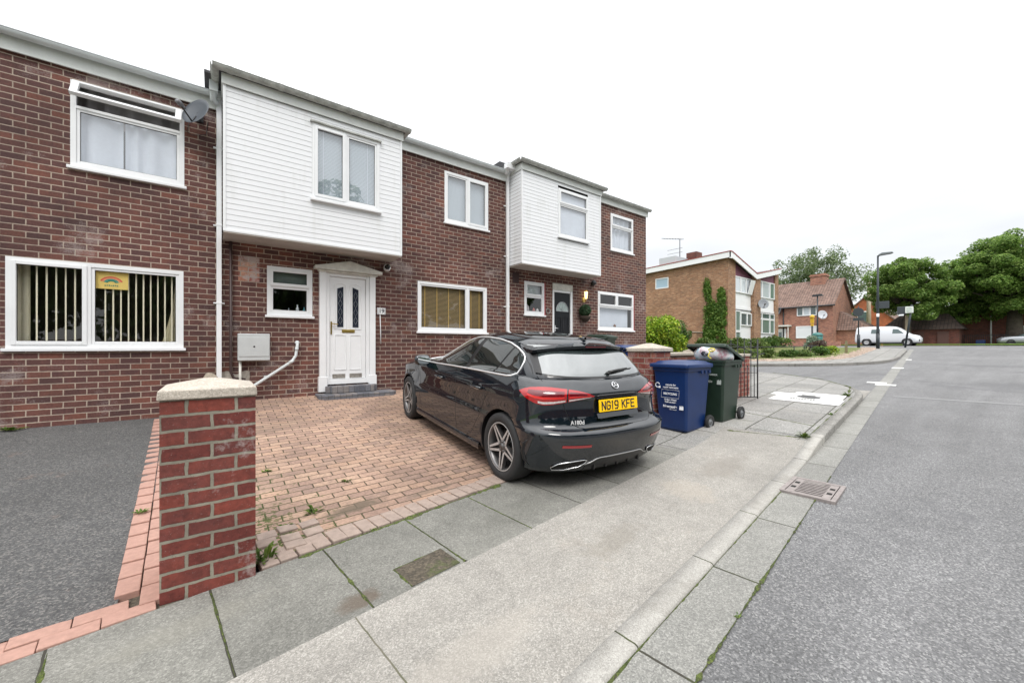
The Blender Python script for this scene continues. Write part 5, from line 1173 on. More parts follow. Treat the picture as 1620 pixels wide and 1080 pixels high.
# bonnet gap, windscreen, roof glass
b = shell(lambda i, j: cast((lerp(3.9, 3.9, 0), lerp(-.62, .62, i) * lerp(1.06, .9, j), lerp(1.0, 1.32, j)), (-1, 0, 0), .004), 20, 10); carpart(b, 'windscreen', M_cglass)
b = shell(lambda i, j: roof(lerp(.98, 2.05, i), lerp(-.43, .43, j), .003), 16, 12); carpart(b, 'roof_glass', M_cglass)
# rear window
def rw(i, j):
    v = lerp(-1, 1, i); zt = 1.335 - .012 * v * v; zb = 1.052 + .028 * abs(v) ** 3; z = lerp(zb, zt, j); return rear(v * lerp(.685, .60, j), z, .004)
carpart(shell(rw, 34, 16), 'rear_window', M_rglass)
def rwf(i, j):
    v = lerp(-1, 1, i); zt = 1.345; zb = 1.036 + .03 * abs(v) ** 3; z = lerp(zb, zt, j); return rear(v * lerp(.715, .635, j), z, .0015)
carpart(shell(rwf, 40, 16), 'rear_window_frame', M_trimb)
# spoiler reaching back over the glass
b = MB(); NU, NV = 12, 32
def sp(i, j, low):
    v = lerp(-.665, .665, i); e = abs(v / .665); ue = .445 + .175 * e ** 2.6; u = lerp(1.02, ue, j); zf = 1.418 - .018 - .105 * e ** 3.2; zr = 1.340 - .056 * e ** 2
    z = lerp(zf, zr, j ** 1.7)
    return Vector((u + (.0 if not low else .02 * j), v * lerp(.93, 1, j), z - (0 if not low else .030)))
b.grid(lambda i, j: sp(i, j, False), NV, NU); b.grid(lambda i, j: sp(i, j, True), NV, NU)
e0 = [sp(i / NV, 1, False) for i in range(NV + 1)]; e1 = [sp(i / NV, 1, True) for i in range(NV + 1)]
b.add(e0 + e1, [(i, i + 1, NV + 2 + i, NV + 1 + i) for i in range(NV)])
for sd_i in (0, 1):
    a0 = [sp(sd_i, j / NU, False) for j in range(NU + 1)]; a1 = [sp(sd_i, j / NU, True) for j in range(NU + 1)]; b.add(a0 + a1, [(i, i + 1, NU + 2 + i, NU + 1 + i) for i in range(NU)])
spo = carpart(b, 'spoiler', M_paintc)
for sg in (1, -1):
    b = MB(); b.grid(lambda i, j: rear(sg * (lerp(.675, .595, i) + lerp(-.012, .026, j)), lerp(1.075, 1.31, i), .010 + .010 * j), 12, 3); carpart(b, 'spoiler_fin', M_trimb, spo)
b = MB(); b.box(.452, .47, -.14, .14, 1.318, 1.330); carpart(b, 'brake_light', M_redd, spo)
b = MB(); b.grid(lambda i, j: roof(.62 + .10 * i, .028 * (2 * j - 1) * (1 - .7 * i), .004 + .035 * (1 - i) * (1 - (2 * j - 1) ** 2)), 8, 6); carpart(b, 'aerial', M_paintc)
# tail lamps wrapping the corners
def lamp(sg, a0, a1, zt, zb, off, n1=26, n2=8):
    return shell(lambda i, j: rad(radians(lerp(a0, a1, i)), lerp(zb(lerp(a0, a1, i)), zt(lerp(a0, a1, i)), j), sg, off), n1, n2)
ZT = [(24.5, .902), (30, .925), (38, .948), (46, .962), (54, .972), (60, .972), (66, .962), (70, .945), (72.5, .925)]
ZB = [(24.5, .896), (30, .883), (38, .866), (46, .846), (52, .828), (57, .820), (62, .835), (67, .872), (70, .90), (72.5, .922)]
for sg in (1, -1):
    for (a0, a1) in ((24.5, 43.3), (44.2, 72.5)):
        L = carpart(lamp(sg, a0, a1, lambda a: interp(ZT, a), lambda a: interp(ZB, a), .007), 'tail_light', M_redl)
        inn = lambda tab, k: (lambda a: lerp(interp(ZB, a), interp(ZT, a), k))
        lo, hi = a0 + 1.5, a1 - (.6 if a0 < 40 else 6)
        carpart(lamp(sg, lo if a0 > 40 else a0 + 6, hi, inn(0, .80), inn(0, .52), .0095, 18, 3), 'dark_lens', M_redd, L)
        carpart(lamp(sg, lo if a0 > 40 else a0 + 4, hi, inn(0, .46), inn(0, .34), .0105, 18, 2), 'light_guide', M_redg, L)
        carpart(lamp(sg, a0 + (3 if a0 < 40 else .8), min(a1 - .4, 60), inn(0, .20), inn(0, .07), .0105, 18, 2), 'indicator_strip', M_clearl, L)
    # exhaust finishers, reflectors
    P = [(.41, .345), (.44, .352), (.66, .322), (.705, .285), (.69, .262), (.60, .262), (.47, .285), (.42, .318)]
    P = [(v, z - .0) for v, z in P]; ring = [rear(sg * v, z, .010) for v, z in P]; b = MB(); b.tube(ring, .0048, 8, closed=True)
    ex = carpart(b, 'exhaust_trim', M_chrome); c = rear(sg * .56, .30, .012); b = MB(); b.add([rear(sg * v, z, .006) for v, z in P] + [rear(sg * .56, .302, .006)], [(i, (i + 1) % 8, 8) for i in range(8)]); carpart(b, 'exhaust_outlet', M_hole, ex)
    b = shell(lambda i, j: rear(sg * lerp(.40, .665, i), lerp(.468, .492, j) + .006 * i, .004), 14, 2); carpart(b, 'reflector', plain('reflector red', (.32, .01, .015, 1), .25, coat=1))
    b = MB(); b.tube([rad(radians(a), z, sg, -.004) for a, z in ((63, .52), (66, .47), (67, .40), (66, .33), (63, .27))], [.004, .016, .02, .02, .006], 8); carpart(b, 'bumper_vent', M_trimb)
    b = MB(); c = rad(radians(57), .565, sg, .001); b.lathe([(0, .002), (.011, .002), (.012, 0)], Matrix.Translation(c) @ Matrix.Rotation(pi / 2, 4, 'X'), 12) if sg > 0 else b.lathe([(0, .002), (.011, .002), (.012, 0)], Matrix.Translation(c) @ Matrix.Rotation(-pi / 2, 4, 'X'), 12); carpart(b, 'parking_sensor', M_paintc)
b = MB(); b.tube([rear(v, z, .006) for v, z in [(.42, .30), (.36, .315), (.30, .345)] + [(x, .352) for x in np.linspace(.26, -.26, 20)] + [(-.30, .345), (-.36, .315), (-.42, .30)]], .0055, 8); carpart(b, 'diffuser_strip', plain('satin silver', (.5, .5, .5, 1), .3, metal=.8))
b = shell(lambda i, j: rear(lerp(-.40, .40, i), lerp(.20, .342 - .04 * abs(2 * i - 1) ** 4, j), .003), 24, 6)
for v in (-.3, -.15, 0, .15, .3): b.box(.10, .2, v - .006, v + .006, .235, .33)
carpart(b, 'diffuser', M_trimb)
# tailgate shut line
b = MB(); TG = [(.655, 1.05), (.665, 1.0), (.655, .955)]
Q = [rear(v, z, -.001) for v, z in [(.70, 1.05), (.70, 1.02), (.665, .97), (.625, .93), (.60, .86), (.585, .80), (.55, .70), (.52, .655), (.47, .630)] + [(x, .622) for x in np.linspace(.42, -.42, 24)] + [(-.47, .630), (-.52, .655), (-.55, .70), (-.585, .80), (-.60, .86), (-.625, .93), (-.665, .97), (-.70, 1.02), (-.70, 1.05)]]
b.tube(Q, .0032, 6); carpart(b, 'tailgate_gap', M_trimb)
b = MB(); b.tube([rear(v, 1.026 + .03 * abs(v / .69) ** 3, -.001) for v in np.linspace(-.70, .70, 30)], .0028, 5); carpart(b, 'window_gap', M_trimb)
b = MB(); b.tube([rear(v, .893 + .006 * (1 - (v / .3) ** 2), .0) for v in np.linspace(-.27, .27, 16)], [.004] + [.013] * 14 + [.004], 8); carpart(b, 'tailgate_grip', M_trimb)
# number plate and lettering
PLM = Matrix.Translation((.118, 0, .808)) @ Matrix.Rotation(radians(8), 4, 'Y')
b = MB(); b.box(-.004, .006, -.26, .26, -.0555, .0555, 0, PLM); pl = carpart(b, 'number_plate', plain('plate yellow', srgb(255, 205, 0), .35), bevel=.003)
TM = PLM @ Matrix.Translation((-.0048, -.0, 0)) @ Matrix.Rotation(-pi / 2, 4, 'Z') @ Matrix.Rotation(pi / 2, 4, 'X')
GL = {'N': [[(0, 0), (0, 1), (1, 0), (1, 1)]], 'G': [[(1, .82), (.8, 1), (.2, 1), (0, .8), (0, .2), (.2, 0), (.8, 0), (1, .2), (1, .48), (.55, .48)]], '1': [[(.5, 0), (.5, 1), (.3, .93)]], '9': [[(.1, 0), (.75, 0), (1, .25), (1, .8), (.8, 1), (.2, 1), (0, .8), (0, .6), (.2, .42), (1, .42)]],
      'K': [[(0, 0), (0, 1)], [(1, 1), (.05, .45)], [(.3, .6), (1, 0)]], 'F': [[(0, 0), (0, 1), (.95, 1)], [(0, .52), (.8, .52)]], 'E': [[(1, 0), (0, 0), (0, 1), (1, 1)], [(0, .52), (.85, .52)]], ' ': []}
cx_ = -.225; hw_2 = .0062
for ch in 'NG19 KFE':
    b = MB()
    wd = .022 if ch == '1' else .042
    for pl_ in GL[ch]:
        for (p0, p1) in zip(pl_[:-1], pl_[1:]):
            q0, q1 = Vector((cx_ + p0[0] * wd, (p0[1] - .5) * .070, 0)), Vector((cx_ + p1[0] * wd, (p1[1] - .5) * .070, 0)); d_ = (q1 - q0).normalized(); n_ = Vector((-d_.y, d_.x, 0)) * hw_2; e_2 = d_ * hw_2
            b.add([TM @ (q + Vector((0, 0, z_))) for z_ in (-.0002, .0011) for q in (q0 - e_2 + n_, q0 - e_2 - n_, q1 + e_2 - n_, q1 + e_2 + n_)], [(4, 5, 6, 7), (0, 1, 5, 4), (1, 2, 6, 5), (2, 3, 7, 6), (3, 0, 4, 7)])
    cx_ += wd + .0205 if ch != ' ' else .036
    if ch != ' ': carpart(b, 'registration_character', M_ink, pl)
b = MB(); b.box(.125, .15, -.28, .28, .874, .884); carpart(b, 'plate_shadow_bar', M_trimb)  # solid dark bar standing in for the shade along the plate's top edge
BM = Matrix.Translation(rear(.475, .668, .003)) @ Matrix.Rotation(radians(-14), 4, 'Z') @ Matrix.Rotation(-pi / 2, 4, 'Z') @ Matrix.Rotation(pi / 2, 4, 'X') @ Matrix.Rotation(radians(-12), 4, 'X')
bezmesh('A180d', .052, .001, plain('badge silver', (.7, .7, .7, 1), .35, metal=.2), 'model_badge', car, BM, xs=1.0, bold=.001)
c = rear(0, .975, .008); c2 = rear(0, .985, .008); nrm_ = (rear(0, .975, .02) - rear(0, .975, 0)).normalized(); EM = Matrix.Translation(c) @ nrm_.to_track_quat('Z', 'Y').to_matrix().to_4x4()
b = MB(); b.tube([EM @ Vector((.036 * cos(a), .036 * sin(a), 0)) for a in np.linspace(0, 2 * pi, 29)[:-1]], .0042, 8, closed=True)
UPV = EM.to_3x3().inverted() @ Vector((0, 0, 1)); a0 = atan2(UPV.y, UPV.x)
for k in range(3):
    a = a0 + k * 2 * pi / 3; b.tube([EM @ Vector((0, 0, .003)), EM @ Vector((.036 * cos(a), .036 * sin(a), 0))], [.0055, .0018], 6)
carpart(b, 'emblem', M_chrome)
b = MB(); b.prism([(.105, .700), (.13, .702), (.134, .744), (.129, .746)], 'y', -.275, .275); carpart(b, 'plate_recess', M_paintc)
# wiper
b = MB(); w0 = rear(-.02, 1.075, .018); b.tube([rear(-.015, 1.068, .006), w0], .022, 10); b.tube([w0, rear(-.16, 1.088, .03), rear(-.30, 1.10, .028)], [.018, .014, .008], 8); b.tube([rear(.02, 1.07, .018), rear(-.2, 1.092, .014), rear(-.40, 1.105, .012)], .006, 6); carpart(b, 'rear_wiper', M_trimb)
# dark underbody and nose lamps
b = MB(); b.box(.5, 4.0, -.6, .6, .17, .30); carpart(b, 'underbody', M_hole)
# ------------------------------------------------------------------ wheelie bins
def rrect(hx, hy, r, n=4):
    P = []
    for cx, cy, a0 in ((hx - r, hy - r, 0), (-hx + r, hy - r, pi / 2), (-hx + r, -hy + r, pi), (hx - r, -hy + r, 1.5 * pi)):
        for k in range(n + 1): a = a0 + k / n * pi / 2; P.append((cx + r * cos(a), cy + r * sin(a)))
    return P
def loftrings(b, rings, cap0=True, cap1=True, sm=False):
    n = len(rings[0]); vs = [p for r in rings for p in r]
    fs = [(i * n + k, i * n + (k + 1) % n, (i + 1) * n + (k + 1) % n, (i + 1) * n + k) for i in range(len(rings) - 1) for k in range(n)]
    if cap0: fs.append(tuple(range(n))[::-1])
    if cap1: fs.append(tuple((len(rings) - 1) * n + k for k in range(n)))
    return b.add(vs, fs, 0, sm)
def wheelie_bin(name_label, mat, loc, rz, lidang=0, group='wheelie bins of the terrace', lidmat=None):
    """front towards local -x, hinge and wheels at +x"""
    t = thing('wheelie_bin', name_label, 'wheelie bin', loc, rz, group)
    def ring(z, x0, x1, hy, r): return [(x + (x0 + x1) / 2, y, z) for x, y in rrect((x1 - x0) / 2, hy, r)]
    b = MB(); loftrings(b, [ring(0, -.20, .27, .200, .03), ring(.03, -.215, .28, .212, .035), ring(.30, -.235, .295, .228, .035), ring(.60, -.262, .315, .244, .035), ring(.835, -.282, .335, .257, .035), ring(.84, -.300, .345, .275, .035), ring(.885, -.302, .347, .277, .035), ring(.890, -.318, .362, .290, .03), ring(.915, -.318, .362, .290, .03)], True, False)
    loftrings(b, [ring(.915, -.318, .362, .290, .03), ring(.915, -.29, .335, .262, .03), ring(.5, -.24, .30, .235, .03), ring(.04, -.2, .26, .2, .03)], False, True)
    for y in (-.12, .12): b.box(.29, .34, y - .012, y + .012, .60, .83)
    for k in range(3): b.box(.05 + k * .10, .10 + k * .10, -.279 - .008, -.270, .80, .842)
    bd = b.build('body', mat, t, bevel=.004)
    b = MB(); LM = Matrix.Translation((.352, 0, .918)) @ Matrix.Rotation(radians(lidang), 4, 'Y')
    def lr(z, x0, x1, hy, r): return [LM @ Vector((x + (x0 + x1) / 2 - .352, y, z)) for x, y in rrect((x1 - x0) / 2, hy, r)]
    loftrings(b, [lr(-.03, -.332, .352, .302, .04), lr(.004, -.336, .356, .304, .04), lr(.018, -.33, .35, .298, .04), lr(.030, -.27, .32, .255, .05), lr(.052, -.24, .30, .235, .06), lr(.062, -.16, .24, .17, .07), lr(.064, -.02, .1, .03, .02)], False, True, True)
    loftrings(b, [lr(-.03, -.332, .352, .302, .04), lr(-.03, -.318, .345, .290, .04), lr(.0, -.31, .34, .285, .04)], False, True)
    M2 = LM; b.tube([M2 @ Vector((-.01, -.20, .0)), M2 @ Vector((.05, -.20, .02)), M2 @ Vector((.05, .20, .02)), M2 @ Vector((-.01, .20, .0))], .014, 8)
    ld = b.build('lid', lidmat or mat, t, bevel=.003)
    b = MB(); b.tube([(.35, -.25, .90), (.39, -.25, .885), (.39, .25, .885), (.35, .25, .90)], .015, 8); b.build('handle', mat, t)
    b = MB(); b.tube([(.30, -.29, .10), (.30, .29, .10)], .010, 8); b.build('axle', M_steel, t)
    for y in (-1, 1):
        M = Matrix.Translation((.30, y * .262, .10)) @ Matrix.Rotation(-y * pi / 2, 4, 'X'); wh = bpy.data.objects.new('wheel', None); COL.objects.link(wh); wh.parent = t
        b = MB(); b.lathe([(.062, -.02), (.092, -.024), (.10, -.012), (.10, .014), (.093, .025), (.064, .022)], M, 28); b.build('tyre', M_tyre, wh)
        b = MB(); b.lathe([(.066, .016), (.05, .006), (.03, .010), (.024, .026), (0, .028)], M, 20); b.lathe([(.066, -.02), (0, -.02)], M, 20); b.build('hub', plain('hub grey', (.18, .19, .20, 1), .5), wh)
    return t, bd, ld
M_blue = plain('bin blue', (.004, .026, .115, 1), .38, var=.14, vs=5, spec=.5)
M_bgreen = plain('bin green', (.016, .034, .022, 1), .42, var=.2, vs=5)
M_wprint = plain('white print', (.78, .80, .84, 1), .6)
M_wprintf = plain('faded print', (.40, .44, .42, 1), .7)
def binz(X, Y): s, n = sn(X, Y); return ROADZ + prof(s) + kh(s) + .02 * max(0, n - .95)
bx, by = 5.37, 3.10
t, bd, ld = wheelie_bin('blue recycling bin with white printing, closed lid, beside the car', M_blue, (bx, by, binz(bx, by) - .01), radians(-1))
def face(y, z, dx=0): x = lerp(-.20, -.282, min(1, z / .835)) - .004; return Matrix.Translation((x - .012 + dx, y, z)) @ Matrix.Rotation(-pi / 2, 4, 'Z') @ Matrix.Rotation(radians(90 - 5.5), 4, 'X')
bezmesh('recycle for\nnorth newcastle', .036, .0006, M_wprint, 'lettering', bd, face(-.015, .625), bold=.0006)
bezmesh('RECYCLING', .042, .0006, M_wprint, 'lettering', bd, face(0, .515), xs=.92, bold=.001)
bezmesh('Reduce Waste\nCollect more', .032, .0006, M_wprint, 'lettering', bd, face(.0, .415), bold=.001)
bezmesh('Newcastle', .050, .0006, M_wprint, 'lettering', bd, face(.015, .335), bold=.0014)
bezmesh('City Council', .022, .0006, M_wprint, 'lettering', bd, face(-.03, .298))
b = MB(); F_ = face(0, .515); b.tube([F_ @ Vector(p) for p in ((-.135, -.055, .001), (.135, -.055, .001), (.135, .055, .001), (-.135, .055, .001))], .0022, 4, closed=True)
F_ = face(.19, .63); b.tube([F_ @ Vector((.032 * cos(a), .032 * sin(a), .001)) for a in np.linspace(.3, 5.6, 20)], .0055, 5); b.add([F_ @ Vector(p) for p in ((.012, -.04, .001), (.055, -.042, .001), (.04, -.002, .001))], [(0, 1, 2)])
F_ = face(-.16, .335); b.add([F_ @ Vector(p) for p in ((-.03, -.03, .001), (.03, -.03, .001), (.03, .015, .001), (.018, .03, .001), (.006, .012, .001), (-.006, .03, .001), (-.018, .012, .001), (-.03, .03, .001))], [(0, 1, 2, 3, 4, 5, 6, 7)])
b.build('emblem', M_wprint, bd)
gx, gy = 6.15, 3.00
t, bd, ld = wheelie_bin('dark green bin with its lid propped open on an overfull bag', M_bgreen, (gx, gy, binz(gx, gy) - .01), radians(2), 19)
bezmesh('DO NOT HAMMER', .036, .0006, M_wprintf, 'lettering', bd, face(-.02, .70), bold=.0006)
bezmesh('Newcastle', .058, .0006, M_wprintf, 'lettering', bd, face(.03, .60), bold=.0006)
b = MB(); F_ = face(-.19, .60); b.add([F_ @ Vector(p) for p in ((-.03, -.04, .001), (.03, -.04, .001), (.03, .015, .001), (.018, .035, .001), (.006, .012, .001), (-.006, .035, .001), (-.018, .012, .001), (-.03, .035, .001))], [(0, 1, 2, 3, 4, 5, 6, 7)]); b.build('emblem', M_wprintf, bd)
tb = NT('printed bag'); o = tb.obj(); c = tb.ramp(tb.noise(o, 7, 3), [(.28, (.80, .84, .86, 1)), (.40, (.50, .68, .78, 1)), (.50, (.84, .86, .88, 1)), (.60, (.82, .66, .70, 1)), (.66, (.70, .38, .46, 1)), (.72, (.85, .80, .82, 1))]); tb.P(Base_Color=c, Roughness=.3); tb.bump(tb.noise(o, 9, 4), .5, .02)
b = MB(); rsb = random.Random(4)
b.grid(lambda i, j: (gx - .02 + (.33 * cos(2 * pi * i)) * sin(pi * j) ** .7 * (1 + .07 * sin(9 * i * 2 * pi / 3 + 5 * j)), gy + .265 * sin(2 * pi * i) * sin(pi * j) ** .7 * (1 + .06 * sin(4 * i * 2 * pi + 3 * j)), binz(gx, gy) + .97 - .14 * cos(pi * j) - .055 * (cos(2 * pi * i)) * sin(pi * j) + .012 * sin(7 * 2 * pi * i) * sin(pi * j)), 36, 16)
bag = b.build('rubbish_bag', tb.m); tag(bag, 'shiny printed plastic bag bulging out of the dark green bin', 'rubbish bag')
b = MB(); b.tube([(gx - .33 + .003 * cos(a), gy - .12 + .045 * sin(a), binz(gx, gy) + 1.06 + .02 * cos(a)) for a in np.linspace(0, 6.28, 14)[:-1]], .009, 5, closed=True); b.tube([(gx - .33, gy - .10, binz(gx, gy) + 1.04), (gx - .35, gy - .08, binz(gx, gy) + .96), (gx - .36, gy - .13, binz(gx, gy) + .93)], .008, 5); b.build('tie', plain('yellow tie', (.75, .62, .06, 1), .4), bag)
b = MB(); F_ = Matrix.Translation((gx - .335, gy - .02, binz(gx, gy) + 1.0)) @ Matrix.Rotation(-pi / 2, 4, 'Z') @ Matrix.Rotation(pi / 2, 4, 'X')
b.tube([F_ @ Vector((.045 * cos(a), .03 * sin(a), .0)) for a in np.linspace(0, 6.28, 14)[:-1]], .009, 5, closed=True); b.tube([F_ @ Vector((-.03, -.01, .002)), F_ @ Vector((.0, .012, .002)), F_ @ Vector((.03, -.01, .002))], .008, 5); b.build('print_mark', M_ink, bag)
t, bd, ld = wheelie_bin('green bin by the end house wall, farther from the road, its lid shut', M_bgreen, (8.05, 6.85, drz(8.05, 6.85)), radians(200)); t.scale = (1.09, 1.09, 1.10)
t, bd, ld = wheelie_bin('blue bin in the front garden behind the brick pillar with the pyramid cap', M_blue, (6.95, 5.25, drz(6.95, 5.25)), radians(170))

# ------------------------------------------------------------------ iron gate left open over the footway
t = thing('iron_gate', 'black wrought iron garden gate standing open by the green bin', 'gate', (8.33, 3.24, binz(8.36, 3.22) + .04), radians(143))
b = MB(); L = .64
b.tube([(0, 0, 0), (0, 0, 1.14)], .012, 6); b.tube([(L, 0, 0), (L, 0, 1.02)], .012, 6); b.tube([(0, 0, .03), (L, 0, .03)], .010, 6); b.tube([(0, 0, .50), (L, 0, .50)], .008, 6)
b.tube([(0, 0, .88), (.1, 0, .89), (.3, 0, .98), (.5, 0, 1.05), (.75, 0, .98), (L, 0, .90)], .009, 6); b.build('frame', M_steel, t)
b = MB()
for k in range(1, 10):
    x = L * k / 10; h = .62 if k % 2 else 1.04 + .10 * sin(pi * x / L); b.tube([(x, 0, .03), (x, 0, h)], .0075, 6); b.tube([(x, 0, h), (x, 0, h + .012), (x, 0, h + .03)], [.010, .016, .003], 6)
b.build('bars', M_steel, t)
b = MB(); b.tube([(.0, -.02, .83), (-.10, -.02, .86), (-.14, -.02, .87)], .010, 6); b.tube([(-.02, -.02, .80), (.06, -.02, .77), (.12, -.02, .78)], .010, 6); b.build('latch', M_steel, t)
wS(8.95, 2.78, .10, 'bushy weed at the end of the pink brick garden wall behind the gate', 31, lambda s, n: binz(*xy(s, n)), 1.3)
# ------------------------------------------------------------------ beyond the side road
# far footway and its kerb
FK = [(15.6, 30), (16.4, 20), (17.4, 12), (18.2, 8.0), (18.9, 5.9), (19.5, 4.6), (20.4, 3.2), (21.8, 2.0), (23.8, 1.25), (26.5, .98), (30, .93), (34, .92), (37.5, .95), (39.6, 1.3), (41.2, 2.2), (42.2, 3.6), (42.6, 6), (43.0, 12), (43.6, 30)]
def dens(P, m=6):
    out = []
    for i in range(len(P) - 1):
        p0 = P[max(0, i - 1)]; p1, p2 = P[i], P[i + 1]; p3 = P[min(len(P) - 1, i + 2)]
        for k in range(m):
            t = k / m; out.append(tuple(.5 * ((2 * p1[c]) + (-p0[c] + p2[c]) * t + (2 * p0[c] - 5 * p1[c] + 4 * p2[c] - p3[c]) * t * t + (-p0[c] + 3 * p1[c] - 3 * p2[c] + p3[c]) * t ** 3) for c in (0, 1)))
    out.append(P[-1]); return out
FKd = dens(FK)
def band(P, d0, d1, z0, z1, name, mat, nseg=3, extra=0):
    A = offset_path(P, -d0) if d0 < 0 else offset_path(P, d0); b = MB(); rows = []
    O = [offset_path(P, lerp(d0, d1, k / nseg)) for k in range(nseg + 1)]
    vs = []
    for k in range(nseg + 1):
        for (s, n) in O[k]: vs.append((*xy(s, n), ROADZ + prof(s) + lerp(z0, z1, k / nseg)))
    m = len(P); b.add(vs, [(k * m + i, k * m + i + 1, (k + 1) * m + i + 1, (k + 1) * m + i) for k in range(nseg) for i in range(m - 1)], 0, False); o = b.build(name, mat); tag(o, kind='structure'); return o
# path runs so that its left side is the block of land
sgn = 1
band(FKd, 0, .001, .0, .11, 'kerb', M_kerb2, 1); band(FKd, .0, .13, .11, .112, 'kerb', M_kerb2, 1)
band(FKd, .13, 1.7, .108, .14, 'footway', M_flag2)
def land(s, n):
    """height of the lawn above the footway level"""
    return ROADZ + prof(s) + .14 + .05 * max(0, min(n, 12) - 2.8)
Ppoly = offset_path(FKd, 1.68); b = MB(); cN = 30; vs = []; KK = 8
cen = [(lerp(s, 30, .0), n) for s, n in Ppoly]
for (s, n) in Ppoly:
    for k in range(KK + 1):
        t_ = k / KK; q_ = (lerp(s, 31.0, t_), lerp(n, max(n, 16), t_)); vs.append((*xy(*q_), ROADZ + prof(q_[0]) + .14 + .05 * max(0, min(q_[1], 12) - 2.8) * min(1, t_ * 3 + .0) ))
m = KK + 1; b.add(vs, [(i * m + k, (i + 1) * m + k, (i + 1) * m + k + 1, i * m + k + 1) for i in range(len(Ppoly) - 1) for k in range(KK)])
tag(b.build('lawn', M_grass), kind='structure')
rs = random.Random(12)
q = MB()
for i in range(1500):
    k = rs.uniform(10, 78); i0 = int(k); i0 = min(i0, len(Ppoly) - 2); d = rs.uniform(0, .8) * rs.uniform(.4, 1); a, c = Ppoly[i0], Ppoly[i0 + 1]; t_ = k - i0; tx = Vector((c[0] - a[0], c[1] - a[1])).normalized()
    s, n = lerp(a[0], c[0], t_) - tx.y * (d - .15), lerp(a[1], c[1], t_) + tx.x * (d - .15); r = rs.uniform(.04, .10); x, y = xy(s, n); z = ROADZ + prof(s) + .15
    vs = []
    for (dx, dy, dz_) in ((1, 0, 0), (0, 1, 0), (-1, 0, 0), (0, -1, 0), (.3, .2, 1), (-.2, -.3, .8)): vs.append((x + dx * r * rs.uniform(.7, 1.2), y + dy * r * rs.uniform(.7, 1.2), z + dz_ * r * .8 + (0 if dz_ else -.02)))
    q.add(vs, [(0, 1, 4), (1, 2, 4), (2, 5, 4), (2, 3, 5), (3, 0, 5), (0, 4, 5)])
tag(q.build('rockery_stones', plain('pale rubble', (.42, .33, .27, 1), .9, var=.35, vs=3)), 'pale pink rubble stones edging the corner garden', 'stones', kind='stuff')

M_hedgeb = leafmat('bright shrub leaf', (.10, .20, .012, 1), (.20, .32, .02, 1), (.36, .42, .04, 1))
M_hedged = leafmat('deep shrub leaf', (.03, .075, .012, 1), (.055, .12, .02, 1), (.10, .17, .03, 1))
M_bedg = leafmat('garden leaf', (.06, .11, .02, 1), (.10, .17, .035, 1), (.20, .24, .07, 1))
M_ivy = leafmat('ivy leaf', (.05, .12, .018, 1), (.10, .20, .03, 1), (.22, .32, .07, 1))
M_silver = leafmat('silver shrub leaf', (.12, .19, .12, 1), (.20, .28, .19, 1), (.36, .42, .34, 1))
M_purple = leafmat('purple shrub leaf', (.05, .025, .03, 1), (.09, .045, .045, 1), (.12, .10, .05, 1))
M_bark = plain('bark', (.085, .07, .055, 1), .95, var=.35, vs=4, bump=.8, bs=14)
def shrub(x, y, z, r, h, mat, label, n=1800, size=.10, seed=1, lobes=9, name='shrub', group=None):
    t = thing(name, label, name.replace('_', ' '), (x, y, z), 0, group); rs = random.Random(seed)
    C = [(rs.uniform(-.6, .6) * r, rs.uniform(-.6, .6) * r, h * rs.uniform(.3, .8)) for _ in range(lobes)]; Rr = [(r * .5, r * .5, h * rs.uniform(.18, .3)) for _ in C]
    C.append((0, 0, h * .4)); Rr.append((r * .9, r * .9, h * .42))
    V, F = leaves(C, Rr, n, size, seed, shell=.35); V[:, 2] = np.maximum(V[:, 2], 0.01); leafobj('foliage', mat, V, F, t)
    b = MB()
    for k in range(5): a = rs.uniform(0, 6.28); b.tube([(0, 0, -.05), (r * .4 * cos(a), r * .4 * sin(a), h * .45), (r * .6 * cos(a), r * .6 * sin(a), h * .7)], [.03, .02, .01], 5)
    b.build('stems', M_bark, t); return t
def lz(X, Y): s, n = sn(X, Y); return land(s, n)
shrub(21.3, 13.7, -.75, 1.45, 2.55, M_hedgeb, 'big bright yellow green bush beside the end of the terrace', 7000, .17, 3, 14)
shrub(23.3, 14.2, -.55, 1.15, 2.15, M_hedged, 'deep green bush in front of the buff brick gable', 5000, .15, 4, 12)
# ragged planting: along the far block's foot and behind the rubble
k = 0
for (X, Y, r, h, mt, lb) in ((24.5, 12.6, .7, .75, M_bedg, 'wispy green plant at the corner of the buff brick gable'), (26.3, 11.6, .8, .85, M_bedg, 'leafy bed plant below the first white door panel'), (28.4, 11.3, .9, .8, M_bedg, 'low green hedge plant under the first window bay'), (30.4, 11.3, .9, .8, M_hedged, 'darker low hedge plant under the brick pier with the dish'), (32.4, 11.4, .9, .85, M_bedg, 'low green hedge plant under the last window bay'), (34.3, 11.5, .8, .8, M_hedged, 'last low hedge plant at the right end of the two storey block')):
    shrub(X, Y, lz(X, Y) - .05, r, h, mt, lb, 1100, .13, 20 + k, 6, group=None); k += 1
for (X, Y, r, h, mt, lb) in ((21.3, 8.7, .5, .42, M_bedg, 'small straggling plant at the left end of the rubble edge'), (22.3, 8.2, .55, .5, M_bedg, 'low plant with pale flowers behind the rubble edge'), (23.4, 7.75, .5, .40, M_hedged, 'dark low plant behind the rubble, third from the left'), (24.6, 7.35, .6, .5, M_bedg, 'yellow green plant behind the rubble at the rail post'), (25.9, 7.1, .6, .52, M_hedged, 'dense low plant behind the middle of the rubble'), (27.2, 7.0, .55, .55, M_hedgeb, 'bright yellow green low shrub beside the purple one')):
    shrub(X, Y, lz(X, Y) - .1, r, h, mt, lb, 800, .10, 40 + k, 6); k += 1
shrub(29.9, 8.4, lz(29.9, 8.4) - .1, .62, 1.15, M_silver, 'silvery variegated shrub at the garden corner', 1800, .11, 60)
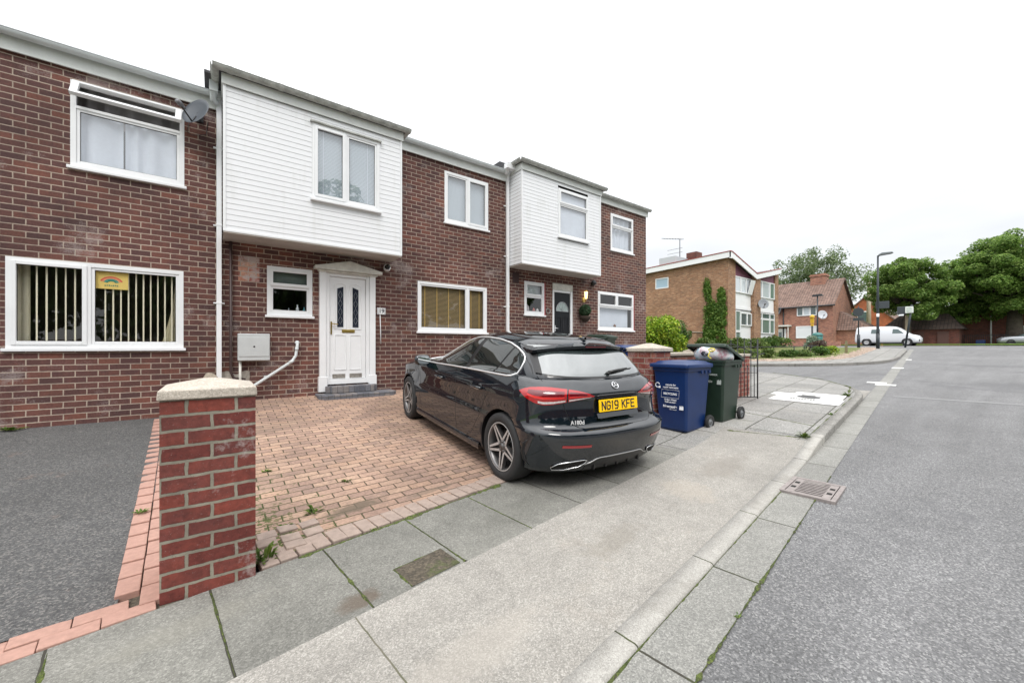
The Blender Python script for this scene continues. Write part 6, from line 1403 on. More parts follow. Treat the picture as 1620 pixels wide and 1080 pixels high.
shrub(28.0, 7.75, lz(28, 7.75) - .1, .55, .85, M_purple, 'purple leaved shrub at the garden corner', 1500, .10, 61)

# knee rail, timber stakes
t = thing('garden_rail', 'thin black knee rail along the corner garden', 'fence', (24, 8.2, lz(24, 8.2)), 0, world=True)
b = MB(); P_ = [(19.9, 9.3), (22.0, 8.6), (24.6, 7.8), (26.6, 7.6), (27.6, 7.6)]; rl = []
for (x, y) in P_: z = lz(x, y) + .42; rl.append((x, y, z))
b.tube(rl, .022, 6); b.build('rail', M_steel, t)
for (x, y, z) in rl[:4]: b = MB(); b.tube([(x, y, z - .5), (x, y, z + .05)], .025, 6); b.build('post', M_steel, t)
for k in range(7):
    x, y = lerp(29.5, 37.6, k / 6), lerp(6.75, 8.6, k / 6)
    b = MB(); b.obox((x, y, land(*sn(x, y)) + .2), (.13, .13, .62), .2); tag(b.build('timber_stake', plain('weathered timber', (.20, .17, .10, 1), .9, var=.3, vs=9), bevel=.01), 'weathered timber stake in the short row at the garden corner', 'stake', 'timber stakes at the garden corner')
# low brick wall between the garden bush and the gable
t = thing('garden_wall', 'low buff brick wall running from the bush to the gable', 'wall', (25, 14, -.6), 0, world=True)
b = MB(); b.box(23.8, 26.9, 13.9, 14.1, -.7, .95); b.build('brickwork', M_orange, t); b = MB(); b.box(23.7, 26.9, 13.85, 14.15, .951, 1.0); b.build('coping', M_cope, t)

# the two storey block with the butterfly roof
XB, YBk = 27.0, 12.26
t = thing('apartment_block', 'two storey buff brick block with a white edged butterfly roof', 'building', (31, 12.3, -.4), 0, world=True)
b = MB(); zb = -.9
b.box(26.98, 28.05, YBk, YBk + .3, zb, 5.85); b.box(30.66, 31.75, YBk - .12, YBk + .3, zb, 5.1); b.box(34.75, 35.35, YBk, YBk + .3, zb, 5.8)
# side wall with a window hole, top edge rising towards the street
hw = (16.53, 17.64, 4.37, 5.18)
def top_at(Y): return lerp(5.85, 5.65, (Y - YBk) / 11.7)
for (ya, yb, za, zc) in ((YBk + .3, hw[0], zb, None), (hw[0], hw[1], zb, hw[2]), (hw[0], hw[1], hw[3], None), (hw[1], 24, zb, None)):
    p0, p1 = (zc if zc is not None else top_at(ya)), (zc if zc is not None else top_at(yb))
    b.add([(26.98, ya, za), (26.98, yb, za), (26.98, yb, p1), (26.98, ya, p0)], [(0, 3, 2, 1)])
b.box(26.985, 35.35, 23.8, 24, zb, 5.4); b.box(35.05, 35.35, YBk + .3, 23.8, zb, 5.6)
b.build('wall', M_orange, t)
b = MB(); b.box(28.05, 30.66, YBk + .12, YBk + .2, zb, 3.67); b.box(31.75, 34.75, YBk + .12, YBk + .2, zb, .95); b.box(31.75, 34.75, YBk + .12, YBk + .2, 2.55, 3.60); b.box(28.05, 30.66, YBk + .08, YBk + .12, 2.55, 2.72); b.box(31.75, 34.75, YBk + .08, YBk + .12, 2.55, 2.72)
b.build('infill_panel', M_white, t)
b = MB(); b.box(28.05, 30.66, YBk + .05, YBk + .12, 2.50, 2.545); b.box(31.75, 34.75, YBk + .05, YBk + .12, 2.50, 2.545); b.build('floor_band', plain('grey band', (.10, .10, .11, 1), .7), t)
M_plum = plain('plum boarding', srgb(122, 74, 92), .7, var=.1, vs=3)
b = MB(); b.prism([(28.05, 4.80), (30.66, 4.80), (30.66, 5.0), (28.05, 5.7)], 'y', YBk + .1, YBk + .16); b.prism([(31.75, 4.87), (34.75, 4.90), (34.75, 5.75), (31.75, 5.2)], 'y', YBk + .1, YBk + .16); b.build('gable_boarding', M_plum, t)
M_gpale = plain('window pale', (.55, .60, .64, 1), .12, coat=1); M_gdark = plain('window dark', (.10, .14, .14, 1), .08, coat=1); M_ggreen = plain('window curtain green', (.16, .24, .20, 1), .2, coat=1)
def farwin(par, x0, x1, y, z0, z1, n, mats, axis='x', fr=.07, lab=None, split=None):
    f = MB(); f_ = []
    ws = split or [1 / n] * n; acc = 0; rects = []
    for w_ in ws: rects.append((lerp(x0, x1, acc), lerp(x0, x1, acc + w_))); acc += w_
    sg = 1
    def bx_(b, a, c, d0, d1, e, g):
        if axis == 'x': b.box(a, c, d0, d1, e, g)
        else: b.box(d0, d1, a, c, e, g)
    for (a, c) in rects:
        for (p, q_, r, s_) in ((a, a + fr, z0, z1), (c - fr, c, z0, z1), (a + fr, c - fr, z0, z0 + fr), (a + fr, c - fr, z1 - fr, z1)): bx_(f, p, q_, y - .03, y + .06, r, s_)
    w_ = f.build('window', M_white, par)
    if lab: w_['label'] = lab
    for i, (a, c) in enumerate(rects):
        g = MB(); bx_(g, a + fr - .002, c - fr + .002, y + .01, y + .03, z0 + fr - .002, z1 - fr + .002); g.build('pane', mats[i % len(mats)], w_)
    return w_
farwin(t, 28.07, 30.64, YBk + .06, 3.69, 4.79, 3, [M_gpale], lab='upper windows of the first bay')
farwin(t, 31.77, 34.73, YBk + .06, 3.62, 4.86, 3, [M_gpale, M_gpale, M_ggreen], split=[.24, .46, .30])
farwin(t, 31.77, 34.73, YBk + .06, .96, 2.05, 3, [M_ggreen], split=[.22, .48, .30]); farwin(t, 31.77, 34.73, YBk + .06, 2.06, 2.49, 3, [M_gdark], split=[.22, .48, .30], fr=.05)
farwin(t, 28.07, 28.85, YBk + .03, 1.05, 2.45, 1, [M_ggreen]); farwin(t, 28.07, 28.85, YBk + .03, -.6, 1.04, 1, [M_ggreen]); farwin(t, 28.9, 29.9, YBk + .05, 1.45, 2.35, 1, [M_gdark]); farwin(t, 29.9, 30.64, YBk + .05, 1.45, 2.35, 1, [M_gdark])
farwin(t, 16.54, 17.63, 27.0, 4.38, 5.17, 1, [plain('frosted blue', (.35, .48, .58, 1), .3)], axis='y')
# open casement in the first bay
b = MB(); b.obox((30.22, YBk - .12, 4.15), (.62, .05, 1.0), 0, 0, radians(14)); b.build('casement', M_white, t)
def roofslab(par, P, y0, y1, zt, th, mat, nm):
    b = MB(); b.prism([(x, z) for x, z in P] + [(x, z - th) for x, z in P[::-1]], 'y', y0, y1); return b.build(nm, mat, par)
PR = [(26.6, 6.14), (26.95, 6.22), (30.75, 5.20), (35.15, 6.08)]
def flap(P, z0, th, y0, y1, drop, mat, nm):
    b = MB()
    for (xa, za), (xb, zb_) in zip(P[:-1], P[1:]):
        b.add([(xa, y0, za - th), (xb, y0, zb_ - th), (xb, y0, zb_), (xa, y0, za), (xa, y1, za - th - drop), (xb, y1, zb_ - th - drop), (xb, y1, zb_ - drop), (xa, y1, za - drop)], [(0, 1, 2, 3), (7, 6, 5, 4), (0, 4, 5, 1), (3, 2, 6, 7), (0, 3, 7, 4), (1, 5, 6, 2)])
    return b.build(nm, mat, t)
flap([(x, z - .06) for x, z in PR[1:]], 0, .36, YBk - .28, YBk - .22, 0, M_white, 'fascia'); flap([(x, z) for x, z in PR[1:]], 0, .055, YBk - .31, YBk - .21, 0, plain('red roof edge', srgb(150, 70, 60), .7), 'roof_edge'); flap([(x, z - .02) for x, z in PR[1:]], 0, .10, YBk - .22, 24, .28, M_felt, 'roof')
b = MB(); xw = 26.68
b.add([(xw, YBk - .28, 6.16), (xw, 24, 5.86), (xw, 24, 5.50), (xw, YBk - .28, 5.80), (xw + .06, YBk - .28, 6.16), (xw + .06, 24, 5.86), (xw + .06, 24, 5.50), (xw + .06, YBk - .28, 5.80)], [(0, 1, 2, 3), (4, 7, 6, 5), (0, 4, 5, 1), (3, 2, 6, 7), (0, 3, 7, 4)]); b.box(xw, 26.945, YBk - .28, YBk - .22, 5.74, 6.16); b.build('fascia', M_white, t)
b = MB(); b.add([(xw - .03, YBk - .31, 6.22), (xw - .03, 24, 5.92), (xw - .03, 24, 5.87), (xw - .03, YBk - .31, 6.17), (26.94, YBk - .31, 6.22), (26.94, 24, 5.92), (26.94, 24, 5.87), (26.94, YBk - .31, 6.17)], [(0, 1, 2, 3), (4, 7, 6, 5), (0, 4, 5, 1), (3, 2, 6, 7), (0, 3, 7, 4)]); b.build('roof_edge', plain('red roof edge', (.3, .1, .08, 1)), t)
b = MB(); b.box(27.02, 27.4, YBk + .3, 23.8, 5.9, 5.95)
b = MB(); b.box(28.5, 29.3, 15.2, 16.0, 6.2, 7.05); b.build('chimney', M_dark, t)
b = MB(); b.box(26.8, 28.6, 15.9, 17.2, 6.1, 6.62); b.build('roof_vent', plain('pale lead', (.5, .52, .55, 1), .6), t)
b = MB(); b.box(34.2, 34.9, 14.4, 15.2, 6.0, 6.75); b.build('chimney', M_dark, t); b = MB(); b.box(31.6, 34.1, 14.6, 15.6, 5.6, 6.55); b.build('roof_vent', plain('pale lead', (.5, .52, .55, 1)), t)
b = MB(); ax0 = (27.6, 16.0)
b.tube([(ax0[0], ax0[1], 5.9), (ax0[0], ax0[1], 8.0)], .03, 6); b.tube([(ax0[0], ax0[1] - .3, 7.9), (ax0[0], ax0[1] + 1.5, 8.35)], .018, 5)
for k in range(7): yy = ax0[1] + k * .22; zz_ = 7.97 + k * .052; b.tube([(ax0[0] - .25, yy, zz_), (ax0[0] + .25, yy, zz_)], .008, 4)
for zz_ in (7.3, 7.0): b.tube([(ax0[0], ax0[1] - .2, zz_), (ax0[0], ax0[1] + 1.0, zz_)], .012, 4)
tag(b.build('tv_aerial', M_steel), 'thin television aerial above the butterfly roof', 'aerial')
dish(31.35, YBk - .45, 3.05, .38, (-.75, -.5, .35), 'large grey dish on the pier between the two window bays', plain('dish mid', (.20, .22, .24, 1), .5), 0, (31.3, YBk - .13, 3.0), 1.6)
# ivy on the gable
t = thing('climbing_ivy', 'ivy climbing in two tongues up the buff brick gable', 'ivy', (26.95, 13.3, -.3), 0, world=True)
rs = random.Random(9); C = []; Rr = []
for k in range(110):
    zz_ = rs.uniform(-.4, 4.4); w_ = 1.0 if zz_ < 2.6 else max(.22, 1 - (zz_ - 2.6) * .42); yc = 13.1 + rs.uniform(-.62, .62) * (1 if zz_ < 2.9 else 0) + (rs.choice((-.45, .5)) + rs.uniform(-.15, .15) * w_ if zz_ >= 2.9 else 0)
    if zz_ > 3.7 and yc < 13: zz_ -= .7
    C.append((26.88, yc, zz_)); Rr.append((.10, .24, .34))
V, F = leaves(C, Rr, 8000, .15, 9, up=0, shell=.0); V[:, 0] = np.minimum(V[:, 0], 26.97); leafobj('foliage', M_ivy, V, F, t)
b = MB()
for k in range(4): b.tube([(26.94, 13 + .25 * k - .4, -.8), (26.94, 12.9 + .3 * k - .4, 1.2), (26.94, 12.6 + .45 * k - .2, 3.2)], [.03, .02, .01], 5)
b.build('stems', M_bark, t)
# pale tower far behind
t = thing('tower_block', 'slim pale tower rising behind the terrace end', 'building', (75, 62, 0), 0, world=True)
b = MB(); b.box(75, 80, 61.5, 67.5, -2, 26.5); b.build('wall', plain('tower concrete', (.50, .50, .52, 1), .8), t)
for k in range(5):
    for (ya, yb, mt) in ((62.1, 62.9, M_gpale), (63.6, 64.6, M_gdark), (65.6, 66.6, M_gdark)): b = MB(); b.box(74.93, 74.99, ya, yb, 7.2 + k * 3.9, 10.2 + k * 3.9); b.build('window', mt, t)

# the brown roofed house and its lean-to
t = thing('detached_house', 'red brick house with a brown tiled roof and a central chimney', 'house', (64, 18, .1), 0, world=True)
b = MB(); XH = 60.0; b.box(XH, XH + 8, 15.0, 25, -.5, 5.25); b.prism([(XH, 5.25), (XH + 8, 5.25), (XH + 4, 8.5)], 'y', 15.0, 25); b.build('wall', M_red2, t)
b = MB(); b.add([(XH - .3, 14.75, 5.1), (XH - .3, 25.2, 5.1), (XH + 4, 25.2, 8.75), (XH + 4, 14.75, 8.75), (XH + 8.3, 25.2, 5.1), (XH + 8.3, 14.75, 5.1), (XH - .3, 14.75, 4.98), (XH + 4, 14.75, 8.6), (XH + 8.3, 14.75, 4.98), (XH - .3, 25.2, 4.98)], [(0, 1, 2, 3), (3, 2, 4, 5), (0, 3, 7, 6), (3, 5, 8, 7), (0, 6, 9, 1)])
rf = b.build('roof', M_tiles, t); b = MB(); b.box(XH + 3.2, XH + 4.6, 16.6, 18.2, 7.8, 9.5); b.box(XH + 3.1, XH + 4.7, 16.5, 18.3, 9.2, 9.35); b.build('chimney', M_red2, rf)
b = MB(); b.tube([(XH - .38, 14.7, 5.02), (XH - .38, 25, 5.02)], .09, 8); b.tube([(XH - .1, 20.2, 5), (XH - .1, 20.2, -.2)], .08, 6); b.build('gutter', M_steel, t)
farwin(t, 16.6, 18.7, XH - .05, 3.9, 5.05, 3, [M_gdark, M_gpale], axis='y', fr=.1); farwin(t, 16.5, 18.8, XH - .05, 1.05, 2.6, 1, [plain('shut blind', (.72, .74, .76, 1), .5)], axis='y', fr=.12)
b = MB(); b.box(XH - .06, XH + .05, 19.9, 21.1, -.1, 2.35); dh = b.build('door', M_white, t); b = MB(); b.box(XH - .09, XH - .05, 20.4, 20.75, 1.2, 1.9); b.build('door_pane', M_gdark, dh)
b = MB(); b.box(XH - .9, XH + .1, 19.3, 21.6, 2.6, 2.8); b.box(XH - .8, XH - .7, 19.4, 19.5, -.1, 2.6); b.build('porch', M_whited, t)
b = MB(); b.box(XH + 1.5, XH + 7, 11.9, 14.98, -.5, 2.1); b.build('annexe_wall', M_red2, t); b = MB(); b.add([(XH + 1.2, 11.6, 2.0), (XH + 7.2, 11.6, 2.0), (XH + 5.2, 14.9, 4.4), (XH + 2.6, 14.9, 4.4), (XH + 1.2, 14.98, 2.0), (XH + 7.2, 14.98, 2.0)], [(0, 1, 2, 3), (0, 3, 4), (1, 5, 2)]); b.build('annexe_roof', M_tiles, t)
dish(XH - .5, 15.9, 3.9, .55, (-.8, -.45, .3), 'white dish on the front of the brown roofed house', plain('dish pale', (.45, .47, .5, 1)), 0, (XH - .02, 15.9, 3.8), 2); dish(XH - .5, 20.6, 4.6, .6, (-.6, .6, .3), 'dark dish high at the left of the brown roofed house', plain('dish dark', (.12, .13, .15, 1)), 0, (XH - .02, 20.6, 4.5), 2)
# front boundary wall of that garden
b = MB(); b.box(52.5, 52.7, 12.5, 22, -.2, .55); tag(b.build('garden_wall', M_red2), 'low red brick boundary wall before the brown roofed house', 'wall')
# orange gabled house
t = thing('gabled_house', 'bright orange brick gable with two chimney stacks beyond the van', 'house', (97, 20.8, .2), 0, world=True)
b = MB(); g0, g1 = 15.6, 23.6; b.box(97, 107, g0, g1, -1, 5.0); b.prism([(g0, 5.0), (g1, 5.0), ((g0 + g1) / 2, 9.0)], 'x', 97, 107); b.build('wall', M_red3, t)
b = MB(); gm = (g0 + g1) / 2; b.add([(96.8, g0 - .3, 4.85), (107, g0 - .3, 4.85), (107, gm, 9.25), (96.8, gm, 9.25), (107, g1 + .3, 4.85), (96.8, g1 + .3, 4.85), (96.8, gm, 9.0), (96.8, g0 - .3, 4.6), (96.8, g1 + .3, 4.6)], [(0, 1, 2, 3), (3, 2, 4, 5), (0, 3, 6, 7), (3, 5, 8, 6)]); b.build('roof', M_tiles, t)
for (x, y, h) in ((100, 19.0, 10.6), (103, 17.0, 10.2)): b = MB(); b.box(x, x + 1.2, y - .6, y + .6, 7, h); b.tube([(x + .6, y, h), (x + .6, y, h + .7)], .16, 8); b.build('chimney', M_red3, t)
farwin(t, 18.7, 20.5, 96.95, 4.4, 6.6, 1, [M_gdark], axis='y', fr=.2)
# brown roofed outbuilding and the long dark brick wall under the trees
t = thing('outbuilding', 'low brick outbuilding with a dark tiled roof under the trees', 'building', (68, 8, .1), 0, world=True)
b = MB(); b.box(67.5, 72, 5.4, 11.8, -.3, 2.1); b.build('wall', M_dark, t); b = MB(); b.add([(67.1, 5.0, 2.0), (67.1, 12.2, 2.0), (69.6, 10.6, 3.9), (69.6, 6.4, 3.9), (72.3, 5.0, 2.0), (72.3, 12.2, 2.0)], [(0, 1, 2, 3), (0, 3, 4), (1, 5, 2), (3, 2, 5, 4)]); b.build('roof', M_rooft2, t)
for y in (6.2, 8.2, 10.1): b = MB(); b.box(67.42, 67.5, y, y + .9, .0, 1.75); b.build('door', plain('brown door', (.12, .06, .05, 1), .7), t)
b = MB(); b.box(68.8, 69.6, 8.6, 9.4, 3.4, 4.6); b.build('chimney', M_red2, t)
t = thing('long_building', 'long dark red brick building half hidden by the big tree', 'building', (76, 0, .1), 0, world=True)
b = MB(); b.box(74, 86, -12, 6.2, -.3, 6.0); b.build('wall', M_dark, t); b = MB(); b.add([(73.6, -12, 5.9), (73.6, 6.5, 5.9), (80, 6.5, 9), (80, -12, 9), (86.4, 6.5, 5.9), (86.4, -12, 5.9)], [(0, 1, 2, 3), (3, 2, 4, 5), (1, 4, 2)]); b.build('roof', M_rooft2, t)
farwin(t, 4.3, 5.5, 73.95, 4.0, 5.2, 1, [M_gpale], axis='y', fr=.12); farwin(t, 1.0, 1.6, 73.95, .6, 2.4, 1, [M_gpale], axis='y', fr=.08)
b = MB(); b.tube([(73.9, 3.4, 0), (73.9, 3.4, 3.6)], .07, 6); b.build('rainwater_pipe', M_white, t)
b = MB(); b.box(70.5, 70.6, -12, 6, .0, .14); b.box(70.52, 70.58, -12, 6, 1.25, 1.3)
y = -11.9
while y < 6: b.box(70.53, 70.56, y, y + .035, .1, 1.4); y += .16
tag(b.build('railings', M_steel), 'dark iron railings before the long brick building', 'railings')
strip('kerb', M_kerb2, 59.8, 60.05, -14, 17, lambda s, n: ROADZ + prof(s) + .11, ds=.2, dn=2)
strip('verge', M_verge, 60.05, 63.5, -14, 17, lambda s, n: ROADZ + prof(s) + .10 + .03 * (s - 60), ds=1.5, dn=3)
strip('footway', M_flag2, 63.5, 66.5, -14, 17, lambda s, n: ROADZ + prof(s) + .19, ds=1.5, dn=3)
b = MB(); b.box(69.2, 69.9, 3.6, 4.3, .0, .75); tag(b.build('planter_box', M_blue, bevel=.03), 'dark blue tub against the long brick building', 'tub')

# ------------------------------------------------------------------ trees
def tree(name, label, x, y, z, trunk, th, C, Rr, n, size, mat, seed, shell=.5, group=None, lean=0, up=.5):
    t = thing(name, label, 'tree', (x, y, z), 0, group); rs = random.Random(seed)
    b = MB(); b.tube([(0, 0, -.3), (lean * .3, 0, th * .35), (lean, 0, th)], [trunk * 1.25, trunk, trunk * .8], 12)
    V, F = leaves(C, Rr, n, size, seed, shell=shell, up=up); leafobj('crown', mat, V, F, t)
    for i, c in enumerate(C):
        if i % 3 == 0:
            m = (c[0] * .35 + rs.uniform(-.2, .2), c[1] * .35, lerp(th, c[2], .45)); b.tube([(lean, 0, th * .92), m, (c[0] * .8, c[1] * .8, c[2])], [trunk * .5, trunk * .25, trunk * .08], 6)
    b.build('trunk', M_bark, t); return t
def crown(rx, ry, z0, z1, k, seed, rr, rz=.75, low=.0):
    rs = random.Random(seed); C, Rr = [], []
    while len(C) < k:
        d = Vector((rs.gauss(0, 1), rs.gauss(0, 1), rs.gauss(0, 1))).normalized(); q_ = rs.uniform(.45, 1.0); zc = (z0 + z1) / 2; hz = (z1 - z0) / 2
        p = (d.x * rx * q_, d.y * ry * q_, zc + d.z * hz * q_)
        if d.z < -.3 and rs.random() < .35: continue
        C.append(p); s_ = rr * rs.uniform(.65, 1.25); Rr.append((s_, s_, s_ * rz))
    return C, Rr
M_oak = leafmat('tree leaf', (.09, .17, .035, 1), (.16, .27, .055, 1), (.29, .39, .11, 1), .5)
M_oak2 = leafmat('tree leaf airy', (.09, .14, .06, 1), (.15, .21, .09, 1), (.27, .32, .18, 1), .4)
C, Rr = crown(3.9, 3.9, 2.8, 10.6, 150, 1, .75, .75); tree('broadleaf_tree', 'full green tree behind the street lamp and van', 66.0, 9.4, .0, .35, 4.5, C, Rr, 46000, .26, M_oak, 1, shell=.3, up=1.1)
C, Rr = crown(5.6, 5.6, 3.1, 12.6, 240, 2, .9, .75); tree('broadleaf_tree', 'tallest dense tree with a thick bare trunk at the right edge', 71.0, 1.6, .05, .62, 4.6, C, Rr, 74000, .27, M_oak, 2, lean=.35, shell=.3, up=1.1)
C, Rr = crown(2.7, 2.7, 2.6, 8.6, 60, 5, .75, .75); tree('broadleaf_tree', 'smaller dark tree filling the gap between the two big crowns', 72.0, 6.0, .05, .25, 3.5, C, Rr, 15000, .26, M_oak, 5, shell=.3, up=1.1)
C, Rr = crown(6.6, 6.6, 3.0, 15.6, 200, 7, 1.15, .9); tree('broadleaf_tree', 'airy pale tree rising behind the brown roofed house', 76.0, 21.6, 0, .4, 6, C, Rr, 19000, .30, M_oak2, 7, shell=.0)
C, Rr = crown(1.8, 1.8, 1.5, 6.2, 16, 8, .8, .6); tree('broadleaf_tree', 'small young tree before the orange gable', 90.0, 20.6, .3, .15, 2, C, Rr, 2600, .36, M_oak2, 8)
# trees across the road, behind the camera: the windows and the car's paint mirror them
C, Rr = crown(4.6, 3.6, 1.2, 8.6, 60, 11, 1.3, .6); tb_ = tree('broadleaf_tree', 'tree across the road mirrored in the windows of the terrace', -9.5, -14.5, -1.1, .35, 3, C, Rr, 17000, .34, M_hedged, 11, group='trees across the road')
for (x, y, rz_, sc) in ((-2.0, -15.5, 1.2, 1.15), (5.5, -14.6, 2.4, 1.32), (12.5, -16, 4.0, .95), (20.5, -15.5, 5.1, 1.0), (-17.5, -14, .6, 1.1)):
    c_ = copytree(tb_); c_.location = (x, y, -1.1 + .03 * x); c_.rotation_euler.z = rz_; c_.scale = (sc, sc, sc)
b = MB(); b.box(-26, 34, -11.6, -11.4, -1.6, .35); hw_ = b.build('garden_wall', M_dark); tag(hw_, 'long brick wall across the road, mirrored in the car', 'wall')

# ------------------------------------------------------------------ street furniture at the far corner
M_post = plain('post paint', (.02, .028, .035, 1), .45, var=.2, vs=3)
gz = lambda X, Y: ROADZ + prof(sn(X, Y)[0]) + .13
x, y = 37.9, 6.9; t = thing('street_lamp', 'tall black street lamp at the far corner with a flat lantern arm', 'street lamp', (x, y, gz(x, y)))
b = MB(); b.tube([(0, 0, 0), (0, 0, 1.1)], .105, 12); b.tube([(0, 0, 1.1), (0, 0, 1.2), (0, 0, 3.5), (0, 0, 6.65)], [.105, .085, .07, .05], 10); b.build('column', M_post, t)
b = MB(); b.tube([(0, 0, 6.5), (0, -.05, 6.62), (.0, -.35, 6.70)], [.045, .04, .04], 8); b.build('arm', M_post, t)
b = MB(); b.prism([(-.05, 6.62), (-.05, 6.70), (-.25, 6.80), (-.78, 6.77), (-.80, 6.70), (-.65, 6.65)], 'x', -.16, .16); b.build('lantern', plain('lantern grey', (.16, .18, .19, 1), .5), t, bevel=.02)
b = MB(); b.tube([(0, 0, 2.0), (0, 0, 2.5)], .078, 10); b.build('sticker', M_white, t)
b = MB(); b.box(-.03, .03, -.60, .12, 2.85, 3.35); b.build('sign_back', plain('sign dark', (.05, .06, .07, 1), .5), t, bevel=.02)
x, y = 40.3, 5.85; t = thing('sign_post', 'leaning post with a dark box sign and a small white notice', 'sign', (x, y, gz(x, y)))
b = MB(); b.tube([(0, 0, 0), (0, -.35, 3.1)], .06, 8); b.build('post', M_post, t); b = MB(); b.box(-.06, .06, -.12, .42, 2.45, 3.0); b.build('dark_board', plain('sign dark', (.05, .06, .07, 1)), t, bevel=.02); b = MB(); b.box(-.12, -.07, -.44, -.02, 2.52, 2.98); sb = b.build('notice', plain('notice white', (.78, .82, .78, 1), .5), t)
b = MB()
for k in range(4): b.box(-.127, -.121, -.38 + .03 * (k % 2), -.08, 2.58 + k * .09, 2.61 + k * .09)
b.build('lettering', plain('sign grey', (.3, .4, .35, 1), .6), sb)
x, y = 40.0, 8.4; t = thing('sign_post', 'short post carrying a round sign seen from behind', 'sign', (x, y, gz(x, y)))
b = MB(); b.tube([(0, 0, 0), (0, 0, 1.0)], .10, 10); b.tube([(0, 0, 1.0), (0, 0, 3.2)], .04, 8); b.build('post', M_post, t); b = MB(); b.lathe([(0, -.02), (.33, -.02), (.33, .02), (0, .02)], Matrix.Translation((-.06, 0, 2.75)) @ Matrix.Rotation(pi / 2, 4, 'Y'), 28, sm=False); b.box(-.09, -.04, -.33, .33, 2.1, 2.3); b.build('round_sign', plain('sign dark', (.05, .06, .07, 1)), t)
x, y = 41.1, 11.7; t = thing('grit_post', 'slim post topped with a yellow box beside the garden', 'post', (x, y, gz(x, y)))
b = MB(); b.tube([(0, 0, 0), (0, 0, 1.8)], .07, 8); b.build('post', M_post, t); b = MB(); b.box(-.08, .08, -.09, .09, 1.8, 2.0); b.box(-.08, .08, -.12, .12, 2.05, 2.55); b.lathe([(.18, 2.55), (.18, 2.65), (.06, 2.75), (0, 2.8)], None, 12); b.build('head', plain('signal yellow', (.65, .40, .03, 1), .5), t)
x, y = 53.7, 14.8; t = thing('street_lamp', 'slim lamp column in front of the brown roofed house', 'street lamp', (x, y, .05)); b = MB(); b.tube([(0, 0, 0), (0, 0, 5.6)], [.09, .06], 8); b.build('column', M_post, t); b = MB(); b.prism([(-.5, 5.55), (.5, 5.55), (.4, 5.75), (-.4, 5.75)], 'x', -.15, .15); b.build('lantern', M_post, t)
x, y = 36.6, 10.1; t = thing('litter_bin', 'round teal litter bin by the garden corner', 'litter bin', (x, y, gz(x, y) + .2)); b = MB(); b.lathe([(0, 0), (.30, 0), (.34, .75), (.30, .78), (0, .78)], None, 18); b.build('drum', plain('teal', (.03, .16, .15, 1), .45), t); b = MB(); b.lathe([(.37, .80), (.37, .86), (.25, 1.0), (0, 1.05)], None, 18); b.tube([(.3, 0, .75), (.3, 0, .85)], .02, 6); b.tube([(-.3, 0, .75), (-.3, 0, .85)], .02, 6); b.build('hood', plain('teal', (.03, .16, .15, 1)), t)
x, y = 66.3, 8.9
t = thing('timber_pole', 'pale timber pole in front of the low outbuilding', 'pole', (65.5, 9.35, .1)); b = MB(); b.tube([(0, 0, 0), (0, 0, 3.6)], [.2, .16], 10); b.build('shaft', plain('pale timber', (.45, .38, .28, 1), .9, var=.2, vs=5), t)
t = thing('telegraph_pole', 'pale telegraph pole rising behind the van', 'pole', (80, 15.6, .2)); b = MB(); b.tube([(0, 0, 0), (0, 0, 9.8)], [.32, .22], 10); b.build('shaft', plain('pale timber', (.4, .36, .3, 1)), t); b = MB(); b.box(-.08, .08, -.9, .9, 9.2, 9.4); b.build('crossarm', plain('pale timber', (.4, .36, .3, 1)), t)

# ------------------------------------------------------------------ van and the far parked car
def hull(b, secs, sm=True):
    """secs: outlines (u, half width, z) stacked bottom to top, mirrored"""
    rings = [[(u, v, z) for u, v in ringpts(ur, uf, W, Rr_, Rf_, 3.2, 2.8, 8, 20, 8)] for (z, ur, uf, W, Rr_, Rf_) in secs]; loftrings(b, rings, True, True, sm)
M_vanp = plain('van white', (.72, .74, .77, 1), .3, coat=.6)
t = thing('delivery_van', 'white van crossing the junction, facing right', 'van', (56.4, 12.0, .11), radians(-92))
b = MB(); hull(b, [(.28, .05, 4.95, .90, .2, .4), (.45, 0, 5.05, .96, .2, .5), (.75, 0, 5.05, .97, .2, .6), (1.0, .02, 4.85, .965, .2, .6), (1.14, .03, 4.35, .955, .2, .5), (1.35, .05, 4.05, .93, .2, .5), (1.6, .08, 3.75, .89, .2, .5), (1.82, .12, 3.45, .84, .2, .5), (1.93, .2, 3.2, .76, .2, .5), (1.97, .5, 2.9, .55, .2, .4)]); b.build('body', M_vanp, t)
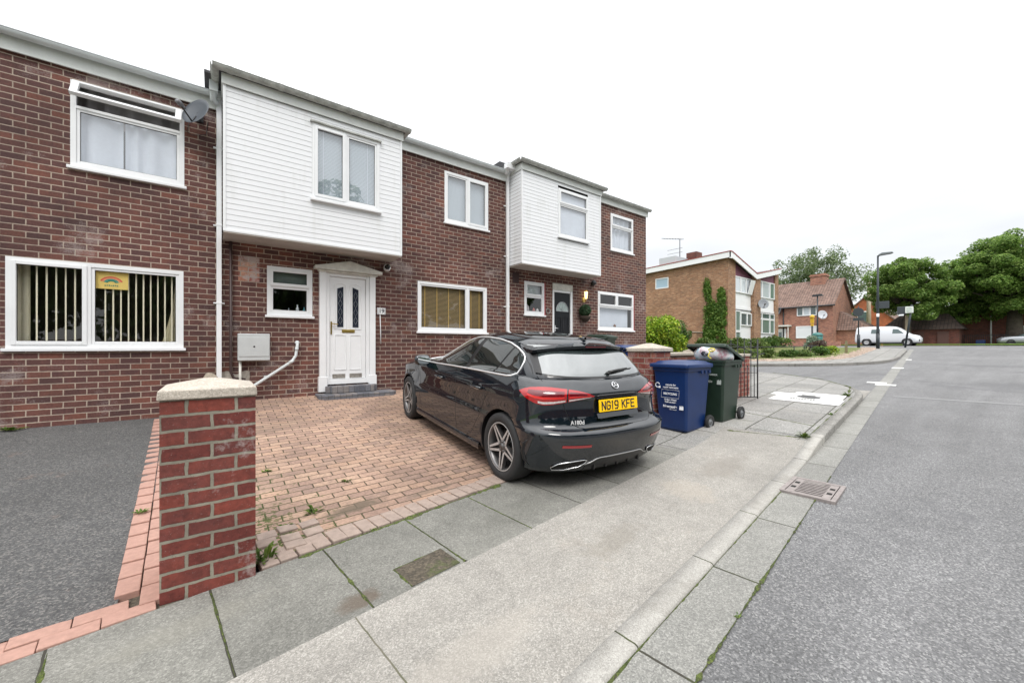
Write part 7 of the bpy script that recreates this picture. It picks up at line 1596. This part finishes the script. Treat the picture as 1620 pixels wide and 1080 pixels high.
for sg in (1, -1):
    for (a, c, z0, z1, d) in ((2.0 - .6, 2.45 - .35, 1.25, 1.68, 0), (3.05, 3.95, 1.22, 1.68, .5)):
        b = MB(); ys = [sg * (.955 if z < 1.3 else .905) for z in (z0, z1)]; b.add([(a, ys[0], z0), (c, ys[0], z0), (c - d, ys[1], z1), (a + .05, ys[1], z1)], [(0, 1, 2, 3)]); b.build('side_window', M_gdark, t)
    for u in (1.05, 4.15):
        b = MB(); b.lathe([(0, 0), (.40, 0), (.41, .01)], Matrix.Translation((u, sg * .968, .34)) @ Matrix.Rotation(-sg * pi / 2, 4, 'X'), 28); b.build('wheel_arch', M_black, t)
        wh = bpy.data.objects.new('wheel', None); COL.objects.link(wh); wh.parent = t; M = Matrix.Translation((u, sg * .90, .32)) @ Matrix.Rotation(-sg * pi / 2, 4, 'X')
        b = MB(); b.lathe([(.21, .10), (.30, .11), (.325, .08), (.325, -.08)], M, 28); b.build('tyre', M_tyre, wh); b = MB(); b.lathe([(.215, .10), (.12, .085), (0, .09)], M, 24); b.build('rim', plain('rim silver', (.55, .56, .58, 1), .35, metal=.6), wh)
b = MB(); b.box(4.88, 5.0, -.7, .7, .42, .62); b.build('grille', M_black, t)
b = MB(); b.box(.8, 4.4, -.80, .80, .18, .30); b.build('underbody', M_hole, t)
t = thing('parked_car', 'silver estate car half hidden behind railings at the right edge', 'car', (69.0, -1.8, .15), radians(92)); M_silver_ = plain('silver paint', (.45, .47, .50, 1), .3, metal=.5, coat=.8)
b = MB(); hull(b, [(.2, .1, 4.5, .80, .3, .5), (.4, 0, 4.6, .88, .3, .6), (.7, .02, 4.58, .89, .3, .7), (.88, .05, 4.3, .86, .3, .9), (.93, .2, 4.0, .80, .3, .9)]); b.build('body', M_silver_, t)
b = MB(); hull(b, [(.92, .3, 3.4, .78, .4, .8), (1.15, .55, 2.9, .72, .4, .8), (1.35, .85, 2.5, .64, .4, .7), (1.44, 1.2, 2.1, .5, .3, .4)]); b.build('cabin', M_gdark, t)
b = MB(); hull(b, [(1.36, .86, 2.5, .645, .4, .7), (1.42, 1.0, 2.3, .60, .3, .5), (1.46, 1.3, 2.0, .4, .3, .3)]); b.build('roof', M_silver_, t)
for u in (.85, 3.6):
    for sg in (1, -1):
        b = MB(); b.lathe([(0, .11), (.19, .10), (.20, .12), (.30, .11), (.32, .07), (.32, -.05)], Matrix.Translation((u, sg * .78, .32)) @ Matrix.Rotation(-sg * pi / 2, 4, 'X'), 24); b.build('wheel', M_tyre, t)
# ------------------------------------------------------------------ tie parts to their things, lift everything off eye height
for t in WORLD:
    for o in COL.objects:
        if o.parent == t: o.matrix_parent_inverse = Matrix.Translation(-t.location)
for o in list(COL.objects):
    if o.parent is None: o.location.z += LIFT
